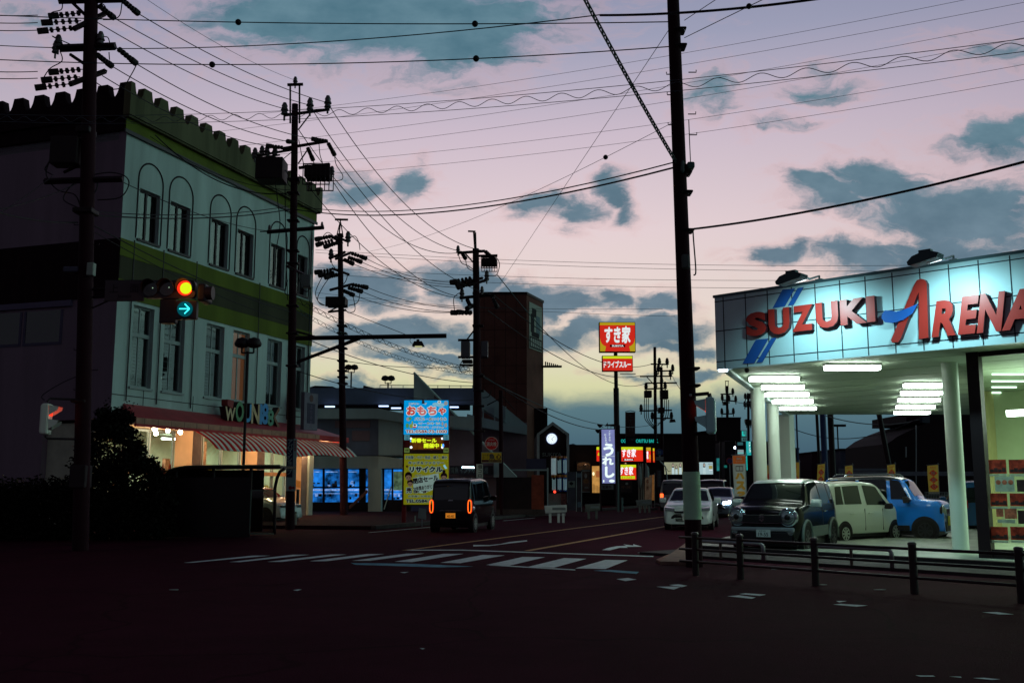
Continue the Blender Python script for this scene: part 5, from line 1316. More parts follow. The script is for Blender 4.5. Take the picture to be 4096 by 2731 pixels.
# pedestrian signals: one left pole, one right pole
def ped_signal(label, px, py, Y, side, hm, sc=1.0):
    o = at(px, py, Y); t = thing('pedestrian_signal', label, 'pedestrian light', o, R(10) if side < 0 else R(-14), 'pedestrian signals at the crossing')
    s = side; b = MB(); w, h = .20 * sc, .40 * sc
    pr = [(-.5 * w, -h), (.5 * w, -h), (.5 * w, h), (-.5 * w, h)]
    b.prism([(-.5 * w * s, -h), (.40 * w * s, -h), (.55 * w * s, -h * .82), (.55 * w * s, h * .82), (.40 * w * s, h), (-.5 * w * s, h)], -.22 * sc, .22 * sc); b.build('housing', hm, t, bevel=.04)
    for k, z in ((0, h * .48), (1, -h * .42)):
        b = MB(); X = -.5 * w * s; l = .24 * sc
        b.add([(X, -.2 * sc, z + h * .42), (X - s * l, -.2 * sc, z + h * .32), (X - s * l * .9, -.2 * sc, z + h * .1), (X, -.2 * sc, z - h * .25), (X, .2 * sc, z + h * .42), (X - s * l, .2 * sc, z + h * .32), (X - s * l * .9, .2 * sc, z + h * .1), (X, .2 * sc, z - h * .25)],
              [(0, 1, 2, 3), (4, 7, 6, 5), (0, 4, 5, 1)]); b.build('visor', hm, t)
        b = MB(); b.box(X - s * .012, X - s * .002, -.15 * sc, .15 * sc, z - h * .28, z + h * .36); b.build('lens', glow_mat('ped_red', (1.0, .05, .02), 1.2) if k == 0 else M_LENSOFF, t)
        if k == 0:
            ld = bpy.data.lights.new('ped_glow', 'POINT'); ld.energy = .13; ld.color = (1, .06, .02); ld.shadow_soft_size = .05
            lo = bpy.data.objects.new('ped_glow', ld); COL.objects.link(lo); lo.parent = t; lo.location = (X - s * .14, -.05, z - .05)
    return t
ps = ped_signal('pale pedestrian signal glowing red, low beside the thick near left pole', 185, 1676, 24.0, -1, mat('ped_housing_cream', (.88, .92, .80), .5), .92)
b = MB(); b.tube([(0, 0, .42), (.05, .05, .5), (.7, .3, .5)], .03, 6); b.tube([(0, 0, -.4), (.05, .05, -.46), (.7, .3, -.46)], .03, 6); b.build('bracket', M_SIGD, ps)

# second left pole ---------------------------------------------------------------
p2 = Pole('utility_pole', 'tall utility pole before the awning', (1160, 2112), (1180, 418), 36, .17, .12)
p2.t['label'] = 'tall utility pole with street lamp arm and transformers before the striped awning'
for x in (1161, 1198): p2.bar((x, 345), (x, 494), .05, 'top_bracket', dy=(-.1, -.1))
p2.bar((1150, 340), (1212, 338), .09); p2.pin(1181, 330, 0, 1.3)
p2.bar((1135, 462), (1318, 438), .09); p2.bar((1193, 520), (1240, 458), .04, 'brace')
for px, py in ((1138, 446), (1240, 428), (1311, 418)): p2.pin(px, py, 0, 2.0)
p2.bar((1130, 595), (1312, 565), .09); p2.bar((1193, 655), (1230, 600), .04, 'brace')
for a, b in (((1135, 592), (1066, 583)), ((1180, 570), (1150, 566)), ((1310, 566), (1248, 556))): p2.strain(a, b, (0, -.4), r=.08)
for a, b in (((1312, 572), (1338, 620)), ((1230, 590), (1252, 640))): p2.strain(a, b, (0, .6), r=.08)
p2.box(1034, 642, 1139, 728, .9, 'transformer', 0); p2.bar((1020, 625), (1165, 600), .07); p2.bar((1040, 632), (1120, 620), .05)
for x in (1020, 1048, 1068, 1100): p2.pin(x, 612 if x > 1030 else 620, 0, 1.6)
p2.bar((1195, 672), (1318, 657), .09); p2.cage(1222, 668, 1325, 752)
p2.pin(1328, 690, 0, 1.4)
for pts in ([(1338, 622), (1345, 660), (1370, 700), (1365, 720), (1330, 724)], [(1195, 700), (1215, 720), (1232, 735)], [(1252, 640), (1258, 662)], [(1276, 575), (1280, 620), (1290, 650)], [(1140, 680), (1152, 700), (1150, 730), (1165, 750)], [(1100, 728), (1110, 800), (1120, 900), (1105, 1000), (1100, 1100)], [(1140, 728), (1142, 900), (1146, 1050), (1150, 1200)], [(1165, 610), (1130, 640), (1120, 660)], [(1195, 560), (1215, 660), (1240, 740)]): p2.cable(pts, .016)
p2.bar((1068, 928), (1296, 910), .11); p2.pin(1078, 916, 0, .9); p2.pin(1288, 902, 0, .8); p2.bar((1040, 926), (1070, 926), .03, 'stub')
p2.bar((1150, 1065), (1215, 1098), .09, dy=(-.5, .6)); p2.box(1205, 1100, 1245, 1150, .35, 'meter_box', .5, mat('meter_box_grey', (.16, .18, .18), .6))
p2.cable([(1190, 1100), (1215, 1160), (1235, 1162), (1240, 1140)], .02); p2.cable([(1150, 1120), (1140, 1170), (1155, 1180)], .02)
for y in (715, 770, 880, 1000, 1050, 1220, 1330, 1460): p2.box(1152 - (y - 700) * .008, y, 1198 - (y - 700) * .008, y + 8, .36, 'clamp_band')
lmp = p2.bar((1166, 1353), (1786, 1343), .12, 'lamp_arm'); p2.bar((1186, 1452), (1440, 1356), .05, 'lamp_stay', dy=(-.1, 0)); p2.bar((1192, 1444), (1430, 1352), .05, 'lamp_stay', dy=(.1, 0)); p2.bar((1185, 1325), (1282, 1352), .05, 'lamp_stay')
b = MB(); c = p2.P(1672, 1352); b.box(c.x - .05, c.x + .05, c.y - .05, c.y + .05, c.z - .16, c.z - .05); b.prism([(c.x - .20, c.z - .30), (c.x + .24, c.z - .30), (c.x + .16, c.z - .14), (c.x - .12, c.z - .14)], c.y - .2, c.y + .2); b.build('lamp_head', M_STEEL, p2.t)
b = MB(); b.box(c.x - .1, c.x + .15, c.y - .12, c.y + .12, c.z - .33, c.z - .301); b.build('lamp_lens', glow_mat('dim_lamp', (.8, .8, .4), .5), p2.t)
p2.cable([(1372, 1240), (1640, 1345), (1645, 1352)], .012); p2.cable([(1650, 1350), (1640, 1358), (1645, 1372), (1662, 1376)], .01)
# advertising plate strapped to that pole
o = at(1166, 1858, 35.72); ap = thing('pole_advert', 'tall narrow advertising plate with white katakana strapped to the lamp-arm pole', 'sign', o)
w2, h2_ = 19 * 35.7 / 4000, 103 * 35.7 / 4000
b = MB(); b.box(-w2, w2, 0, .03, -h2_, h2_); ao = b.build('board', mat('advert_pale', (.26, .38, .38), .6), ap)
b = MB(); b.box(-w2, w2 * .28, -.006, -.001, -h2_ * .48, h2_); b.build('advert_panel', mat('advert_navy', (.012, .014, .05), .6), ao)
b = MB()
for k, ch in enumerate('アパマンショップ'): b.text(ch, -w2 * .38, h2_ * (.88 - .165 * k), .20, -.008, bold=.02)
b.build('advert_lettering', mat('advert_ink_pale', (.25, .36, .36), .6), ao)
b = MB()
for k in range(5): b.disc(w2 * .62, h2_ * (.9 - .085 * k), .03, -.006, -.001, 10)
b.disc(-w2 * .1, -h2_ * .88, .07, -.006, -.001, 8); b.disc(w2 * .55, -h2_ * .88, .05, -.006, -.001, 8)
b.build('advert_dots', mat('advert_red', (.25, .02, .03), .6), ao)
# third and fourth poles ---------------------------------------------------------
p3 = Pole('utility_pole', 'utility pole with forked top rising from the blue-windowed shop front', (1376, 2067), (1360, 935), 49, .19, .13)
p3.bar((1357, 935), (1362, 878), .05, 'spike'); p3.bar((1345, 950), (1360, 890), .04, 'spike'); p3.bar((1373, 950), (1363, 890), .04, 'spike'); p3.bar((1340, 878), (1392, 879), .08)
p3.bar((1322, 944), (1368, 972), .12, dy=(-.5, .6)); p3.bar((1340, 945), (1395, 968), .10, dy=(-.5, .6)); p3.bar((1342, 1036), (1405, 1010), .10, dy=(-.6, .5)); p3.bar((1318, 1034), (1380, 1008), .10, dy=(-.6, .5))
p3.bar((1328, 1074), (1396, 1098), .10, dy=(-.5, .6)); p3.bar((1320, 1160), (1408, 1137), .10, dy=(-.6, .5))
for a, b in (((1325, 945), (1262, 958)), ((1335, 960), (1265, 980)), ((1352, 970), (1298, 988)), ((1330, 1080), (1260, 1090)), ((1340, 1090), (1275, 1102)), ((1352, 1098), (1300, 1110))): p3.strain(a, b, (0, -.5), r=.11)
for a, b in (((1403, 1012), (1465, 1034)), ((1390, 1028), (1446, 1048)), ((1375, 1038), (1412, 1055)), ((1405, 1138), (1470, 1150)), ((1390, 1150), (1448, 1166)), ((1372, 1162), (1414, 1180))): p3.strain(a, b, (0, .6), r=.11)
p3.pin(1392, 955, 0, 2.2); p3.pin(1324, 1022, 0, 2.0)
p3.box(1308, 1192, 1386, 1226, .9, 'switch_box'); p3.bar((1302, 1222), (1390, 1222), .08); p3.bar((1312, 1248), (1385, 1240), .08); p3.bar((1312, 1248), (1350, 1228), .05, 'brace')
for pts in ([(1398, 952), (1420, 945), (1435, 970), (1440, 1000)], [(1340, 950), (1310, 930), (1280, 960), (1262, 980)], [(1290, 1105), (1262, 1170), (1280, 1215), (1310, 1222)], [(1318, 1110), (1290, 1150), (1270, 1200), (1305, 1224)], [(1412, 1185), (1420, 1240), (1395, 1250), (1382, 1238)], [(1440, 1170), (1430, 1210), (1395, 1222)], [(1325, 1036), (1330, 1060), (1352, 1085)], [(1390, 1100), (1385, 1120), (1375, 1136)]): p3.cable(pts, .02)
for y in (1300, 1330, 1390, 1440, 1480, 1505, 1530): p3.box(1349 + (y - 1300) * .01, y, 1388 + (y - 1300) * .01, y + 7, .46, 'clamp_band')
p4 = Pole('utility_pole', 'utility pole with a caged cutout box standing before the brown tower', (1917, 2075), (1903, 995), 46, .20, .15)
p4.bar((1895, 925), (1900, 1000), .06, 'spike'); p4.bar((1872, 925), (1902, 926), .06); p4.bar((1902, 930), (1904, 1000), .05, 'spike')
p4.bar((1829, 1012), (1940, 1004), .10); p4.bar((1862, 1015), (1893, 1050), .05, 'brace'); p4.pin(1832, 1002, 0, 1.4); p4.bar((1905, 1024), (1990, 1022), .09); p4.cage(1926, 1036, 1988, 1080)
p4.strain((1940, 1005), (1972, 1034), (0, .6), r=.1); p4.strain((1850, 1016), (1862, 1034), (0, .3), r=.09)
p4.bar((1875, 1142), (1952, 1118), .10, dy=(-.5, .5)); p4.bar((1862, 1128), (1930, 1112), .10, dy=(-.5, .5)); p4.pin(1947, 1108, 0, 1.8)
for a, b in (((1890, 1112), (1802, 1130)), ((1892, 1120), (1825, 1140)), ((1895, 1128), (1830, 1150))): p4.strain(a, b, (0, -.5), r=.11)
p4.bar((1838, 1192), (1975, 1178), .11); p4.pin(1848, 1180, 0, 1.8); p4.pin(1928, 1165, 0, 1.4); p4.strain((1868, 1196), (1882, 1226), (0, .3), r=.1); p4.strain((1965, 1180), (1990, 1230), (0, .4), r=.09)
for a, b in (((1890, 1252), (1804, 1250)), ((1890, 1250), (1828, 1248)), ((1892, 1222), (1868, 1234))): p4.strain(a, b, (0, -.5), r=.11)
p4.box(1845, 1368, 1880, 1432, .7, 'transformer', 0, mat('transformer_grey', (.10, .09, .11), .5)); p4.bar((1832, 1360), (1895, 1360), .08); p4.bar((1832, 1428), (1895, 1428), .08); p4.bar((1868, 1358), (1895, 1322), .05, 'brace'); p4.box(1925, 1368, 1952, 1430, .7, 'transformer', .4, mat('transformer_grey', (.10, .09, .11), .5))
p4.bar((1838, 1460), (1895, 1460), .07); p4.box(1850, 1440, 1890, 1452, .5, 'bracket')
for pts in ([(1832, 1012), (1845, 1050), (1870, 1062), (1895, 1080)], [(1990, 1035), (1998, 1060), (1985, 1100), (1950, 1102)], [(1862, 1036), (1870, 1070), (1895, 1085)], [(1818, 1240), (1816, 1190), (1850, 1165)], [(1850, 1190), (1900, 1192), (1945, 1185)], [(1850, 1440), (1838, 1470), (1850, 1490), (1880, 1480)], [(1965, 1560), (1955, 1585), (1930, 1590)]): p4.cable(pts, .02)
for y in (1300, 1500, 1560, 1620, 1720): p4.box(1886 + (y - 1000) * .012, y, 1930 + (y - 1000) * .012, y + 7, .5, 'clamp_band')
# adverts and hydrant sign on the fourth pole
o = at(1918, 1900, 45.6); ap = thing('pole_advert', 'pale vertical plate with dark characters above the dark van', 'sign', o)
b = MB(); b.box(-.15, .15, 0, .03, -.55, .5); ao = b.build('board', mat('advert_cream', (.72, .80, .68), .6), ap)
b = MB()
for k, ch in enumerate('個コロ・イ'): b.text(ch, .02, .38 - .2 * k, .19, -.003, bold=.02)
b.build('advert_lettering', M_BLACK, ao)
o = at(1966, 1773, 45.5); hy = thing('hydrant_sign', 'round red fire hydrant sign with white rim and characters', 'sign', o)
b = MB(); b.disc(0, 0, .31, 0, .03, 36); b.build('disc', mat('hydrant_red', (.75, .02, .02), .4, var=.25), hy)
b = MB(); n = 40
for k in range(n):
    a, c_ = 2 * math.pi * k / n, 2 * math.pi * (k + 1) / n
    b.add([(.28 * math.cos(a), -.003, .28 * math.sin(a)), (.30 * math.cos(a), -.003, .30 * math.sin(a)), (.30 * math.cos(c_), -.003, .30 * math.sin(c_)), (.28 * math.cos(c_), -.003, .28 * math.sin(c_))], [(0, 3, 2, 1)])
b.text('消火栓', 0, -.02, .2, -.004, width=.46, bold=.02); b.text('FIRE HYDRANT', 0, .16, .07, -.004, width=.3)
b.build('sign_lettering', mat('sign_white', (.85, .9, .8), .5), hy); b = MB(); b.tube([(-.62, .1, .12), (0, .05, .12)], .02, 6); b.build('bracket', M_STEEL, hy)
o = at(1966, 1829, 45.4); fs = thing('tackle_sign', 'yellow rectangular fishing shop sign with a dark blue character below the hydrant sign', 'sign', o)
b = MB(); b.box(-.45, .45, 0, .03, -.22, .22); bo = b.build('board', mat('tackle_yellow', (.85, .58, .02), .5, var=.15), fs)
b = MB(); b.box(-.46, .46, -.004, .034, .2201, .24); b.box(-.46, .46, -.004, .034, -.24, -.2201); b.box(-.46, -.4501, -.004, .034, -.2201, .2201); b.box(.4501, .46, -.004, .034, -.2201, .2201); b.build('frame', mat('frame_pale', (.36, .48, .44), .5), bo)
b = MB(); b.text('魚', .02, .04, .27, -.004, bold=.03); b.build('lettering_blue', mat('ink_blue', (.01, .015, .10), .5), bo)
b = MB(); b.text('心', .32, .04, .26, -.004, bold=.03); b.text('つり具', -.27, .10, .1, -.004, width=.28, bold=.01); b.text('ボート', -.27, -.02, .1, -.004, width=.28, bold=.01); b.box(-.44, .44, -.003, -.001, -.21, -.10); b.build('lettering_dark', mat('ink_maroon', (.10, .015, .02), .5), bo)
b = MB(); b.text('☎82-3500', .13, -.155, .1, -.005, width=.56, bold=.012); b.build('lettering_yellow', mat('ink_yellow', (.36, .28, .05), .5), bo)
tp_ = Pole('utility_pole', 'thin dark pole just right of the hydrant sign', (2006, 2072), (2003, 1560), 50, .12, .10)
tp_.bar((1948, 1620), (2003, 1592), .04, 'brace'); tp_.bar((2006, 1580), (2060, 1640), .03, 'stay')
# near right pole ---------------------------------------------------------------
p5 = Pole('utility_pole', 'thick dark near pole on the right corner with a pale wrap near its foot', (2778, 2256), (2690, -60), 19.7, .168, .125)
b = MB(); a0 = p5.P(2766, 1886); a1 = p5.P(2772, 2076)
fr_ = lambda z: Lc(p5.t, p5.top) * (z / p5.h)
zt_, zb_ = at(2766, 1886, 19.7).z, at(2772, 2076, 19.7).z
b.tube([fr_(zb_), fr_(zt_)], .176, 20, .172); b.build('pole_wrap', mat('pole_wrap_pale', (.52, .86, .58), .6, var=.12), p5.t, smooth=True, auto=40)
for y in (120, 185, 665, 690, 768, 1470, 1538, 920): p5.box(2694 + (y) * .036 - 6, y, 2733 + y * .04 + 4, y + 10, .36, 'clamp_band')
p5.box(2690 + 6, 78, 2700, 98, .2, 'clamp_lug'); p5.box(2745, 655, 2775, 680, .3, 'clamp_lug', -.1, mat('lug_green', (.05, .11, .11), .5)); p5.box(2722, 644, 2738, 690, .1, 'number_tag', -.18, mat('tag_grey', (.10, .14, .14), .6))
p5.box(2726, 1018, 2758, 1074, .1, 'number_tag', -.2, mat('tag_grey2', (.075, .085, .085), .6))
for k, (x, y, s_) in enumerate(((2697, 298, -1), (2700, 380, -1), (2754, 290, 1), (2752, 457, 1), (2756, 540, 1), (2704, 500, -1))): p5.rung(x, y, s_)
p5.cable([(2755, 480), (2758, 560), (2762, 650)], .01); p5.cable([(2772, 925), (2774, 960), (2782, 1060), (2782, 1095), (2774, 1100)], .015)
p5.cable([(2742, 1300), (2744, 1530)], .012, 'conduit', mat('conduit_teal', (.06, .16, .15), .5))
p5.bar((2760, 1580), (2836, 1573), .05, 'signal_bracket', dy=(-.2, -.3)); p5.bar((2836, 1573), (2842, 1600), .06, 'signal_bracket', dy=(-.3, -.3)); p5.bar((2775, 1735), (2836, 1728), .05, 'signal_bracket', dy=(-.2, -.3))
b = MB(); c = p5.P(2762, 1580, -.24); b.ball(c, .03); b.build('bracket_end', M_GALV, p5.t)
ped_signal('teal grey pedestrian signal with red glow under its visor on the near right pole', 2843, 1662, 19.4, 1, mat('ped_housing_teal', (.55, .97, .95), .5), .88)
# distant poles beyond the restaurant
def farpole(label, base, topp, Y, arms, boxes=(), cages=()):
    p = Pole('utility_pole', label, base, topp, Y, .17, .13)
    for (x0, y0, x1, y1) in arms:
        p.bar((x0, y0), (x1, y1), .10)
        for k in range(3):
            if rnd.random() < .8: p.pin(x0 + (x1 - x0) * (.05 + .45 * k), y0 - 6 + (y1 - y0) * (.05 + .45 * k), 0, 2.6, M_STEEL)
    for bb in boxes: p.box(*bb, .7, 'transformer')
    return p
pa = farpole('taller of the twin far poles with cables fanning down, right of the restaurant sign', (2624, 2007), (2619, 1388), 90, ((2603, 1456, 2672, 1457), (2560, 1505, 2688, 1504), (2580, 1556, 2665, 1552), (2558, 1643, 2688, 1640)), ((2577, 1562, 2606, 1590),))
for k in range(3):
    x = 2578 + 8 * k; pa.cable([(x, 1592), (x - 1, 1640), (x + 2, 1675), (2600 + 6 * k, 1700), (2618, 1718)], .04)
pa.bar((2588, 1508), (2618, 1540), .06, 'brace'); pa.bar((2650, 1460), (2622, 1490), .06, 'brace')
pb = farpole('shorter of the twin far poles, carrying a street light on a low arm', (2650, 2005), (2645, 1468), 92, ((2630, 1484, 2694, 1482), (2585, 1532, 2708, 1531), (2605, 1673, 2690, 1672)), ((2640, 1560, 2672, 1596), (2632, 1630, 2657, 1652)))
for k in range(3):
    x = 2658 + 8 * k; pb.cable([(x, 1598), (x, 1640), (x - 6, 1670), (2640, 1690), (2630, 1702)], .04)
b = MB(); c = pb.P(2689, 1683); b.prism([(c.x - .25, c.z - .15), (c.x + .3, c.z - .1), (c.x + .2, c.z + .15), (c.x - .2, c.z + .15)], c.y - .2, c.y + .2); b.build('lamp_head', M_STEEL, pb.t)
pc = farpole('far pole with ladder-like top bracket behind the dark billboard', (2912, 2000), (2908, 1543), 105, ((2882, 1576, 2934, 1575), (2886, 1599, 2946, 1605), (2885, 1655, 2936, 1654)), ((2892, 1606, 2910, 1620),))
for x in (2902, 2913): pc.bar((x, 1524), (x, 1562), .05, 'top_bracket')
pc.bar((2900, 1524), (2916, 1524), .06)
pd = farpole('far pole close beside the first canopy column', (2995, 2000), (2993, 1573), 112, ((2980, 1594, 3004, 1592), (2978, 1626, 3003, 1625), (2985, 1700, 3003, 1700)), ((2980, 1676, 2990, 1690),))

# ------------------------------------------------------------------ overhead wires
def ends(a, b): return (-.9 if a[0] <= -60 else 0.0), (2.0 if b[0] >= 2990 else 1.0)     # lines that leave the view run on
def wire(label, a, b, sag=0.3, r=.014, m=None, group=None, name='overhead_wire', n=22, cat='wire'):
    p, q = at(*a), at(*b); pts = []; e0, e1 = ends(a, b); n = int(n * (e1 - e0))
    for k in range(n + 1):
        t = e0 + (e1 - e0) * k / n; v = p.lerp(q, t); v.z -= sag * 4 * t * (1 - t); pts.append(v - p)
    mb = MB(); mb.tube(pts, r, 5); o = mb.build(name, m or M_WIRE); o.location = p
    return tag(o, label, cat, group), p, q, sag
g1 = 'power lines between the two near left poles'
l1 = 'black line from the near left pole to the top crossarm of the lamp-arm pole'
wire(l1, (553, 55, 25), (1311, 412, 36), .25, .014, None, g1); wire(l1, (455, 72, 25), (1240, 422, 36), .25, .014, None, g1); wire(l1, (389, 90, 24.6), (1138, 436, 36), .25, .014, None, g1)
l2 = 'black line from the near left pole to the lower crossarm of the lamp-arm pole'
wire(l2, (547, 257, 25), (1248, 556, 36), .3, .014, None, g1); wire(l2, (447, 265, 25), (1150, 566, 36), .3, .014, None, g1); wire(l2, (410, 304, 24.6), (1066, 583, 36), .3, .014, None, g1)
wire('thin earth wire dropping from the sky to the lamp-arm pole top bracket', (560, -20, 24.5), (1181, 322, 36), .2, .007, M_WIREG)
g2 = 'sagging power lines from the lamp-arm pole to the caged pole'
l3 = 'sagging power line from the top crossarm of the lamp-arm pole to the caged pole'
wire(l3, (1311, 414, 36), (1937, 1003, 46), 1.2, .016, None, g2); wire(l3, (1240, 424, 36), (1880, 1010, 46), 1.3, .016, None, g2); wire(l3, (1195, 520, 36), (1829, 1012, 46), 1.35, .016, None, g2)
l4 = 'sagging power line from the lower crossarm of the lamp-arm pole to the caged pole'
wire(l4, (1338, 624, 36.6), (1970, 1178, 46), 1.0, .016, None, g2); wire(l4, (1330, 724, 36.6), (1880, 1190, 46), 1.1, .016, None, g2); wire(l4, (1225, 735, 36.6), (1838, 1192, 46), .95, .016, None, g2)
g3 = 'short power lines between the forked pole and the caged pole'
l5 = 'upper line strung from the forked pole to the caged pole'; l6 = 'lower line strung from the forked pole to the caged pole'
for a, b in (((1465, 1034, 49.6), (1802, 1130, 45.5)), ((1446, 1048, 49.6), (1825, 1140, 45.5)), ((1412, 1055, 49.6), (1830, 1150, 45.5))): wire(l5, a, b, .25, .016, None, g3)
for a, b in (((1470, 1150, 49.6), (1868, 1234, 45.5)), ((1448, 1166, 49.6), (1828, 1248, 45.5)), ((1414, 1180, 49.6), (1804, 1250, 45.5))): wire(l6, a, b, .25, .016, None, g3)
g4 = 'thin high voltage lines crossing the sky'
l7 = 'hair-thin pale high voltage line rising to the right across the upper sky'
for xa, ya, xb, yb in ((1050, 455, 4200, -70), (700, 545, 4200, -10), (800, 600, 4200, 66), (900, 640, 4200, 132), (1150, 660, 4200, 240), (1250, 700, 4200, 300)):
    wire(l7, (xa, ya, 85), (xb, yb, 60), .8, .014, M_WIREG, g4, n=30)
l8 = 'hair-thin pale line running almost level across the middle of the sky'
for ya, yb in ((999, 1062), (1010, 1085), (1070, 1118), (1095, 1150)):
    wire(l8, (1262, ya, 95), (3600, yb, 80), .5, .018, M_WIREG, g4, n=30)
wire('hair-thin pale line just above the brown tower roof', (1262, 1170, 95), (2700, 1265, 85), .4, .016, M_WIREG, g4); wire('hair-thin pale line meeting the tower sign', (1262, 1190, 95), (2650, 1235, 85), .4, .016, M_WIREG, g4)
def beads(o, p, q, sag, ts, r=.09, nm='cable_bead'):
    for t in ts:
        v = p.lerp(q, t); v.z -= sag * 4 * t * (1 - t); b = MB(); b.ball(v - p, r, 0, 10, 6); b.build(nm, M_WIRE, o)
o, p, q, sg_ = wire('dark wire with round beads across the very top of the sky', (-60, 60, 22), (2690, 88, 19.7), .12, .012, mat('wire_teal_dark', (.02, .05, .06), .6)); beads(o, p, q, sg_, (.395, .735), .07)
o, p, q, sg_ = wire('second beaded dark wire, below the topmost one', (-60, 237, 22), (2694, 186, 19.7), .25, .012, mat('wire_teal_dark', (.02, .05, .06), .6)); beads(o, p, q, sg_, (.355, .735), .07)
wire('dark wire climbing from the left edge to the loop beside the near right pole', (-60, 180, 26), (2400, 60, 19), .35, .012, mat('wire_teal_dark', (.02, .05, .06), .6))
wire('thick twin cable along the very top edge right of the near right pole', (2400, 62, 19), (3300, -8, 16), .08, .025)
o, p, q, sg_ = wire('beaded guy wire slanting down to the left from the near right pole', (2690, 98, 19.7), (2000, 1135, 46), .0, .007, M_WIREG); beads(o, p, q, 0, (.12,), .05)
o, p, q, sg_ = wire('faint beaded guy wire falling gently left from the near right pole', (2706, 483, 19.7), (1480, 1005, 49), .4, .006, M_WIREG); beads(o, p, q, sg_, (.11,), .06)
wire('short guy wire rising right from the pole top edge', (2738, 82, 19.7), (2900, -25, 17), .0, .008, M_WIRE)
o, p, q, sg_ = wire('beaded guy wire rising right from the near right pole', (2738, 152, 19.7), (3080, -15, 15), .0, .008, M_WIRE); beads(o, p, q, 0, (.80,), .05)
wire('thick drop cable running right from the near right pole over the showroom', (2775, 916, 19.7), (4200, 620, 14), .12, .022)
for k, (dy_, r_) in enumerate(((0, .020), (14, .014))):
    wire(('thick' if k == 0 else 'thin') + ' cable of the pair between the near left pole and the lamp-arm pole', (360, 860 - dy_, 24.6), (1160, 838 - dy_, 36), .2, r_)
    wire(('thick' if k == 0 else 'thin') + ' cable of the pair rising from the lamp-arm pole to the near right pole', (1180, 838 - dy_, 36), (2706, 668 - dy_ * 1.5, 19.7), .55, r_)
# wavy spiral messenger cable
def spiral(label, a, b, sag, amp, waves, gap, r=.010, m=None, group=None):
    p, q = at(*a), at(*b); e0, e1 = ends(a, b); n = int(waves * 12 * (e1 - e0)); A, B, C = [], [], []
    for k in range(n + 1):
        t = e0 + (e1 - e0) * k / n; v = p.lerp(q, t); v.z -= sag * 4 * t * (1 - t); v = v - p
        A.append(v + Vector((0, 0, gap / 2))); B.append(v - Vector((0, 0, gap / 2))); C.append(v + Vector((0, 0, amp * math.sin(2 * math.pi * waves * t))))
    mb = MB(); mb.tube(A[::6], r, 5); mb.tube(B[::6], r, 5); o = mb.build('spiral_cable', m or M_WIRE); o.location = p
    mb = MB(); mb.tube(C, r * 1.1, 5); mb.build('spiral_hanger', m or M_WIRE, o)
    return tag(o, label, 'wire', group)
spiral('wavy spiral-hung cable sweeping across the whole sky to the upper right', (-60, 470, 26), (4200, 168, 14), .45, .062, 34, .20, .006, mat('wire_slate', (.10, .13, .16), .6))
spiral('thick spiral-wrapped cable slanting steeply from the top edge to the near right pole', (2330, -20, 15), (2708, 655, 19.6), .05, .05, 26, .10, .013)
spiral('spiral-hung cable descending behind the lamp arm to the caged pole', (1190, 1200, 36), (1890, 1480, 45.6), .3, .07, 26, .16, .010)
spiral('lower spiral-hung cable descending to the caged pole', (1190, 1240, 36), (1890, 1494, 45.6), .45, .07, 26, .14, .008, M_WIREG)
wire('telephone cable from the near left pole down across the corner shop windows', (380, 905, 24.6), (1170, 1250, 36), .2, .016); wire('lower telephone cable from the near left pole crossing the green bands', (380, 930, 24.6), (1168, 1290, 36), .2, .012)
wire('upper telephone cable across the corner shop toward the lamp-arm pole', (490, 728, 24.6), (1070, 924, 36), .2, .012)
wire('cable looping from the shop parapet down to the lamp-arm pole', (620, 540, 34), (1160, 772, 36), .7, .022); wire('thin cable looping beside the parapet loop', (600, 545, 34), (1160, 760, 36), .45, .012)
wire('telephone cable running off the left edge from the near left pole', (-80, 828, 19), (310, 890, 24.4), .1, .02); wire('slack wire from the near left pole up to the left edge', (-80, 850, 19), (305, 735, 24.4), .1, .012); wire('steep slack wire from the near left pole to the left edge', (-80, 900, 19), (215, 700, 24.4), .05, .01)
for y in (60, 90, 120, 285, 312): wire('service wire leaving the near left pole to the left edge', (-80, y, 22), (150, y + 2, 24.1), .02, .012, None, 'service wires to the left edge')
for k, (ya, yb) in enumerate(((1335, 1530), (1410, 1465), (1480, 1600))):
    wire(('upper', 'level', 'lowest')[k] + ' telephone cable from the forked pole toward the caged pole', (1180, ya - (0 if k != 1 else 8), 36 if k != 1 else 49), (1890, yb, 45.7), .35, .016)
wire('cable from the caged pole across the tower foot to the restaurant roof', (1920, 1490, 46), (2420, 1720, 70), .6, .025); wire('thin cable from the caged pole to the restaurant roof', (1920, 1500, 46), (2640, 1690, 90), 1.2, .02, M_WIREG)
wire('cable from the caged pole past the sign pole to the taller twin pole', (1950, 1240, 46), (2560, 1502, 90), 1.2, .025); wire('upper line from the caged pole past the sign pole to the shorter twin pole', (1975, 1180, 46), (2605, 1456, 90), 1.4, .025); wire('line running from the tower edge down to the twin poles', (1990, 1100, 46), (2585, 1532, 92), 2.0, .022, M_WIREG)
wire('cable joining the twin poles and the near right pole', (2690, 1504, 90), (2765, 1600, 40), .2, .018); wire('cable from far pole to far pole past the billboard', (2934, 1605, 105), (3003, 1612, 112), .1, .03)
wire('cable seen under the canopy behind the forecourt', (3140, 1700, 80), (3560, 1722, 70), .8, .03); wire('upper cable seen under the canopy behind the forecourt', (3300, 1662, 60), (3620, 1690, 70), .3, .03)

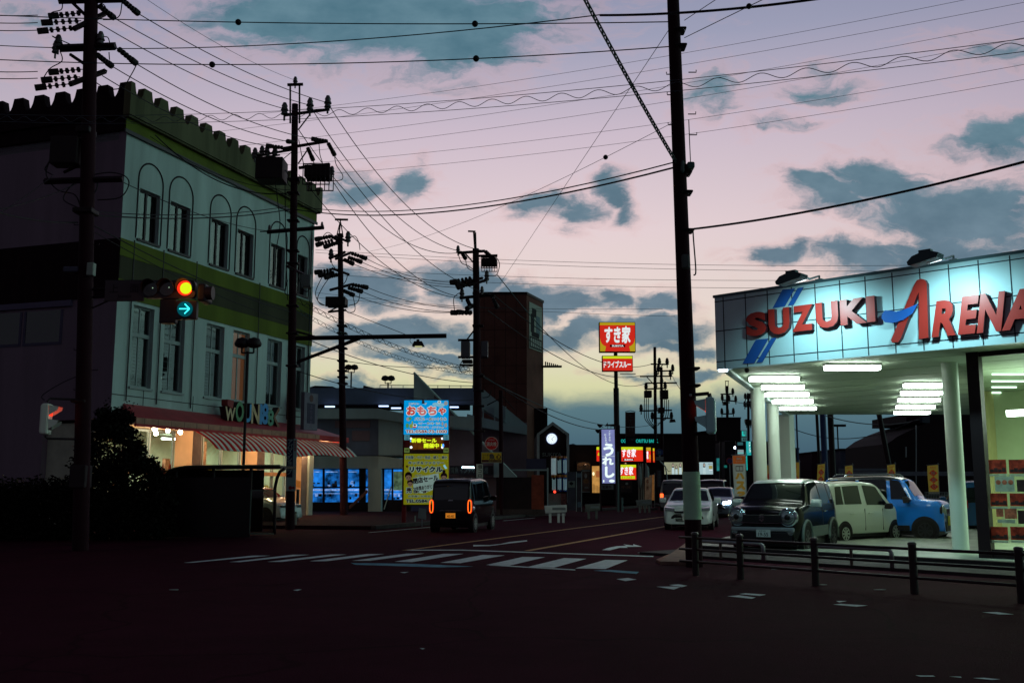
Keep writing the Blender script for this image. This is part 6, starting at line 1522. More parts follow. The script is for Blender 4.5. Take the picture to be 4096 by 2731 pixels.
# ------------------------------------------------------------------ things behind: shopping building, tower, restaurant, signs
def slabpart(fr, name, pts, y, th, m, parent, **k):
    b = MB(); b.prism(fr.poly(pts, y), y, y + th); return b.build(name, m, parent, **k)
M_CONC = mat('mall_concrete', (.32, .42, .43), .85, spec=.15, var=.25, scale=.5, streak=True)
M_CONC2 = mat('mall_concrete_dark', (.13, .155, .22), .85, spec=.15, var=.25, scale=.4)
M_CONC3 = mat('mall_wall_maroon', (.17, .12, .14), .85, spec=.15, var=.25, scale=.4)
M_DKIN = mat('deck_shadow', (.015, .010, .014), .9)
MF = front(1480, 56)
ml = MF.thing('shopping_building', 'grey concrete shopping building with rooftop parking ramp and blue lit windows', 'building')
rc_ = lambda x0, y0, x1, y1: [(x0, y1), (x1, y1), (x1, y0), (x0, y0)]
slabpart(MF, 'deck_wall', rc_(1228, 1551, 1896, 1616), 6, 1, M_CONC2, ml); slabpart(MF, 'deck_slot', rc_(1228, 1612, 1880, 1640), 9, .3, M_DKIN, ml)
slabpart(MF, 'deck_edge', [(1228, 1633), (1515, 1633), (1600, 1650), (1900, 1668), (1900, 1715), (1620, 1690), (1515, 1674), (1228, 1674)], 1.0, 5, M_CONC, ml)
slabpart(MF, 'upper_wall', rc_(1228, 1670, 1514, 1824), 1.6, 4, M_CONC2, ml); slabpart(MF, 'upper_wall', [(1514, 1670), (1610, 1684), (1610, 1824), (1514, 1824)], 1.4, 4, M_CONC, ml)  # the right wall's light is put into its paler concrete
slabpart(MF, 'ledge', rc_(1228, 1822, 1512, 1872), .4, 5, M_CONC, ml); slabpart(MF, 'ledge', [(1512, 1822), (1625, 1836), (1625, 1872), (1512, 1872)], .2, 5, M_CONC, ml)
slabpart(MF, 'rail_line', rc_(1228, 1820, 1620, 1823), .1, .1, M_DKIN, ml)
slabpart(MF, 'pillar', rc_(1472, 1872, 1524, 2056), 0, .6, M_CONC, ml)
slabpart(MF, 'side_wall', rc_(1610, 1672, 1900, 1880), 5, 2, M_CONC2, ml); slabpart(MF, 'side_wall', rc_(1600, 1880, 2100, 2052), 4.5, 1, M_CONC3, ml)
slabpart(MF, 'roof_vent', [(1230, 1551), (1260, 1542), (1330, 1545), (1345, 1551)], 7, 1, M_DKIN, ml); slabpart(MF, 'roof_vent', [(1452, 1551), (1454, 1541), (1498, 1551)], 7, 1, M_DKIN, ml)
slabpart(MF, 'dark_notice', rc_(1340, 1682, 1480, 1710), 1.5, .08, M_CONC3, ml); slabpart(MF, 'dark_notice', rc_(1408, 1722, 1478, 1762), 1.5, .08, M_CONC3, ml)
# blue lit shop windows
MBL = glow_mat('blue_lit_shop', (.02, .28, 1.0), .85, .93, 1.6); MBL2 = glow_mat('blue_lit_shelf', (.30, .50, 1.0), 1.1, .75, 5.0)
for x0, x1 in ((1228, 1290), (1297, 1360), (1390, 1436), (1462, 1474), (1536, 1566), (1572, 1614)):
    slabpart(MF, 'lit_window', rc_(x0, 1877, x1, 2008 if x0 < 1500 else 1998), 1.5, .1, MBL, ml)
    slabpart(MF, 'shelf_light', rc_(x0, 1955, x1, 1962), 1.44, .05, MBL2, ml); slabpart(MF, 'shelf_light', rc_(x0, 1972, x1, 1974), 1.44, .05, MBL2, ml)
    if x1 - x0 > 40:
        slabpart(MF, 'shelf_light', rc_(x0 + 4, 1885, x1 - 8, 1888), 1.44, .05, MBL2, ml)
        for k in range(9):
            xx = rnd.uniform(x0, x1 - 14); yy = rnd.choice([1935, 1946, 1985, 1996]); slabpart(MF, 'display_goods', rc_(xx, yy - rnd.uniform(5, 14), xx + rnd.uniform(5, 12), yy), 1.42, .05, rnd.choice([MBL2, M_DKIN, M_CONC2]), ml)
for x0, x1 in ((1290, 1297), (1360, 1390), (1436, 1462), (1524, 1536), (1566, 1572)): slabpart(MF, 'window_mullion', rc_(x0, 1872, x1, 2012), 1.3, .2, M_DKIN, ml)
slabpart(MF, 'window_bar', rc_(1228, 1945, 1474, 1951), 1.3, .1, M_DKIN, ml); slabpart(MF, 'base_wall', rc_(1228, 2008, 1474, 2062), .9, .6, M_DKIN, ml); slabpart(MF, 'base_wall', rc_(1524, 1998, 1640, 2062), .9, .6, M_DKIN, ml)
slabpart(MF, 'lit_notice', rc_(1574, 1885, 1616, 1960), 1.2, .05, glow_mat('notice_glow', (.10, .18, .11), .8, .7, 4), ml)
for (x0, y0, x1, y1) in ((1398, 2032, 1470, 1966), (1398, 2026, 1470, 1960)): 
    b = MB(); a, c = MF.p(x0, y0, -.4), MF.p(x1, y1, -.4); b.tube([(a[0], -.4, a[1]), (c[0], -.4, c[1])], .05, 6); b.build('stair_rail', mat('rail_brown', (.20, .08, .06), .5), ml)
b = MB(); a, c = MF.p(1536, 2036, -.6), MF.p(1565, 1945, -.6); b.tube([(a[0], -.6, a[1]), (c[0], -.6, c[1])], .03, 6); b.build('stair_rail', M_CONC, ml)
for px, py in ((1535, 1624), (1585, 1632), (1320, 1626), (1815, 1628)):
    b = MB(); u, z = MF.p(px, py, 5.6); b.box(u - .3, u + .3, 5.5, 5.6, z - .04, z + .04); b.build('deck_light', glow_mat('deck_tube', (.45, .62, 1.0), 2.4 if px > 1500 else .8), ml)
# roof railing of the deck
b = MB(); a, c = MF.p(1520, 1540, 8), MF.p(1890, 1543, 8); b.tube([(a[0], 8, a[1]), (c[0], 8, c[1])], .025, 5)
for k in range(9): x = a[0] + (c[0] - a[0]) * k / 8; b.tube([(x, 8, a[1] - .5), (x, 8, a[1])], .02, 4)
b.build('roof_railing', M_GALV, ml)
# long sloping fin wall with pale edge, and the spiral ramp to its right
slabpart(MF, 'fin_wall', [(1655, 1492), (2066, 1908), (1655, 1908)], 3.6, .35, M_CONC3, ml); slabpart(MF, 'fin_top', [(1655, 1490), (1735, 1570), (1735, 1600), (1655, 1600)], 3.5, .1, M_CONC, ml)
b = MB(); a, c = MF.p(1655, 1490, 3.4), MF.p(2066, 1908, 3.4); b.tube([(a[0], 3.4, a[1]), (c[0], 3.4, c[1])], .07, 5); b.build('fin_edge', mat('fin_edge_pale', (.42, .56, .54), .6), ml)
slabpart(MF, 'lower_fin', [(1975, 1848), (2008, 1848), (2066, 1908), (1975, 1908)], 2.9, .3, M_CONC, ml)
slabpart(MF, 'ramp', [(1872, 1560), (1935, 1558), (2108, 1700), (2108, 1735), (2040, 1700), (1872, 1600)], 10, 3, M_CONC, ml)
slabpart(MF, 'ramp', [(1868, 1655), (2108, 1712), (2108, 1738), (1868, 1700)], 9.5, .5, M_CONC, ml); slabpart(MF, 'ramp_wall', rc_(1866, 1690, 2108, 1910), 10.5, 2, M_CONC3, ml)
for x in (1930, 1976, 2020): slabpart(MF, 'ramp_post', rc_(x, 1625, x + 5, 1680), 9.8, .2, M_CONC, ml)
slabpart(MF, 'aquarium_sign', rc_(1800, 1862, 1972, 1896), 2.6, .1, M_DKIN, ml)
b = MB(); u, z = MF.p(1870, 1880, 2.59); b.text('観賞魚 インテリア 水槽', u, z, .4, 2.59, width=2.4); b.build('sign_lettering', mat('dim_letters', (.11, .15, .15), .7), ml)
b = MB(); a, c = MF.p(1848, 1868, 1.8), MF.p(1903, 1869, 1.8); b.tube([(a[0], 1.8, a[1]), (c[0], 1.8, c[1])], .045, 6); b.build('tube_lamp', glow_mat('tube_white_blue', (.55, .85, 1.0), 9), ml)
# twin-globe lamps on the deck roof
def twin_lamp(label, px, y0, y1, Y, wpx, grp):
    o = at(px, y0, Y); t = thing('twin_lamp', label, 'street lamp', (o.x, o.y, 0 if y0 > 1900 else o.z), 0, grp); h = at(px, y1, Y).z - t.location.z; w = wpx * Y / 4000
    b = MB(); b.tube([(0, 0, 0), (0, 0, h)], .05, 8); b.tube([(-w, 0, h - .05), (w, 0, h - .05)], .03, 6); b.build('post', M_STEEL, t)
    for s in (-1, 1):
        b = MB(); b.tube([(s * w, 0, h - .05), (s * w, 0, h + .15)], .03, 6); b.lathe([(.12, h + .12), (.24, h + .18), (.26, h + .26), (.18, h + .42), (1e-4, h + .48)], 12, (s * w, 0, 0)); b.build('globe', M_STEEL, t, smooth=True, auto=50)
twin_lamp('twin-headed lamp on the parking deck left of the slanted fin', 1552, 1551, 1530, 64, 12, 'twin lamps on the parking deck'); twin_lamp('taller twin-headed lamp on the parking deck by the forked pole', 1404, 1550, 1486, 64, 12, 'twin lamps on the parking deck')
twin_lamp('slim twin-headed street lamp post standing before the awning', 970, 1962, 1405, 33, 24, None)

# low fence and site panels left of the gabled restaurant
QF = front(2060, 50)
wl_ = QF.thing('site_wall', 'low dark wall with an orange red panel beyond the dark van', 'wall')
slabpart(QF, 'panel', rc_(1985, 1908, 2126, 2052), 0, .15, mat('wall_plum', (.02, .010, .013), .8, var=.3), wl_); slabpart(QF, 'red_panel', rc_(2126, 1899, 2176, 2036), .02, .1, mat('panel_orange_red', (.26, .05, .025), .7, var=.35, scale=3), wl_)
slabpart(QF, 'base', rc_(1985, 2036, 2180, 2060), -.1, .3, M_KERB, wl_); slabpart(QF, 'top_rail', rc_(2045, 1876, 2190, 1882), .3, .1, M_CONC, wl_); slabpart(QF, 'post', rc_(2188, 1870, 2194, 2040), .3, .1, M_CONC, wl_)
slabpart(QF, 'dark_panel', rc_(2105, 1834, 2185, 1880), .6, .1, mat('panel_violet', (.05, .045, .09), .7), wl_)

# brown tower
TW = front(2108, 96)
tw = TW.thing('brown_tower', 'tall brown windowless tower with a pale emblem panel on its right side', 'tower')
M_TWR = mat('tower_brown', (.13, .052, .042), .85, spec=.1, var=.38, scale=.22)
u0, zt = TW.p(1893, 1178); u1, _ = TW.p(2108, 1178); wd = 3.2
b = MB(); b.slab([(u0, 0), (0, 0), (1.75, 4.6), (u0 + 1.75, 4.6)], 0, zt)
for k in range(1, 12): b.box(u0, -.02, -.012, -.002, zt - 1.75 * k, zt - 1.75 * k + .05, 1)
for k in range(1, 5): b.box(u0 * k / 5, u0 * k / 5 + .05, -.010, -.001, 0, zt, 1)
b.build('shaft', [M_TWR, mat('tower_seam', (.05, .02, .018), .9)], tw)
b = MB(); b.slab([(u0 - .08, -.06), (.05, -.08), (1.85, 4.65), (u0 + 1.7, 4.7)], zt + .001, zt + .25); b.build('coping', M_STEEL, tw)
sd_ = Vector((1.75, 4.6)).normalized()
def tside(t0, t1, z0, z1, off, m, nm, par):
    n = Vector((sd_.y, -sd_.x)); p0, p1 = sd_ * t0, sd_ * t1; b = MB()
    b.slab([tuple(p0 + n * .002), tuple(p1 + n * .002), tuple(p1 + n * off), tuple(p0 + n * off)], z0, z1); return b.build(nm, m, par)
zz_ = lambda y: TW.p(2125, y, 2.2)[1]
em_ = tside(.6, 4.4, zz_(1400), zz_(1218), .06, mat('emblem_panel', (.30, .33, .28), .7), 'emblem_panel', tw)
tside(.7, 4.3, zz_(1396), zz_(1352), .07, M_DKIN, 'name_band', tw)
for k in range(6): tside(.95 + .56 * k, 1.3 + .56 * k, zz_(1390), zz_(1358), .08, mat('emblem_pale', (.34, .37, .33), .7), 'band_letter', em_)
tside(1.0, 2.0, zz_(1335), zz_(1262), .08, M_DKIN, 'emblem_stroke', em_); tside(1.4, 2.6, zz_(1270), zz_(1238), .085, M_DKIN, 'emblem_stroke', em_); tside(2.6, 3.7, zz_(1340), zz_(1262), .08, mat('emblem_blue', (.09, .16, .19), .7), 'emblem_stroke', em_); tside(1.3, 3.4, zz_(1350), zz_(1330), .085, M_DKIN, 'emblem_stroke', em_)
b = MB(); 
for k in range(7): b.box(1.9 + .2 * k, 2.02 + .2 * k, 4.2, 4.5, zz_(1452) + .05, zz_(1436) - k * .05)
b.box(1.3, 3.6, 4.1, 4.8, zz_(1458), zz_(1452)); b.build('light_bracket', M_STEEL, tw)
slabpart(TW, 'annex', rc_(2108, 1632, 2190, 1960), 2, 6, mat('annex_dark', (.016, .008, .011), .85, var=.2), tw)
for k in range(4): slabpart(TW, 'annex_rib', rc_(2142 + 12 * k, 1634 + 3 * k, 2146 + 12 * k, 1800), 1.9, .1, M_DKIN, tw)

# restaurant: gabled clock front, dark long block, lit signs
RF = front(2400, 78)
M_RDK = mat('restaurant_dark', (.012, .006, .008), .8, var=.25)
M_EDGE = mat('gable_edge', (.34, .42, .42), .7, var=.15)
rs = RF.thing('restaurant_building', 'dark restaurant block with a gabled clock front and red and yellow lit signs', 'building')
slabpart(RF, 'wall', rc_(2262, 1778, 2640, 2012), 1, 14, M_RDK, rs); slabpart(RF, 'roof_edge', rc_(2470, 1775, 2632, 1784), .8, 1, M_DKIN, rs)
slabpart(RF, 'gable', [(2148, 2012), (2148, 1735), (2211, 1687), (2277, 1735), (2277, 2012)], 0, 10, M_RDK, rs)
for pts in ([(2148, 2010), (2148, 1735), (2158, 1738), (2158, 2010)], [(2267, 2010), (2267, 1738), (2277, 1735), (2277, 2010)], [(2148, 1734), (2211, 1686), (2211, 1699), (2158, 1738)], [(2211, 1686), (2277, 1734), (2267, 1738), (2211, 1699)]): slabpart(RF, 'gable_trim', pts, -.3, .29, M_EDGE, rs)
u, z = RF.p(2207, 1754, -.1); r = 20.5 * 78 / 4000
b = MB(); b.disc(u, z, r, -.12, -.01, 36); ck = b.build('clock_face', glow_mat('clock_glow', (.82, .95, 1.0), 1.1), rs)
b = MB()
for k in range(36):
    a, c = 2 * math.pi * k / 36, 2 * math.pi * (k + 1) / 36; b.add([(u + r * f * math.cos(t), -.13, z + r * f * math.sin(t)) for f, t in ((1.0, a), (1.09, a), (1.09, c), (1.0, c))], [(0, 3, 2, 1)])
b.build('clock_rim', glow_mat('clock_rim_blue', (.05, .12, .45), .6), ck)
b = MB()
for k in range(12): b.text(str(k if k else 12), u + r * .76 * math.sin(R(30 * k)), z + r * .76 * math.cos(R(30 * k)), .12, -.125)
b.tube([(u, -.135, z), (u + r * .36 * math.sin(R(158)), -.135, z + r * .36 * math.cos(R(158)))], .018, 4); b.tube([(u, -.135, z), (u + r * .68 * math.sin(R(48)), -.135, z + r * .68 * math.cos(R(48)))], .012, 4)
b.build('clock_hands', mat('clock_ink', (.01, .02, .05), .6), ck)
b = MB(); u, z = RF.p(2208, 1817, -.1); b.text('SUKIYA', u, z, .4, -.02, .06, width=78 * 78 / 4000, bold=.02); b.build('name_letters', mat('letters_grey', (.13, .17, .16), .6), rs)
# lit signs
SR = glow_mat('lit_red', (.80, .028, .012), .92); SYL = glow_mat('lit_yellow', (.60, .72, .012), .95); SW = glow_mat('lit_white', (.92, .88, .95), 1.1); SK = glow_mat('lit_black', (.02, .004, .004), .5); SYO = glow_mat('lit_gold', (.62, .44, .02), .8)
M_SIGNB = mat('sign_box', (.02, .016, .02), .6)
def litsign(fr, par, x0, y0, x1, y1, y, layers, name='lit_sign', th=.3):
    """lit sign box; layers = (kind, material, x0, y0, x1, y1, extra) in fractions of the face from its top left"""
    u0, z1 = fr.p(x0, y0, y); u1, z0 = fr.p(x1, y1, y); W_, H_ = u1 - u0, z1 - z0
    b = MB(); b.box(u0 - .04, u1 + .04, y + .02, y + th, z0 - .04, z1 + .04); o = b.build(name, M_SIGNB, par)
    for i, (kind, m, a, c, d, e, ex) in enumerate(layers):
        b = MB(); yy = y - .004 * i
        xa, xb, za, zb = u0 + a * W_, u0 + d * W_, z1 - e * H_, z1 - c * H_
        if kind == 'rect': b.box(xa, xb, yy, yy + .003, za, zb)
        elif kind == 'poly': b.prism([(u0 + px * W_, z1 - py * H_) for px, py in ex], yy, yy + .003)
        elif kind == 'disc': b.disc((xa + xb) / 2, (za + zb) / 2, (xb - xa) / 2, yy, yy + .003, 20, 0, (zb - za) / 2)
        else: b.text(kind, (xa + xb) / 2, (za + zb) / 2, 1.0, yy, 0, width=xb - xa, height=zb - za, bold=ex if isinstance(ex, (int, float)) else ex[0], rot=0 if isinstance(ex, (int, float)) else ex[1], shear=0 if isinstance(ex, (int, float)) or len(ex) < 3 else ex[2])
        b.build({'rect': 'panel', 'poly': 'panel', 'disc': 'printed_disc'}.get(kind, 'lettering'), m, o)
    return o
litsign(RF, rs, 2485, 1787, 2572, 1844, .2, [('rect', SR, 0, 0, 1, 1, 0), ('rect', SYL, 0, 0, 1, .20, 0), ('すき家', SW, .02, .12, .68, .72, (.035, .0, .05)), ('rect', SK, .08, .83, .58, .96, 0), ('SUKIYA', SW, .14, .84, .54, .95, .03)])
litsign(RF, rs, 2386, 1787, 2425, 1844, .2, [('rect', SR, 0, 0, 1, 1, 0), ('rect', SYL, 0, 0, 1, .20, 0), ('牛', SYL, .12, .38, .5, .72, .05)])
litsign(RF, rs, 2585, 1789, 2604, 1848, .2, [('rect', SR, 0, 0, 1, 1, 0), ('rect', SYO, 0, 0, 1, .22, 0), ('家', SW, .05, .22, .45, .8, .05), ('牛', SYO, .6, .45, .95, .9, .05)])
litsign(RF, rs, 2611, 1792, 2619, 1848, .2, [('rect', SR, 0, 0, 1, 1, 0), ('rect', SYL, .1, 0, .9, .2, 0), ('rect', SYO, .3, .3, .7, .9, 0)])
litsign(RF, rs, 2471, 1858, 2545, 1917, -3, [('rect', SR, 0, 0, 1, 1, 0), ('rect', SYL, 0, 0, 1, .19, 0), ('すき家', SW, .10, .10, .84, .70, (.035, 0, .05)), ('rect', SYL, .02, .76, .93, .95, 0), ('ドライブスルー', M_BLACK, .10, .79, .9, .92, .01)])
litsign(RF, rs, 2368, 1863, 2403, 1970, .6, [('rect', glow_mat('warm_window', (.72, .36, .09), .75, .35, 2), 0, 0, 1, 1, 0), ('disc', glow_mat('warm_ball', (1, .85, .5), 1.2), .02, .22, .3, .36, 0), ('rect', glow_mat('warm_shade', (.52, .16, .05), .6), .45, .18, .95, .42, 0)] + [('rect', M_RDK, .1 + .17 * k, .68 + .02 * k, .14 + .17 * k, 1, 0) for k in range(5)], 'lit_window')
def fade(x0, y0, x1, y1, y=.7): litsign(RF, rs, x0, y0, x1, y1, y, [('rect', mat('lit_brick', (.35, .20, .11), .8, var=.5, scale=3), 0, .3, 1, 1, 0), ('disc', mat('lit_brick', (.35, .20, .11), .8), 0, 0, 1, .62, 0)], 'lit_brick_dome', .1)  # warm brick patch shaped and coloured as the wall lamp's dome of glow
fade(2308, 1848, 2362, 1882); fade(2072, 1850, 2106, 1876, -2)
for px, py, y in ((2340, 1856, .2), (2090, 1856, -2.4), (2500, 1852, .1)):
    u, z = RF.p(px, py, y); ld = bpy.data.lights.new('eave_lamp', 'POINT'); ld.energy = 14; ld.color = (1, .66, .34); ld.shadow_soft_size = .1
    lo = bpy.data.objects.new('eave_lamp', ld); COL.objects.link(lo); lo.parent = rs; lo.location = (u, y - .4, z)
    b = MB(); b.lathe([(.2, z - .12), (.17, z - .05), (.05, z + .05)], 12, (u, y - .3, 0)); b.build('eave_lamp_shade', M_STEEL, rs)
litsign(RF, rs, 2328, 1880, 2360, 1968, -.5, [('rect', mat('food_poster', (.12, .07, .05), .6, var=.8, scale=2), 0, 0, 1, 1, 0), ('rect', mat('poster_edge', (.30, .36, .33), .6), 0, .97, 1, 1, 0), ('rect', mat('poster_edge', (.30, .36, .33), .6), 0, 0, 1, .04, 0), ('disc', mat('bowl_pale', (.36, .38, .34), .5), .30, .15, .65, .36, 0), ('disc', mat('bowl_food', (.30, .14, .05), .6, var=.5, scale=5), .15, .40, .85, .60, 0), ('朝定食', mat('poster_edge', (.30, .36, .33), .6), .3, .74, .8, .84, .01)], 'food_poster')
litsign(RF, rs, 2484, 1920, 2528, 1968, -.2, [('rect', mat('menu_dark', (.05, .03, .028), .6, var=.5, scale=3), 0, 0, 1, 1, 0), ('disc', mat('bowl_pale', (.36, .38, .34), .5), .4, .2, .65, .38, 0), ('牛丼', mat('menu_letters', (.20, .10, .06), .6), .0, .45, .9, .7, .01)], 'menu_board')

# tall blue lit sign of the cutlet shop
UF = front(2433, 62)
us_ = UF.thing('vertical_sign', 'tall violet-blue lit sign with white brush characters', 'sign')
LV = glow_mat('lit_violet', (.23, .26, .56), .92, .35, .9); LWH = glow_mat('lit_cream', (.80, .97, .92), 1.1)
litsign(UF, us_, 2406, 1717, 2461, 1932, 0, [('rect', LV, 0, 0, 1, 1, 0), ('う', LWH, .12, .26, .92, .50, (.05, 0)), ('れ', LWH, .02, .51, .90, .665, (.05, 0)), ('し', LWH, .22, .685, .95, .90, (.06, 0)), ('rect', LWH, .02, .498, .98, .503, 0)] +
        [(ch, LWH, .56, .03 + .05 * k, .68, .07 + .05 * k, .01) for k, ch in enumerate('こだわり')] + [(ch, LWH, .22 + .02 * k, .08 + .05 * k, .36 + .02 * k, .12 + .05 * k, .01) for k, ch in enumerate('とんかつ')] +
        [('disc', LWH, .52, .93, .95, .985, 0), ('rect', LWH, .07, .94, .16, .98, 0)], 'sign_box', .35)
u0, z0 = UF.p(2400, 2030, .2); u1, z1 = UF.p(2400, 1716, .2)
b = MB(); b.box(u0, u0 + .1, .05, .3, 0, z1); b.box(UF.p(2461, 1716)[0] + .05, UF.p(2461, 1716)[0] + .3, .05, .3, 0, z1 + .25); b.build('post', M_STEEL, us_)
litsign(UF, us_, 2405, 1937, 2454, 1957, -.02, [('rect', mat('open_board', (.15, .18, .18), .7), 0, 0, 1, 1, 0), ('営業中', mat('open_ink', (.03, .01, .015), .6), .08, .18, .82, .82, .03)], 'open_board', .1)
for px, py in ((2400, 1700), (2392, 1722)):
    b = MB(); u, z = UF.p(px, py, -.5); b.lathe([(.06, -.15), (.17, .0), (.18, .05), (1e-4, .06)], 12, (u, -.5, z)); b.tube([(u, -.45, z), (u + .25, .1, z - .1)], .02, 5); b.build('spotlight', M_STEEL, us_, smooth=True, auto=40)
b = MB(); a = UF.p(2418, 1704, .1); c = UF.p(2464, 1698, .1); b.prism([(a[0], a[1]), (a[0] + .2, a[1] + .22), (a[0] + .2, a[1] + .1), (c[0], c[1] + .05), (c[0], c[1] - .08)], .0, .15)
for k in range(3): b.box(a[0] + .18 + .2 * k, a[0] + .2 + .2 * k, .02, .1, a[1] - .2, a[1])
b.build('arrow_top', M_STEEL, us_)

# high pole sign of the restaurant
SF = front(2472, 72)
ss = SF.thing('pole_sign', 'tall pole sign with a red bowl emblem board over a smaller red board', 'sign')
u, _ = SF.p(2472, 1940)
b = MB(); zt = SF.p(2472, 1550)[1]; z2 = SF.p(2472, 1290)[1]; b.tube([(0, .3, 0), (0, .3, zt)], .20, 16); b.tube([(0, .3, zt), (0, .3, z2)], .14, 12); b.build('post', M_STEEL, ss, smooth=True, auto=40)
b = MB(); a = SF.p(2480, 1495, .3); c = SF.p(2543, 1495, .3); b.tube([(a[0], .3, a[1]), (c[0], .3, c[1])], .03, 5); b.build('bracket', M_STEEL, ss)
SR2 = glow_mat('lit_red_day', (.60, .022, .012), .95); SG2 = glow_mat('lit_gold_day', (.50, .36, .012), .85); SW2 = glow_mat('lit_white_day', (.75, .82, .82), 1.0)
bowl = [(.02, .1)] + [(.0 + .0, .55)] + [(.03, .68), (.08, .78), (.16, .84), (.14, 1.0), (.86, 1.0), (.84, .84), (.92, .78), (.97, .68), (1.0, .55), (.98, .1)]
litsign(SF, ss, 2399, 1290, 2541, 1405, 0, [('rect', SG2, 0, 0, 1, 1, 0), ('poly', SR2, 0, 0, 0, 0, [(0, .09), (1, .09), (1, .52), (.985, .64), (.95, .73), (.90, .79), (.83, .83), (.86, 1), (.14, 1), (.17, .83), (.10, .79), (.05, .73), (.015, .64), (0, .52)]), ('すき家', SW2, .13, .12, .87, .72, (.04, 0, .05)), ('rect', SK, .28, .77, .72, .85, 0), ('SUKIYA', SW2, .34, .778, .67, .842, .03)], 'sign_box', .6)
litsign(SF, ss, 2411, 1424, 2530, 1482, 0, [('rect', SR2, 0, 0, 1, 1, 0), ('rect', SYL, 0, 0, 1, .17, 0), ('ドライブスルー', SW2, .03, .32, .95, .80, (.04, 0))], 'sign_box', .5)

# dark drum sign and far bank building with teal letters
BF = front(2700, 118)
bk = BF.thing('bank_building', 'long dark bank building with teal lit lettering and two lit adverts', 'building')
M_BNK = mat('bank_wall', (.018, .008, .010), .85, var=.25, scale=.2)
slabpart(BF, 'wall', rc_(2480, 1735, 2965, 2000), 0, 20, M_BNK, bk); slabpart(BF, 'parapet', rc_(2480, 1733, 2790, 1742), -.3, 1, M_DKIN, bk)
TEAL = glow_mat('lit_teal', (.02, .62, .55), .85)
b = MB(); u0, z = BF.p(2484, 1763, -.1); u1, _ = BF.p(2502, 1763, -.1); b.text('OG', (u0 + u1) / 2, z, 1, -.1, .05, width=u1 - u0, height=.40, bold=.0); b.build('name_letters', TEAL, bk)
b = MB(); u0, z = BF.p(2544, 1763, -.1); u1, _ = BF.p(2632, 1763, -.1); b.text('ORITSU BANK', (u0 + u1) / 2, z, 1, -.1, .05, width=u1 - u0, height=.40, bold=.0); b.build('name_letters', TEAL, bk)
AD1 = glow_mat('advert_cream_glow', (.52, .55, .36), .62, .25, .35); AD2 = glow_mat('advert_white_glow', (.62, .82, .84), .72); ADK = glow_mat('advert_hair', (.02, .015, .03), .5); ADS = glow_mat('advert_skin', (.62, .50, .40), .75); ADL = glow_mat('advert_gold', (.42, .36, .10), .7)
def figure(cx, top, sc, w=.12):
    hr = w * .32
    return [('disc', ADK, cx - hr, top, cx + hr, top + .30 * sc, 0), ('rect', ADK, cx - hr, top + .15 * sc, cx + hr, top + .5 * sc, 0), ('disc', ADS, cx - hr * .62, top + .06 * sc, cx + hr * .62, top + .30 * sc, 0), ('poly', AD2, 0, 0, 0, 0, [(cx - w * .35, top + .36 * sc), (cx + w * .35, top + .36 * sc), (cx + w * .42, 1.0), (cx - w * .42, 1.0)])]
litsign(BF, bk, 2657, 1848, 2735, 1896, -.4, [('rect', AD1, 0, 0, 1, 1, 0)] + figure(.45, .08, 1.0, .17) + figure(.83, .07, 1.0, .17) + figure(.62, .24, .9, .15) + [('poly', mat('advert_line', (.25, .22, .15), .7), 0, 0, 0, 0, [(.02, .6), (.12, .5), (.2, .75), (.32, .7), (.33, .73), (.19, .8), (.11, .55), (.03, .64)])], 'advert_screen', .4)
litsign(BF, bk, 2797, 1848, 2852, 1896, -.4, [('rect', glow_mat('advert_sky', (.50, .70, .74), .72), 0, 0, 1, 1, 0)] + figure(.36, .06, 1.0, .25) + [('rect', ADL, .70, .28, .97, .55, 0), ('GO!', mat('advert_ink', (.2, .3, .3), .7), .66, .10, .96, .2, .01), ('rect', SW, .72, .64, .97, .67, 0)], 'advert_screen', .4)
slabpart(BF, 'shutter', rc_(2758, 1850, 2792, 1980), -.3, .2, M_DKIN, bk)
DF2 = front(2523, 84)
dr = DF2.thing('drum_sign', 'dark upright banner sign with faded characters on a hanging bracket', 'sign')
slabpart(DF2, 'board', rc_(2503, 1648, 2541, 1745), 0, .4, mat('drum_maroon', (.06, .026, .026), .8, var=.5, scale=1.2), dr); slabpart(DF2, 'board_foot', rc_(2503, 1735, 2541, 1990), .1, .3, M_DKIN, dr)
b = MB()
for k, ch in enumerate('七十八川'): 
    u, z = DF2.p(2523, 1662 + 19 * k, -.01); b.text(ch, u, z, .34, -.01)
u, z = DF2.p(2523, 1757, -.01); b.text('7780', u, z, .3, -.01, width=.6); b.build('sign_lettering', mat('drum_ink', (.10, .13, .13), .7), dr)
b = MB(); a, c, d = DF2.p(2501, 1646), DF2.p(2543, 1646), DF2.p(2522, 1641); b.tube([(a[0], .2, a[1]), (d[0], .2, d[1]), (c[0], .2, c[1])], .03, 5); b.build('hanger', M_STEEL, dr)
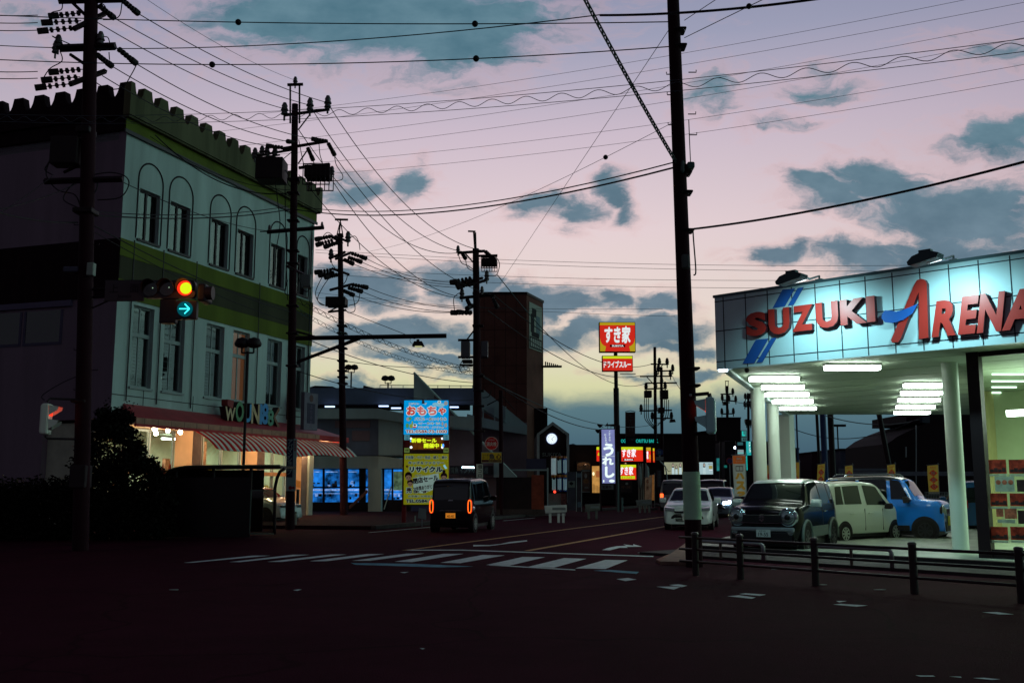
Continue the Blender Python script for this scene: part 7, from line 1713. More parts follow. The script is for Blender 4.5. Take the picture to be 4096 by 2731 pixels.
# billboard and small teal shop lights behind the right pole
HF = front(2920, 100)
hb = HF.thing('billboard', 'dark blank billboard between the right pole and the canopy', 'billboard')
slabpart(HF, 'board', rc_(2866, 1671, 2963, 1762), 0, .5, M_BNK, hb); slabpart(HF, 'post', rc_(2880, 1762, 2886, 2000), .2, .3, M_STEEL, hb); slabpart(HF, 'post', rc_(2944, 1762, 2950, 2000), .2, .3, M_STEEL, hb); slabpart(HF, 'frame', rc_(2864, 1668, 2965, 1672), -.1, .6, M_STEEL, hb)
sh = HF.thing('game_parlour', 'teal lit shop front and vertical sign tucked beside the first canopy column', 'shop')
slabpart(HF, 'wall', rc_(2900, 1765, 3120, 2000), 3, 5, M_DKIN, sh)
litsign(HF, sh, 2966, 1722, 2986, 1745, 1, [('rect', glow_mat('teal_block', (.05, .30, .28), .6), 0, 0, 1, 1, 0), ('L', TEAL, .1, .1, .7, .9, .06)]); litsign(HF, sh, 2966, 1748, 2986, 1764, 1, [('rect', glow_mat('teal_block_dim', (.07, .22, .22), .5), 0, 0, 1, 1, 0), ('62', M_DKIN, .3, .2, .9, .8, .03)])
litsign(HF, sh, 2984, 1764, 3005, 1820, 1, [('rect', glow_mat('teal_sign', (.02, .42, .42), .8), 0, 0, 1, 1, 0)] + [(ch, LWH, .55, .05 + .19 * k, .9, .2 + .19 * k, .04) for k, ch in enumerate('パチンコ')])
litsign(HF, sh, 2944, 1768, 2972, 1780, 1.5, [('rect', glow_mat('teal_dim', (.05, .18, .20), .5), 0, 0, 1, 1, 0)]); litsign(HF, sh, 2950, 1798, 2975, 1818, 1.5, [('rect', glow_mat('white_teal', (.30, .42, .44), .7), 0, 0, 1, 1, 0), ('rect', TEAL, 0, .6, 1, .7, 0)])
litsign(HF, sh, 2985, 1822, 2990, 1880, .8, [('rect', TEAL, 0, 0, 1, 1, 0)]); litsign(HF, sh, 2866, 1832, 2880, 1882, .8, [('rect', glow_mat('teal_door', (.03, .30, .30), .7, .5, 1), 0, 0, 1, 1, 0)]); litsign(HF, sh, 2896, 1860, 2908, 1870, .8, [('rect', glow_mat('teal_letters', (.02, .30, .26), .6, .7, 3), 0, 0, 1, 1, 0)])
b = MB(); u, z = HF.p(2941, 1790, .5); b.ball((u, .5, z), .14); b.build('spot_lamp', glow_mat('spot_blue', (.55, .7, 1.0), 12), sh)
# road signs on posts
NF = front(2640, 70)
rd_ = NF.thing('route_sign', 'blue hexagonal route 31 sign with a small plate on a bent post', 'road sign')
u, z = NF.p(2638, 1808); b = MB(); b.prism([(u + .27 * math.cos(R(90 + 60 * k)) * 1.05, z + .26 * math.sin(R(90 + 60 * k))) for k in range(6)], 0, .03); b.build('plate', mat('route_blue', (.012, .035, .16), .4), rd_)
b = MB(); b.text('31', u, z, .26, -.004, bold=.02); b.text('岐阜', u, z - .17, .08, -.004); b.build('plate_lettering', mat('route_white', (.16, .34, .40), .5), rd_)
slabpart(NF, 'sub_plate', rc_(2624, 1826, 2654, 1841), 0, .03, mat('sub_plate', (.18, .19, .18), .6, var=.3, scale=6), rd_)
b = MB(); pts = [NF.p(x, y, .06) for x, y in ((2638, 1795), (2638, 1838), (2642, 1846), (2662, 1866), (2667, 1900), (2672, 1990))]; pts.append((pts[-1][0], 0)); b.tube([(a, .06, c) for a, c in pts], .045, 8); b.build('post', M_GALV, rd_, smooth=True)
na = NF.thing('name_post', 'dark vertical name board low beside the bent sign post', 'sign'); slabpart(NF, 'board', rc_(2628, 1880, 2646, 1948), 1, .1, mat('name_board', (.06, .055, .075), .7), na); slabpart(NF, 'post', rc_(2635, 1948, 2639, 2005), 1.02, .06, M_STEEL, na)
b = MB(); 
for k, ch in enumerate('交通安全都市'): u, z = NF.p(2637, 1886 + 11 * k, .99); b.text(ch, u, z, .18, .99)
b.build('board_lettering', mat('name_ink', (.13, .17, .18), .6), na)
ns = front(2935, 60); no = ns.thing('no_parking_sign', 'round red and blue sign touching the orange banner top', 'road sign')
u, z = ns.p(2919, 1843); b = MB(); b.disc(u, z, .21, 0, .02, 24); b.build('rim', mat('np_red', (.25, .02, .03), .5), no); b = MB(); b.disc(u, z, .15, -.004, -.001, 24); b.build('disc', mat('np_blue', (.03, .03, .14), .5), no); b = MB(); b.tube([(u, .04, 0), (u, .04, z)], .03, 6); b.build('post', M_GALV, no)

# ------------------------------------------------------------------ toy shop sign tower
TF = front(1705, 39.5)
ts = TF.thing('sign_tower', 'tall double-sided shop sign with blue toy panel above a yellow recycle panel', 'sign')
t1 = lambda x, y: (1590 + x * .16586, 1570 + y * .16586)
t2 = lambda x, y: (1590 + x * .16586, 1790 + y * .16586)
def panel(fn, x0, y0, x1, y1, m, y=0.0, th=.02, name='panel', par=None):
    u0, z1 = TF.p(*fn(x0, y0), y); u1, z0 = TF.p(*fn(x1, y1), y); b = MB(); b.box(u0, u1, y, y + th, z0, z1); return b.build(name, m, par or ts)
def lett(fn, txt, x0, y0, x1, y1, m, halo=None, bold=.03, hb=.13, rot=0.0, par=None, y=-.012):
    u0, z1 = TF.p(*fn(x0, y0)); u1, z0 = TF.p(*fn(x1, y1)); W_, H_ = u1 - u0, z1 - z0
    c = ((u0 + u1) / 2, (z0 + z1) / 2)
    if halo:
        k = H_ * (hb - bold); b = MB(); b.text(txt, *c, 1, y + .004, 0, width=W_ + 2 * k, height=H_ + 2 * k, bold=hb, rot=rot); b.build('letter_outline', halo, par)
    b = MB(); b.text(txt, *c, 1, y, 0, width=W_, height=H_, bold=bold, rot=rot); b.build('lettering', m, par)
GB = glow_mat('toy_blue', (.0, .36, .86), .78); GW = glow_mat('toy_white', (.66, .82, .80), .85); GR_ = glow_mat('toy_red', (.62, .06, .05), .75); GP = glow_mat('toy_pink', (.66, .17, .17), .75); GN = glow_mat('toy_navy', (.02, .09, .17), .6); GM = glow_mat('toy_maroon', (.28, .035, .05), .65)
core = MB(); u0, z1 = TF.p(1620, 1602, .05); u1, z0 = TF.p(1790, 2022, .05); core.box(u0, u1, .03, .32, z0, z1); core.build('sign_frame', M_SIGNB, ts)
for px in (1618, 1788): 
    b = MB(); u = TF.u(px, .15); b.box(u - .08, u + .08, .08, .24, 0, z1); b.build('post', mat('sign_post_red', (.22, .015, .02), .6), ts)
tp1 = panel(t1, 160, 186, 1224, 1008, GB)
lett(t1, 'フジサン', 275, 245, 520, 295, GN, GW, .03, .11, par=tp1); lett(t1, 'ーグ', 610, 245, 705, 292, GN, GW, .03, .11, par=tp1)
lett(t1, 'お', 226, 320, 440, 545, GR_, GW, .06, .13, par=tp1); lett(t1, 'も', 470, 325, 690, 545, GP, GW, .06, .13, par=tp1); lett(t1, 'ち', 725, 325, 940, 540, GP, GW, .06, .13, par=tp1); lett(t1, 'ゃ', 985, 360, 1165, 535, GR_, GW, .05, .11, par=tp1)
lett(t1, 'パズル・ぬいぐるみ', 412, 592, 1185, 675, GN, GW, .03, .10, par=tp1); lett(t1, 'ベビー・乗り物・花火', 495, 712, 1030, 768, glow_mat('toy_slate', (.06, .13, .18), .6), GW, .02, .09, par=tp1); lett(t1, 'プラモデル・エアガンetc', 490, 805, 1115, 858, GN, GW, .02, .09, par=tp1)
lett(t1, 'TEL:0584-73-1000', 195, 895, 1195, 975, GM, GW, .035, .11, par=tp1)
def blob(fn, items, par, y=-.008):
    for x0, y0, x1, y1, m in items:
        u0, z1 = TF.p(*fn(x0, y0)); u1, z0 = TF.p(*fn(x1, y1)); b = MB(); b.disc((u0 + u1) / 2, (z0 + z1) / 2, (u1 - u0) / 2, y, y + .002, 16, 0, (z1 - z0) / 2); b.build('printed_shape', m, par); y -= .001
tg = glow_mat('toy_green', (.10, .40, .14), .6); tgr = glow_mat('toy_grey', (.40, .42, .42), .6); tl = glow_mat('toy_lime', (.30, .45, .08), .6); tlb = glow_mat('toy_pale_blue', (.25, .60, .78), .7)
blob(t1, [(215, 590, 300, 690, tgr), (270, 590, 340, 660, tg), (200, 735, 275, 850, tg), (285, 750, 375, 860, tl), (340, 680, 375, 800, tl), (370, 745, 470, 850, GW), (385, 755, 450, 800, GN), (370, 810, 455, 850, GR_), (1060, 700, 1110, 800, tgr), (1130, 730, 1200, 840, tgr), (840, 240, 1000, 330, tlb), (950, 250, 1140, 350, tlb), (965, 190, 1050, 265, GW), (980, 200, 1035, 255, tgr), (1120, 200, 1215, 310, tgr)], tp1)
for xx in (163, 1108): 
    q_ = panel(t1, xx, 1015, xx + 128, 1140, glow_mat('toy_cyan_dim', (.10, .34, .42), .6)); lett(t1, '1階', xx + 20, 1035, xx + 105, 1075, GN, None, .02, par=q_); lett(t1, '2階', xx + 20, 1090, xx + 105, 1130, GN, None, .02, par=q_)
    panel(t1, xx + 10, 1150, xx + 110, 1320, mat('sign_red_dim', (.26, .02, .02), .6)); q_ = panel(t1, xx, 1330, xx + 125, 1445, glow_mat('toy_green_dim', (.16, .24, .06), .5)); lett(t1, '3階', xx + 20, 1365, xx + 105, 1410, M_BLACK, None, .01, par=q_)
led = panel(t1, 300, 1075, 1105, 1370, glow_mat('led_ground', (.20, .062, .008), .55, .55, 6), -.01)
LEDY = glow_mat('led_yellow', (.68, .85, .02), 1.1)
lett(t1, '新春セール', 335, 1095, 945, 1205, LEDY, None, .055, par=led, y=-.02); lett(t1, '開催中 !', 635, 1215, 1075, 1335, LEDY, None, .05, par=led, y=-.02)
panel(t1, 300, 1370, 1105, 1470, mat('led_housing', (.10, .04, .03), .6)); panel(t1, 300, 1020, 1105, 1072, mat('led_housing', (.10, .04, .03), .6))
blob(t1, [(305, 1080, 350, 1130, glow_mat('led_lamp', (.7, .85, 1), 2.2)), (308, 1140, 330, 1190, glow_mat('led_lamp_b', (.08, .35, 1), 1.4)), (1055, 1080, 1098, 1130, glow_mat('led_lamp', (.7, .85, 1), 2.2)), (300, 1290, 360, 1345, glow_mat('led_lamp', (.7, .85, 1), 2.2)), (1060, 1290, 1105, 1345, glow_mat('led_lamp', (.7, .85, 1), 2.2)), (1080, 1230, 1125, 1320, glow_mat('led_lamp_b', (.08, .35, 1), 1.4))], led, -.03)
YG = mat('recycle_yellow', (.30, .30, .01), .6, emit=(.30, .30, .006), es=.42); YW = mat('recycle_white', (.40, .55, .50), .6, emit=(.28, .42, .38), es=.45); YD = mat('recycle_ink', (.06, .012, .03), .6); YN = mat('recycle_navy', (.035, .012, .08), .6)
tp2 = panel(t2, 163, 145, 1224, 1368, YG)
lett(t2, '子供服・ベビー用品・婦人・紳士', 188, 195, 1200, 275, YD, YW, .025, .10, par=tp2); lett(t2, 'キッズ＆ファミリー', 262, 325, 1118, 400, YN, YW, .035, .13, par=tp2); lett(t2, 'リサイクル', 290, 450, 1090, 590, YN, YW, .06, .17, par=tp2)
lett(t2, 'ベビー', 420, 640, 655, 700, mat('recycle_red', (.22, .02, .03), .6), YW, .02, .1, par=tp2)
q_ = MB(); pts = [TF.p(*t2(x, y)) for x, y in ((370, 730), (990, 610), (1010, 780), (960, 980), (620, 1100), (390, 1080))]; q_.prism(pts, -.006, -.004); q_.build('closing_banner', YW, tp2)
lett(t2, '閉店セール', 375, 690, 985, 830, YD, None, .045, .1, R(9), tp2, -.014); lett(t2, '20年間ありがとう', 380, 905, 900, 1010, YD, None, .035, .1, R(9), tp2, -.014)
lett(t2, '売', 212, 955, 345, 1095, mat('recycle_red2', (.16, .02, .03), .6), YW, .04, .13, par=tp2); lett(t2, 'ます', 380, 1030, 750, 1095, mat('recycle_red2', (.16, .02, .03), .6), YW, .04, .13, par=tp2)
lett(t2, 'お気軽にお問合せ下さい', 258, 1140, 1100, 1195, YD, YW, .02, .09, par=tp2); lett(t2, 'TEL:0584-73-1000', 205, 1240, 1190, 1325, YD, YW, .045, .11, par=tp2)
# simple drawn children's faces, star, shirt
sk = mat('face_skin', (.34, .24, .17), .6, emit=(.22, .14, .09), es=.4); hr = mat('face_hair', (.07, .015, .03), .6)
def kid(cx, cy, s, bun=False):
    it = [(cx - 85 * s, cy - 120 * s, cx + 85 * s, cy + 60 * s, hr), (cx - 70 * s, cy - 40 * s, cx + 70 * s, cy + 90 * s, sk)]
    if bun: it.insert(0, (cx - 40 * s, cy - 190 * s, cx + 40 * s, cy - 100 * s, hr))
    it += [(cx - 42 * s, cy + 5 * s, cx - 18 * s, cy + 35 * s, hr), (cx + 20 * s, cy + 5 * s, cx + 44 * s, cy + 35 * s, hr), (cx - 14 * s, cy + 58 * s, cx + 14 * s, cy + 66 * s, hr)]
    blob(t2, it, tp2, -.012)
kid(265, 700, 1.0); kid(305, 860, .85); kid(1120, 710, .95, True)
st_ = MB(); c0 = t2(232, 450); st_.prism([TF.p(c0[0] + (7 if k % 2 == 0 else 3) * math.sin(R(36 * k)), c0[1] - (7 if k % 2 == 0 else 3) * math.cos(R(36 * k))) for k in range(10)], -.01, -.008); st_.build('printed_star', mat('recycle_red', (.22, .02, .03), .6), tp2)
st_ = MB(); st_.prism([TF.p(*t2(x, y)) for x, y in ((1100, 430), (1140, 400), (1200, 500), (1150, 510))], -.01, -.008); st_.build('printed_shirt', tlb, tp2)
# lamp arms on top of the sign tower
b = MB(); u, z = TF.p(1700, 1600); b.tube([(u - .1, .1, z), (u + .1, -.05, z + .05), (u + .45, -.1, z + .03)], .02, 5); b.prism([(u - .12, z - .14), (u, z - .15), (u - .04, z + .03), (u - .1, z + .03)], -.12, .0); b.build('lamp_arm', M_GALV, ts)
b = MB(); u, z = TF.p(1603, 1615); b.tube([(u + .2, .1, z - .02), (u, .05, z)], .015, 5); b.ball((u, .05, z), .05); b.build('lamp_arm', M_STEEL, ts)
# little items at its foot
cf = front(1690, 38); wb = cf.thing('white_board', 'small tilted pale board standing left of the dark van', 'sign')
slabpart(cf, 'board', [(1676, 2030), (1704, 2036), (1704, 2077), (1671, 2071)], 0, .04, mat('board_pale', (.32, .42, .40), .6), wb); slabpart(cf, 'leg', rc_(1685, 2070, 1690, 2105), .02, .04, M_GALV, wb)
po = gp(1660, 2098); pst = thing('weighted_post', 'short pale post on a round weight at the foot of the sign tower', 'post', po); b = MB(); b.tube([(0, 0, .06), (0, 0, .36)], .03, 8); b.build('stem', mat('post_pale', (.30, .36, .34), .6), pst); b = MB(); b.lathe([(.22, 0), (.22, .04), (.06, .08)], 16); b.build('weight', M_KERB, pst)

# ------------------------------------------------------------------ lit can-shaped display, site signs
KF = front(2235, 52)
kd = KF.thing('can_display', 'tall display of shiny can-shaped cylinders in white and blue with copper bands', 'display')
MCW = mat('can_white', (.50, .62, .62), .18, metal=.5, emit=(.6, .75, .8), es=.16); MCB = mat('can_blue', (.01, .04, .22), .2, metal=.4); MCO = mat('can_copper', (.34, .13, .03), .3, metal=.6); MCT = mat('can_text', (.30, .44, .46), .4, emit=(.3, .5, .55), es=.25)
for i, px in enumerate((2215, 2236, 2257)):
    u = KF.u(px, 0, 1850); z1 = KF.p(px, 1832)[1]; z2 = KF.p(px, 1898)[1]; z3_ = KF.p(px, 1908)[1]; z4_ = KF.p(px, 1965)[1]; r = .135
    b = MB(); b.lathe([(r, z2), (r, z1)], 20, (u, 0, 0)); o = b.build('can', (MCW, M_DKIN, MCB)[i], kd, smooth=True, auto=40)
    b = MB(); b.lathe([(r + .01, z1), (r + .012, z1 + .06), (r - .03, z1 + .1)], 20, (u, 0, 0)); b.build('can_band', MCO, o, smooth=True, auto=40); b = MB(); b.lathe([(r + .01, z3_), (r + .012, z2)], 20, (u, 0, 0)); b.build('can_band', MCO, o, smooth=True, auto=40)
    b = MB(); b.lathe([(r, z4_), (r, z3_)], 20, (u, 0, 0)); o2 = b.build('can', MCB if i else M_DKIN, kd, smooth=True, auto=40)
    for (za, zb, par) in ((z2, z1, o), (z4_, z3_, o2)):
        b = MB()
        for k in range(5):
            a = R(-125 + 17 * k + 8 * i); x, y = u + (r + .004) * math.cos(a), (r + .004) * math.sin(a); b.box(x - .011, x + .011, y - .004, y + .01, za + .06 + rnd.random() * .05, zb - .05 - rnd.random() * .08)
        b.build('can_stripes', MCT, par)
slabpart(KF, 'back_panel', rc_(2196, 1828, 2268, 2032), .3, .1, M_RDK, kd); slabpart(KF, 'side_post', rc_(2188, 1880, 2193, 2032), .2, .1, M_EDGE, kd)
b = MB(); u, z = KF.p(2219, 1966, -.2); b.ball((u, -.2, z), .07); b.build('red_lamp', glow_mat('small_red', (1, .06, .03), 2.0), kd)
sl = KF.thing('slatted_fence', 'upright slatted fence under the can display', 'fence'); b = MB()
for k in range(20):
    u, z1 = KF.p(2192 + k * 3.6, 1972, .15); b.box(u, u + .022, .15, .18, 0, z1)
b.build('slats', M_EDGE, sl)
slabpart(KF, 'notice', rc_(2244, 1972, 2266, 2030), .1, .03, mat('notice_maroon', (.14, .07, .07), .7, var=.7, scale=6), sl)
gs = KF.thing('diamond_notice', 'grey panel with a dark diamond mark beside the can display', 'sign'); slabpart(KF, 'panel', rc_(2270, 1886, 2301, 2040), 0, .06, mat('panel_slate', (.055, .055, .08), .7, var=.2), gs); slabpart(KF, 'notice', rc_(2272, 1923, 2300, 1949), -.02, .015, mat('notice_pale', (.17, .22, .20), .7), gs)
slabpart(KF, 'diamond', [(2285, 1925), (2295, 1933), (2285, 1941), (2276, 1933)], -.03, .008, M_DKIN, gs)
tl_ = KF.thing('narrow_board', 'narrow upright board with small lit marks left of the food poster', 'sign'); slabpart(KF, 'board', rc_(2304, 1888, 2328, 2045), .1, .06, mat('narrow_board', (.05, .04, .05), .7, var=.4, scale=3), tl_); slabpart(KF, 'edge', rc_(2304, 1886, 2307, 2045), .08, .018, M_EDGE, tl_); slabpart(KF, 'edge', rc_(2325, 1886, 2328, 2045), .08, .018, M_EDGE, tl_)
b = MB(); u, z = KF.p(2316, 1900, .09); b.box(u - .12, u + .12, .08, .095, z - .1, z + .1); u, z = KF.p(2318, 2015, .09); b.box(u - .1, u + .1, .08, .095, z - .16, z + .1); b.build('lit_marks', mat('marks_blue', (.10, .16, .22), .6, var=.5, scale=12), tl_)
# white barricades: beam box on posts
def barricade(label, x0, y0, x1, y1, Yd, legs, m):
    f = front((x0 + x1) / 2, Yd); t = f.thing('barricade', label, 'barricade', 'white barricades along the far kerb'); u0, z1 = f.p(x0, y0); u1, _ = f.p(x1, y0); zb = f.p(x0, y0 + (y1 - y0) * .5)[1]
    b = MB(); b.prism([(u0 - .05, z1 - .02), (u0, zb), (u1, zb + .06), (u1, z1 + .02)], 0, .22); o = b.build('beam', m, t, bevel=.02)
    b = MB(); b.box(u0 + (u1 - u0) * .32, u1 - .05, -.02, -.003, zb + (z1 - zb) * .42, zb + (z1 - zb) * .72); b.build('reflector', mat('barricade_grey', (.22, .27, .28), .5), o)
    for fr in legs: 
        b = MB(); x = u0 + (u1 - u0) * fr; b.box(x - .05, x + .05, .05, .17, 0, zb - .001); b.build('leg', m, t)
MBW = mat('barricade_white', (.75, .85, .82), .6, var=.12)
barricade('brightest white barricade, below the can display', 2182, 2020, 2267, 2085, 42.5, (.22, .62, .84), MBW); barricade('dim grey barricade under the lit doorway', 2344, 2015, 2400, 2073, 47, (.2, .75), mat('barricade_dim', (.16, .18, .16), .7, var=.2)); barricade('grey barricade in front of the faded food banner', 2548, 1998, 2606, 2048, 58, (.2, .55, .85), mat('barricade_mid', (.22, .26, .24), .7, var=.2))
barricade('small pale barricade by the far pale van', 2652, 1988, 2690, 2030, 66, (.1, .4), mat('barricade_mid', (.22, .26, .24), .7, var=.2))
# feather banners and white flag poles by the restaurant
def banner(label, x0, y0, x1, y1, Y, m, marks=(), lean=0, name='feather_banner', pole_side=1, group=None, foot=True, parts=()):
    f = front((x0 + x1) / 2, Y); t = f.thing(name, label, 'banner', group); sh_ = lean
    b = MB(); pts = f.poly([(x0, y0), (x1, y0 - 4), (x1 + sh_, y1), (x0 + sh_, y1)], 0); n = 10; rows = []
    (ax, az), (bx_, bz), (cx, cz), (dx, dz) = pts
    for i in range(n + 1):
        t_ = i / n; rows.append([(ax + (dx - ax) * t_ + ((bx_ + (cx - bx_) * t_) - (ax + (dx - ax) * t_)) * s, .03 * math.sin(t_ * 5 + s * 4), (az + (dz - az) * t_) * (1 - s) + (bz + (cz - bz) * t_) * s) for s in (0, .25, .5, .75, 1)])
    b.grid(rows); o = b.build('cloth', m, t, smooth=True); sd = o.modifiers.new('thick', 'SOLIDIFY'); sd.thickness = .01; sd.offset = 0
    px = bx_ + .02 if pole_side > 0 else ax - .02; pb = (cx if pole_side > 0 else dx)
    b = MB(); b.tube([(pb, .0, 0), (px, .0, max(az, bz) + .12)], .018, 6); b.tube([(ax - .06, 0, az + .03), (bx_ + .1, 0, bz + .03)], .012, 5); b.build('pole', M_GALV, t)
    if foot: b = MB(); b.lathe([(.2, 0), (.2, .1), (.05, .14)], 12, (pb, 0, 0)); b.build('foot', M_KERB, t)
    W_, H_ = bx_ - ax, az - dz
    for kind, mm, a, c, d, e, ex in marks:
        b = MB(); lx = lambda s, v: ax + W_ * s + (dx - ax) * v; yy = -.045
        if kind == 'rect': b.prism([(lx(a, c), az - c * H_), (lx(d, c), az - c * H_), (lx(d, e), az - e * H_), (lx(a, e), az - e * H_)], yy, yy + .003)
        elif kind == 'diamond': 
            b.prism([(lx((a + d) / 2, c), az - c * H_), (lx(d, (c + e) / 2), az - (c + e) / 2 * H_), (lx((a + d) / 2, e), az - e * H_), (lx(a, (c + e) / 2), az - (c + e) / 2 * H_)], yy, yy + .003)
        else: b.text(kind, lx((a + d) / 2, (c + e) / 2), az - (c + e) / 2 * H_, 1, yy - .004, 0, width=(d - a) * W_, height=(e - c) * H_, bold=ex[0], rot=ex[1], mirror=len(ex) > 2 and ex[2])
        b.build('print' if kind in ('rect', 'diamond') else 'lettering', mm, o)
    return t
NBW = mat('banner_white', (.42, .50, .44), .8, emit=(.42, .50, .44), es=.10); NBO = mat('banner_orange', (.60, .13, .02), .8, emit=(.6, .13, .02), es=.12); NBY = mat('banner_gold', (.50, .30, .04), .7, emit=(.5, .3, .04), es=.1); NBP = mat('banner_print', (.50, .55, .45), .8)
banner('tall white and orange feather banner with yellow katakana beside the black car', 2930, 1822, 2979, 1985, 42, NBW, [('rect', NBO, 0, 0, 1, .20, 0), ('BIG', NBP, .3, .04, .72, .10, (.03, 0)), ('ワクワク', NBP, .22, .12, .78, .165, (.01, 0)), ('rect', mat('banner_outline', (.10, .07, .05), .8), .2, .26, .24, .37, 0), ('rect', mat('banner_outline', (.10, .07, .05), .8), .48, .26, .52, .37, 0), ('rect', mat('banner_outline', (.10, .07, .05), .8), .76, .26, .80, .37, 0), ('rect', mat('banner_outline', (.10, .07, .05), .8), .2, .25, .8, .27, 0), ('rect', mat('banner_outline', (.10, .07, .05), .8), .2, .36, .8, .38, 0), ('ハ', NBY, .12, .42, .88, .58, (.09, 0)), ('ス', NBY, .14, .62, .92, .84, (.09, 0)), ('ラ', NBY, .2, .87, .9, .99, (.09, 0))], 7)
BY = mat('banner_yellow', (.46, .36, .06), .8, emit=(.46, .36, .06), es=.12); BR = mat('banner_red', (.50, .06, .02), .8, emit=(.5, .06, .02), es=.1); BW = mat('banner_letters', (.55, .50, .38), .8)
def newyear(label, x0, y0, x1, y1, lean=6, Y=57, vis=3):
    mk = [('スズキ', BR, .2, .03, .8, .09, (.02, 0, True))]
    for k, ch in enumerate('初売り'): mk += [('diamond', BR, .08, .14 + .24 * k, .92, .38 + .24 * k, 0), (ch, BW, .32, .20 + .24 * k, .70, .32 + .24 * k, (.02, 0, True))]
    mk.append(('rect', mat('banner_foot', (.5, .48, .38), .8), 0, .93, 1, 1, 0)); banner(label, x0, y0, x1, y1, Y, BY, mk, lean, group='yellow banners with red diamonds')
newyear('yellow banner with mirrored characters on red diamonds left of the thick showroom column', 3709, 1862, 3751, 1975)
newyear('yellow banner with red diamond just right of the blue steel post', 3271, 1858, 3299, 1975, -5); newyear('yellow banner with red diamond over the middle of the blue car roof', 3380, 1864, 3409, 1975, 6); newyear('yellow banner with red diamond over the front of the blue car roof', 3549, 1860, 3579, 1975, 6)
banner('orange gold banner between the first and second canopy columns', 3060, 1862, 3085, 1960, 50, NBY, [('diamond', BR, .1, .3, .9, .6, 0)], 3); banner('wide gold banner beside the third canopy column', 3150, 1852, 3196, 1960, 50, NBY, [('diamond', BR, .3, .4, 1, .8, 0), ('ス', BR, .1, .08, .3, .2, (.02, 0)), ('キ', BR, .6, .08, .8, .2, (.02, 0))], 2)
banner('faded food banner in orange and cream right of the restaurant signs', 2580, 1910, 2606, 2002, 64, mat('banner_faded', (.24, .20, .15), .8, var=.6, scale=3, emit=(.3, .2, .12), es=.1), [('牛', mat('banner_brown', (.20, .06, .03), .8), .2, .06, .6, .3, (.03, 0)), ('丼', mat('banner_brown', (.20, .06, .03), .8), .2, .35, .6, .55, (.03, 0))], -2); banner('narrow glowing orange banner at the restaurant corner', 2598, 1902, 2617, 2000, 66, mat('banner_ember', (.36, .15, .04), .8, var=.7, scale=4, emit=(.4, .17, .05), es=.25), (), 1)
for k, x in enumerate((2555, 2564, 2572, 2585)):
    f = front(x, 68); t = f.thing('flag_pole', 'white pole with a furled pale flag before the restaurant corner', 'flag pole', 'white flag poles before the restaurant'); z1 = f.p(x, 1852)[1]; z2 = f.p(x, 1872)[1]; z3_ = f.p(x, 1950)[1]
    b = MB(); b.tube([(0, 0, 0), (0, 0, z1)], .04, 8); b.build('pole', mat('flag_pole_cream', (.36, .33, .26), .6), t)
    if k in (0, 3): b = MB(); b.lathe([(.1, z3_), (.16, (z2 + z3_) / 2), (.12, z2), (.03, z2 + .2)], 10, (.08, 0, 0)); b.build('furled_flag', mat('flag_pale', (.30, .38, .36), .8, var=.2), t, smooth=True)
for k, (x, y0, y1) in enumerate(((2472, 1806, 1950), (2488, 1990, 2040))):
    f = front(x, 60); t = f.thing('thin_post', ('tall' if k == 0 else 'short') + ' thin teal post right of the violet sign', 'post'); z1 = f.p(x, y0)[1]; b = MB(); b.tube([(0, 0, 0), (0, 0, z1)], .06, 8); b.build('stem', mat('post_teal', (.10, .18, .18), .6), t); b = MB(); b.lathe([(.07, z1), (1e-4, z1 + .05)], 8); b.build('cap', M_STEEL, t)

# ------------------------------------------------------------------ seen under the canopy: yard, dark houses, posts, far hills
YF = front(3600, 72)
hs = YF.thing('dark_house', 'dark gabled house block filling the background under the canopy', 'house')
M_HSE = mat('house_dark', (.014, .007, .010), .85, var=.2, scale=.3)
slabpart(YF, 'wall', [(3548, 1990), (3548, 1775), (3590, 1745), (3650, 1716), (3720, 1690), (4000, 1690), (4000, 1990)], 0, 9, M_HSE, hs)
slabpart(YF, 'upper_window', rc_(3690, 1655, 3720, 1690), .5, 2, mat('house_window', (.05, .08, .10), .4), hs); slabpart(YF, 'roof', rc_(3625, 1655, 3990, 1692), 1, 7, M_HSE, hs); slabpart(YF, 'pale_pipe', rc_(3623, 1786, 3627, 1828), -.2, .1, M_EDGE, hs); slabpart(YF, 'drain', rc_(3664, 1700, 3667, 1960), -.2, .1, M_EDGE, hs)
h2f = front(3410, 95); hh = h2f.thing('far_house', 'slate blue far house between the yellow banners', 'house'); slabpart(h2f, 'wall', rc_(3362, 1797, 3472, 1990), 0, 8, mat('far_house_wall', (.06, .07, .11), .85, var=.2), hh); slabpart(h2f, 'eave', rc_(3358, 1793, 3476, 1799), -.3, 9, M_HSE, hh); slabpart(h2f, 'window', rc_(3400, 1830, 3432, 1860), -.05, .1, M_GLASSD, hh)
h3f = front(3260, 98); hh = h3f.thing('maroon_shed', 'dark maroon shed wall left of the blue steel post', 'shed'); slabpart(h3f, 'wall', rc_(3247, 1810, 3276, 1990), 0, 6, mat('shed_maroon', (.055, .02, .034), .85), hh); slabpart(h3f, 'eave', rc_(3245, 1806, 3278, 1811), -.2, 6.4, M_HSE, hh)
h4f = front(3185, 90); hh = h4f.thing('dark_shed', 'low dark shed behind the third canopy column', 'shed'); slabpart(h4f, 'wall', rc_(3165, 1795, 3196, 1990), 0, 6, M_HSE, hh); slabpart(h4f, 'eave', rc_(3163, 1791, 3198, 1796), -.2, 6.4, M_DKIN, hh)
gr_ = YF.thing('guard_rail', 'pale corrugated guard rail running behind the banners', 'guard rail'); 
for y in (1873, 1884): slabpart(YF, 'beam', rc_(3355, y, 3570, y + 9), -2, .06, mat('rail_slate', (.13, .15, .19), .6, var=.15), gr_)
slabpart(YF, 'beam', rc_(3560, 1885, 3990, 1902), -4, .06, mat('rail_slate', (.13, .15, .19), .6, var=.15), gr_)
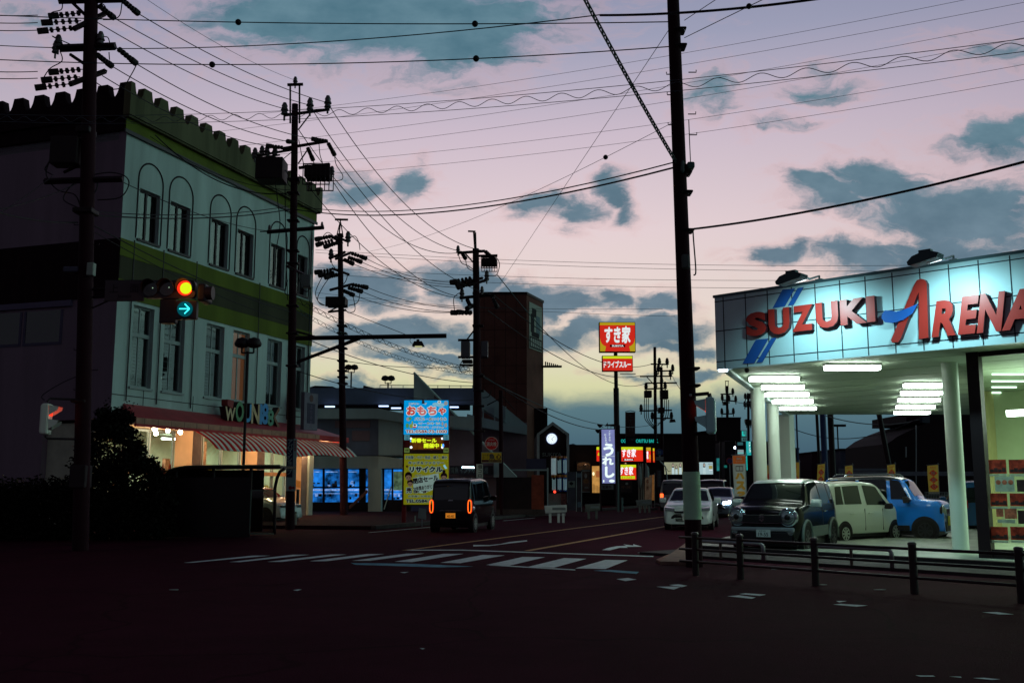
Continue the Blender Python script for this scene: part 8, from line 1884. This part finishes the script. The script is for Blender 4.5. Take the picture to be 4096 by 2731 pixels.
for x in (3390, 3490, 3600, 3700, 3850): 
    b = MB(); u = YF.u(x, -1.9); b.box(u - .05, u + .05, -1.9, -1.8, 0, YF.p(x, 1872, -1.9)[1]); b.build('post', M_STEEL, gr_)
mf_ = front(3745, 52); me_ = mf_.thing('mesh_fence', 'pale wire mesh fence panel behind the yellow banner', 'fence'); b = MB(); u0, z1 = mf_.p(3700, 1967); u1, _ = mf_.p(3790, 1967)
for k in range(15): b.tube([(u0 + (u1 - u0) * k / 14, 0, 0), (u0 + (u1 - u0) * k / 14, 0, z1)], .012, 4)
for k in range(8): b.tube([(u0, 0, z1 * k / 7), (u1, 0, z1 * k / 7)], .012, 4)
b.build('mesh', mat('mesh_pale', (.22, .26, .24), .5), me_)
def simple_post(label, x0, x1, y0, Y, m, top_px=None, cat='post'):
    f = front((x0 + x1) / 2, Y); t = f.thing('steel_post', label, cat); wd = (x1 - x0) * Y / 8000; z1 = f.p((x0 + x1) / 2, y0)[1]; dx = 0 if top_px is None else f.p(top_px, y0)[0]
    b = MB(); b.tube([(0, 0, 0), (dx, 0, z1)], wd, 12); b.build('stem', m, t, smooth=True, auto=40); b = MB(); b.lathe([(wd * 1.4, 0), (wd * 1.4, .12), (wd, .13)], 12); b.build('footing', M_KERB, t)
simple_post('thick blue steel post seen under the canopy', 3291, 3315, 1600, 60, mat('post_blue', (.022, .05, .16), .5)); simple_post('thick dark post right of the blue steel post', 3322, 3346, 1600, 62, M_STEEL); simple_post('leaning dark pole left of the blue steel post', 3276, 3288, 1600, 64, M_STEEL, 3264); simple_post('slim blue pole near the third canopy column', 3193, 3200, 1600, 60, mat('post_blue', (.022, .05, .16), .5)); simple_post('dark pole leaning to the left high under the canopy lights', 3575, 3595, 1600, 66, M_STEEL, 3505)
hf_ = front(3360, 110); t = hf_.thing('yard_lamp', 'small floodlight post with a flat head beyond the forecourt', 'lamp post'); z1 = hf_.p(3360, 1706)[1]; b = MB(); b.tube([(0, 0, 0), (0, 0, z1)], .08, 8); b.build('post', M_STEEL, t); b = MB(); b.box(-.5, .9, -.2, .2, z1, z1 + .25); b.build('head', M_STEEL, t)
ff_ = front(3240, 150)
for k, (x, y) in enumerate(((3214, 1812), (3230, 1808), (3246, 1820))):
    f = front(x, 150); t = f.thing('utility_pole', 'far small pole of the cluster of wires behind the forecourt', 'utility pole', 'small far poles behind the forecourt'); z1 = f.p(x, y)[1]; b = MB(); b.tube([(0, 0, 0), (0, 0, z1)], .14, 8); b.build('shaft', M_STEEL, t)
    b = MB()
    for q in (.4, 1.1): b.box(-.8, .8, -.05, .05, z1 - q - .06, z1 - q + .06)
    b.build('crossarm', M_STEEL, t)
# rolling hills
HMAT = mat('hill_haze', (.055, .085, .12), .95, spec=0, var=.12, scale=.01)
hm = MB(); rows = []
for i in range(5):
    row = []
    for k in range(81):
        x = -700 + k * 25; y = 1150 + i * 40; h = (26 + 16 * math.sin(x * .011 + 1) + 9 * math.sin(x * .029) + 5 * math.sin(x * .071 + 2)) * (0, .75, 1, .8, 0)[i]
        row.append((x, y, max(0, h) - 1))
    rows.append(row)
hm.grid(rows, 0, True); tag(hm.build('hills', HMAT, smooth=True), kind='structure')

# ------------------------------------------------------------------ near left: bus shelter, hedge, hidden car
SHF = front(910, 31)
sh_ = SHF.thing('bus_shelter', 'dark shelter with a rounded roof and a clear end panel before the shop', 'shelter')
M_SHD = mat('shelter_dark', (.010, .005, .008), .4, spec=.3); M_SHE = mat('shelter_edge', (.05, .06, .035), .3, spec=.6)
prof = [(680, 1925), (688, 1900), (700, 1882), (730, 1872), (770, 1866), (900, 1864), (1140, 1863)]
up = SHF.poly(prof, 0); lo_ = [(u + (.05 if i < 3 else 0), z - .07) for i, (u, z) in enumerate(up)]
b = MB(); b.prism(up + lo_[::-1], -.6, 1.6); b.build('roof', M_SHD, sh_)
b = MB(); b.tube([(u, -.61, z) for u, z in up], .03, 6); b.build('roof_edge', M_SHE, sh_, smooth=True)
b = MB(); 
ux = SHF.u(1140, 0); zt = up[-1][1]
pts_ = SHF.poly([(1140, 1872), (1120, 1885), (1108, 1912), (1100, 1950), (1098, 2108)], -.5); b.tube([(u, -.5, z) for u, z in pts_] + [(pts_[-1][0], -.5, .1)], .05, 8); b.build('curved_post', M_SHD, sh_, smooth=True)
b = MB(); u0, z1 = SHF.p(1003, 1962, -.55); u1, z0 = SHF.p(1096, 2104, -.55)
b.box(u0, u0 + .03, -.57, -.53, .1, z1); b.box(u0, u1, -.57, -.53, z1, z1 + .03); b.box(u0, u1, -.57, -.53, .1, .14); fo = b.build('panel_frame', mat('panel_frame', (.12, .18, .15), .4), sh_)
b = MB(); b.box(u0 + .03, u1, -.552, -.548, .14, z1); b.build('clear_panel', glass_mat('panel_glass', (.62, .70, .68), 1.0, .02, 1.0, 1.6), sh_)
b = MB(); ul = SHF.u(690, 1.2); b.box(ul, u0 - .05, 1.2, 1.25, .1, zt - .1); b.build('back_panel', M_SHD, sh_); b = MB(); b.box(ul, u0, -.50, -.45, .02, zt - .35); b.build('front_panel', M_SHD, sh_)
for px in (700, 850, 1000): 
    b = MB(); u = SHF.u(px, -.4); b.tube([(u, -.3, .1), (u, -.3, zt - .05)], .05, 8); b.build('post', M_SHD, sh_)
b = MB(); b.box(ul + .2, u0 - .4, .7, 1.1, .48, .55); b.build('bench', M_SHD, sh_)
pst2 = gp(1182, 2112); bl_ = thing('reflective_bollard', 'slim bollard with a pale reflective edge at the lamp-arm pole', 'bollard', pst2); b = MB(); b.tube([(0, 0, 0), (0, 0, .55)], .035, 8); b.build('stem', mat('bollard_pale', (.38, .44, .36), .4), bl_); b = MB(); b.ball((0, 0, .56), .04); b.build('cap', M_STEEL, bl_)
nb = at(1191, 1985, 35.8); nb_ = thing('notice_plate', 'small grey notice plate on the right side of the lamp-arm pole', 'sign', nb); b = MB(); b.box(-.05, .05, -.02, .02, -.25, .25); b.build('plate', mat('notice_teal', (.10, .15, .14), .6), nb_)
b = MB(); b.box(-.035, .035, -.024, -.021, -.2, .2); b.build('plate_print', mat('notice_ink', (.03, .05, .05), .6, var=.8, scale=20), nb_)
boxcar('silver_car', 'pale car seen through the clear panel of the shelter', 1010, 2092, HD(.80, -.35), paint('paint_pale_teal', (.28, .34, .34), .3), 1.5)

# leafy hedge: branching stems and thousands of small leaves in an uneven mass
hq = at(520, 2150, 29.5); hg = thing('hedge', 'tall dark leafy hedge swallowing the left end of the shop', 'hedge', (hq.x, hq.y, 0))
blobs = [(at(px, py, 29.5) - Vector((hq.x, hq.y, 0)), r * 29.5 / 4000) for px, py, r in ((425, 1660, 36), (395, 1720, 48), (370, 1790, 52), (345, 1870, 58))]
for px, py, r in ((480, 1672, 36), (515, 1668, 22), (455, 1720, 46), (500, 1740, 42), (548, 1790, 32), (540, 1850, 55), (600, 1862, 34), (618, 1890, 30), (480, 1850, 70), (640, 1930, 46), (580, 1980, 75), (480, 2000, 85), (655, 2010, 50), (560, 2090, 80), (440, 2090, 80), (640, 2100, 60), (430, 1900, 60), (400, 2020, 60), (330, 1960, 70), (250, 1985, 70), (160, 1990, 75), (70, 2000, 75), (-20, 2000, 80), (300, 2100, 85), (190, 2110, 85), (80, 2110, 85), (-20, 2110, 85)):  # low blobs at the far left are added to darken that corner
    c = at(px, py, 29.5) - Vector((hq.x, hq.y, 0)); blobs.append((c, r * 29.5 / 4000 * 1.05))
lf = MB()
for c, r in blobs:
    for k in range(int(800 * (r / .4) ** 1.6)):
        v = Vector((rnd.gauss(0, 1), rnd.gauss(0, 1), rnd.gauss(0, 1))).normalized() * r * (rnd.random() ** .33) * (1 + .22 * math.sin(k * 1.7)); v.y *= 1.6
        p = c + v
        if p.z < .02: continue
        s = rnd.uniform(.045, .085); a = Vector((rnd.gauss(0, 1), rnd.gauss(0, 1), rnd.gauss(0, .7))).normalized(); b_ = a.cross(Vector((rnd.gauss(0, 1), rnd.gauss(0, 1), rnd.gauss(0, 1)))).normalized()
        lf.add([p - a * s, p - b_ * s * .5, p + a * s, p + b_ * s * .5], [(0, 1, 2, 3)])
for k in range(14):                                  # loose sprigs poking out of the outline
    c, r = rnd.choice(blobs[:9]); t0 = c + Vector((rnd.uniform(-.2, .6) * r, -.1, r * .8))
    for j in range(9):
        p = t0 + Vector((rnd.uniform(-.1, .1) + .02 * j, rnd.uniform(-.1, .1), .035 * j)); s = .045; a = Vector((rnd.gauss(0, 1), rnd.gauss(0, 1), rnd.gauss(0, 1))).normalized(); b_ = a.orthogonal().normalized()
        lf.add([p - a * s, p - b_ * s * .5, p + a * s, p + b_ * s * .5], [(0, 1, 2, 3)])
lf.build('foliage', mat('hedge_leaf', (.009, .007, .005), .75, spec=.1, var=.5, scale=4), hg)
tk = MB()
for c, r in blobs:
    tk.tube([(c.x * .55 + rnd.uniform(-.1, .1), c.y, 0), (c.x * .8, c.y, c.z * .5), (c.x, c.y, c.z)], .05, 6, .012)
tk.build('trunk', mat('hedge_stem', (.03, .02, .018), .9), hg)
# litter flecks on the kerb of the fence
for k, (x, y) in enumerate(((3282, 2276), (3095, 2276), (3292, 2338), (3520, 2358), (2560, 2210), (700, 2358))):
    p = gp(x, y, .012); b = MB(); n = 6; b.slab([(.07 * math.cos(2 * math.pi * i / n) * rnd.uniform(.6, 1.4), .03 * math.sin(2 * math.pi * i / n) * rnd.uniform(.6, 1.4)) for i in range(n)], 0, .008)
    o = b.build('litter_scrap', mat('litter_pale', (.45, .52, .5), .7)); o.location = p; tag(o, 'tiny pale scrap of litter on the dark ground near the crossing', 'litter', 'scraps of litter')
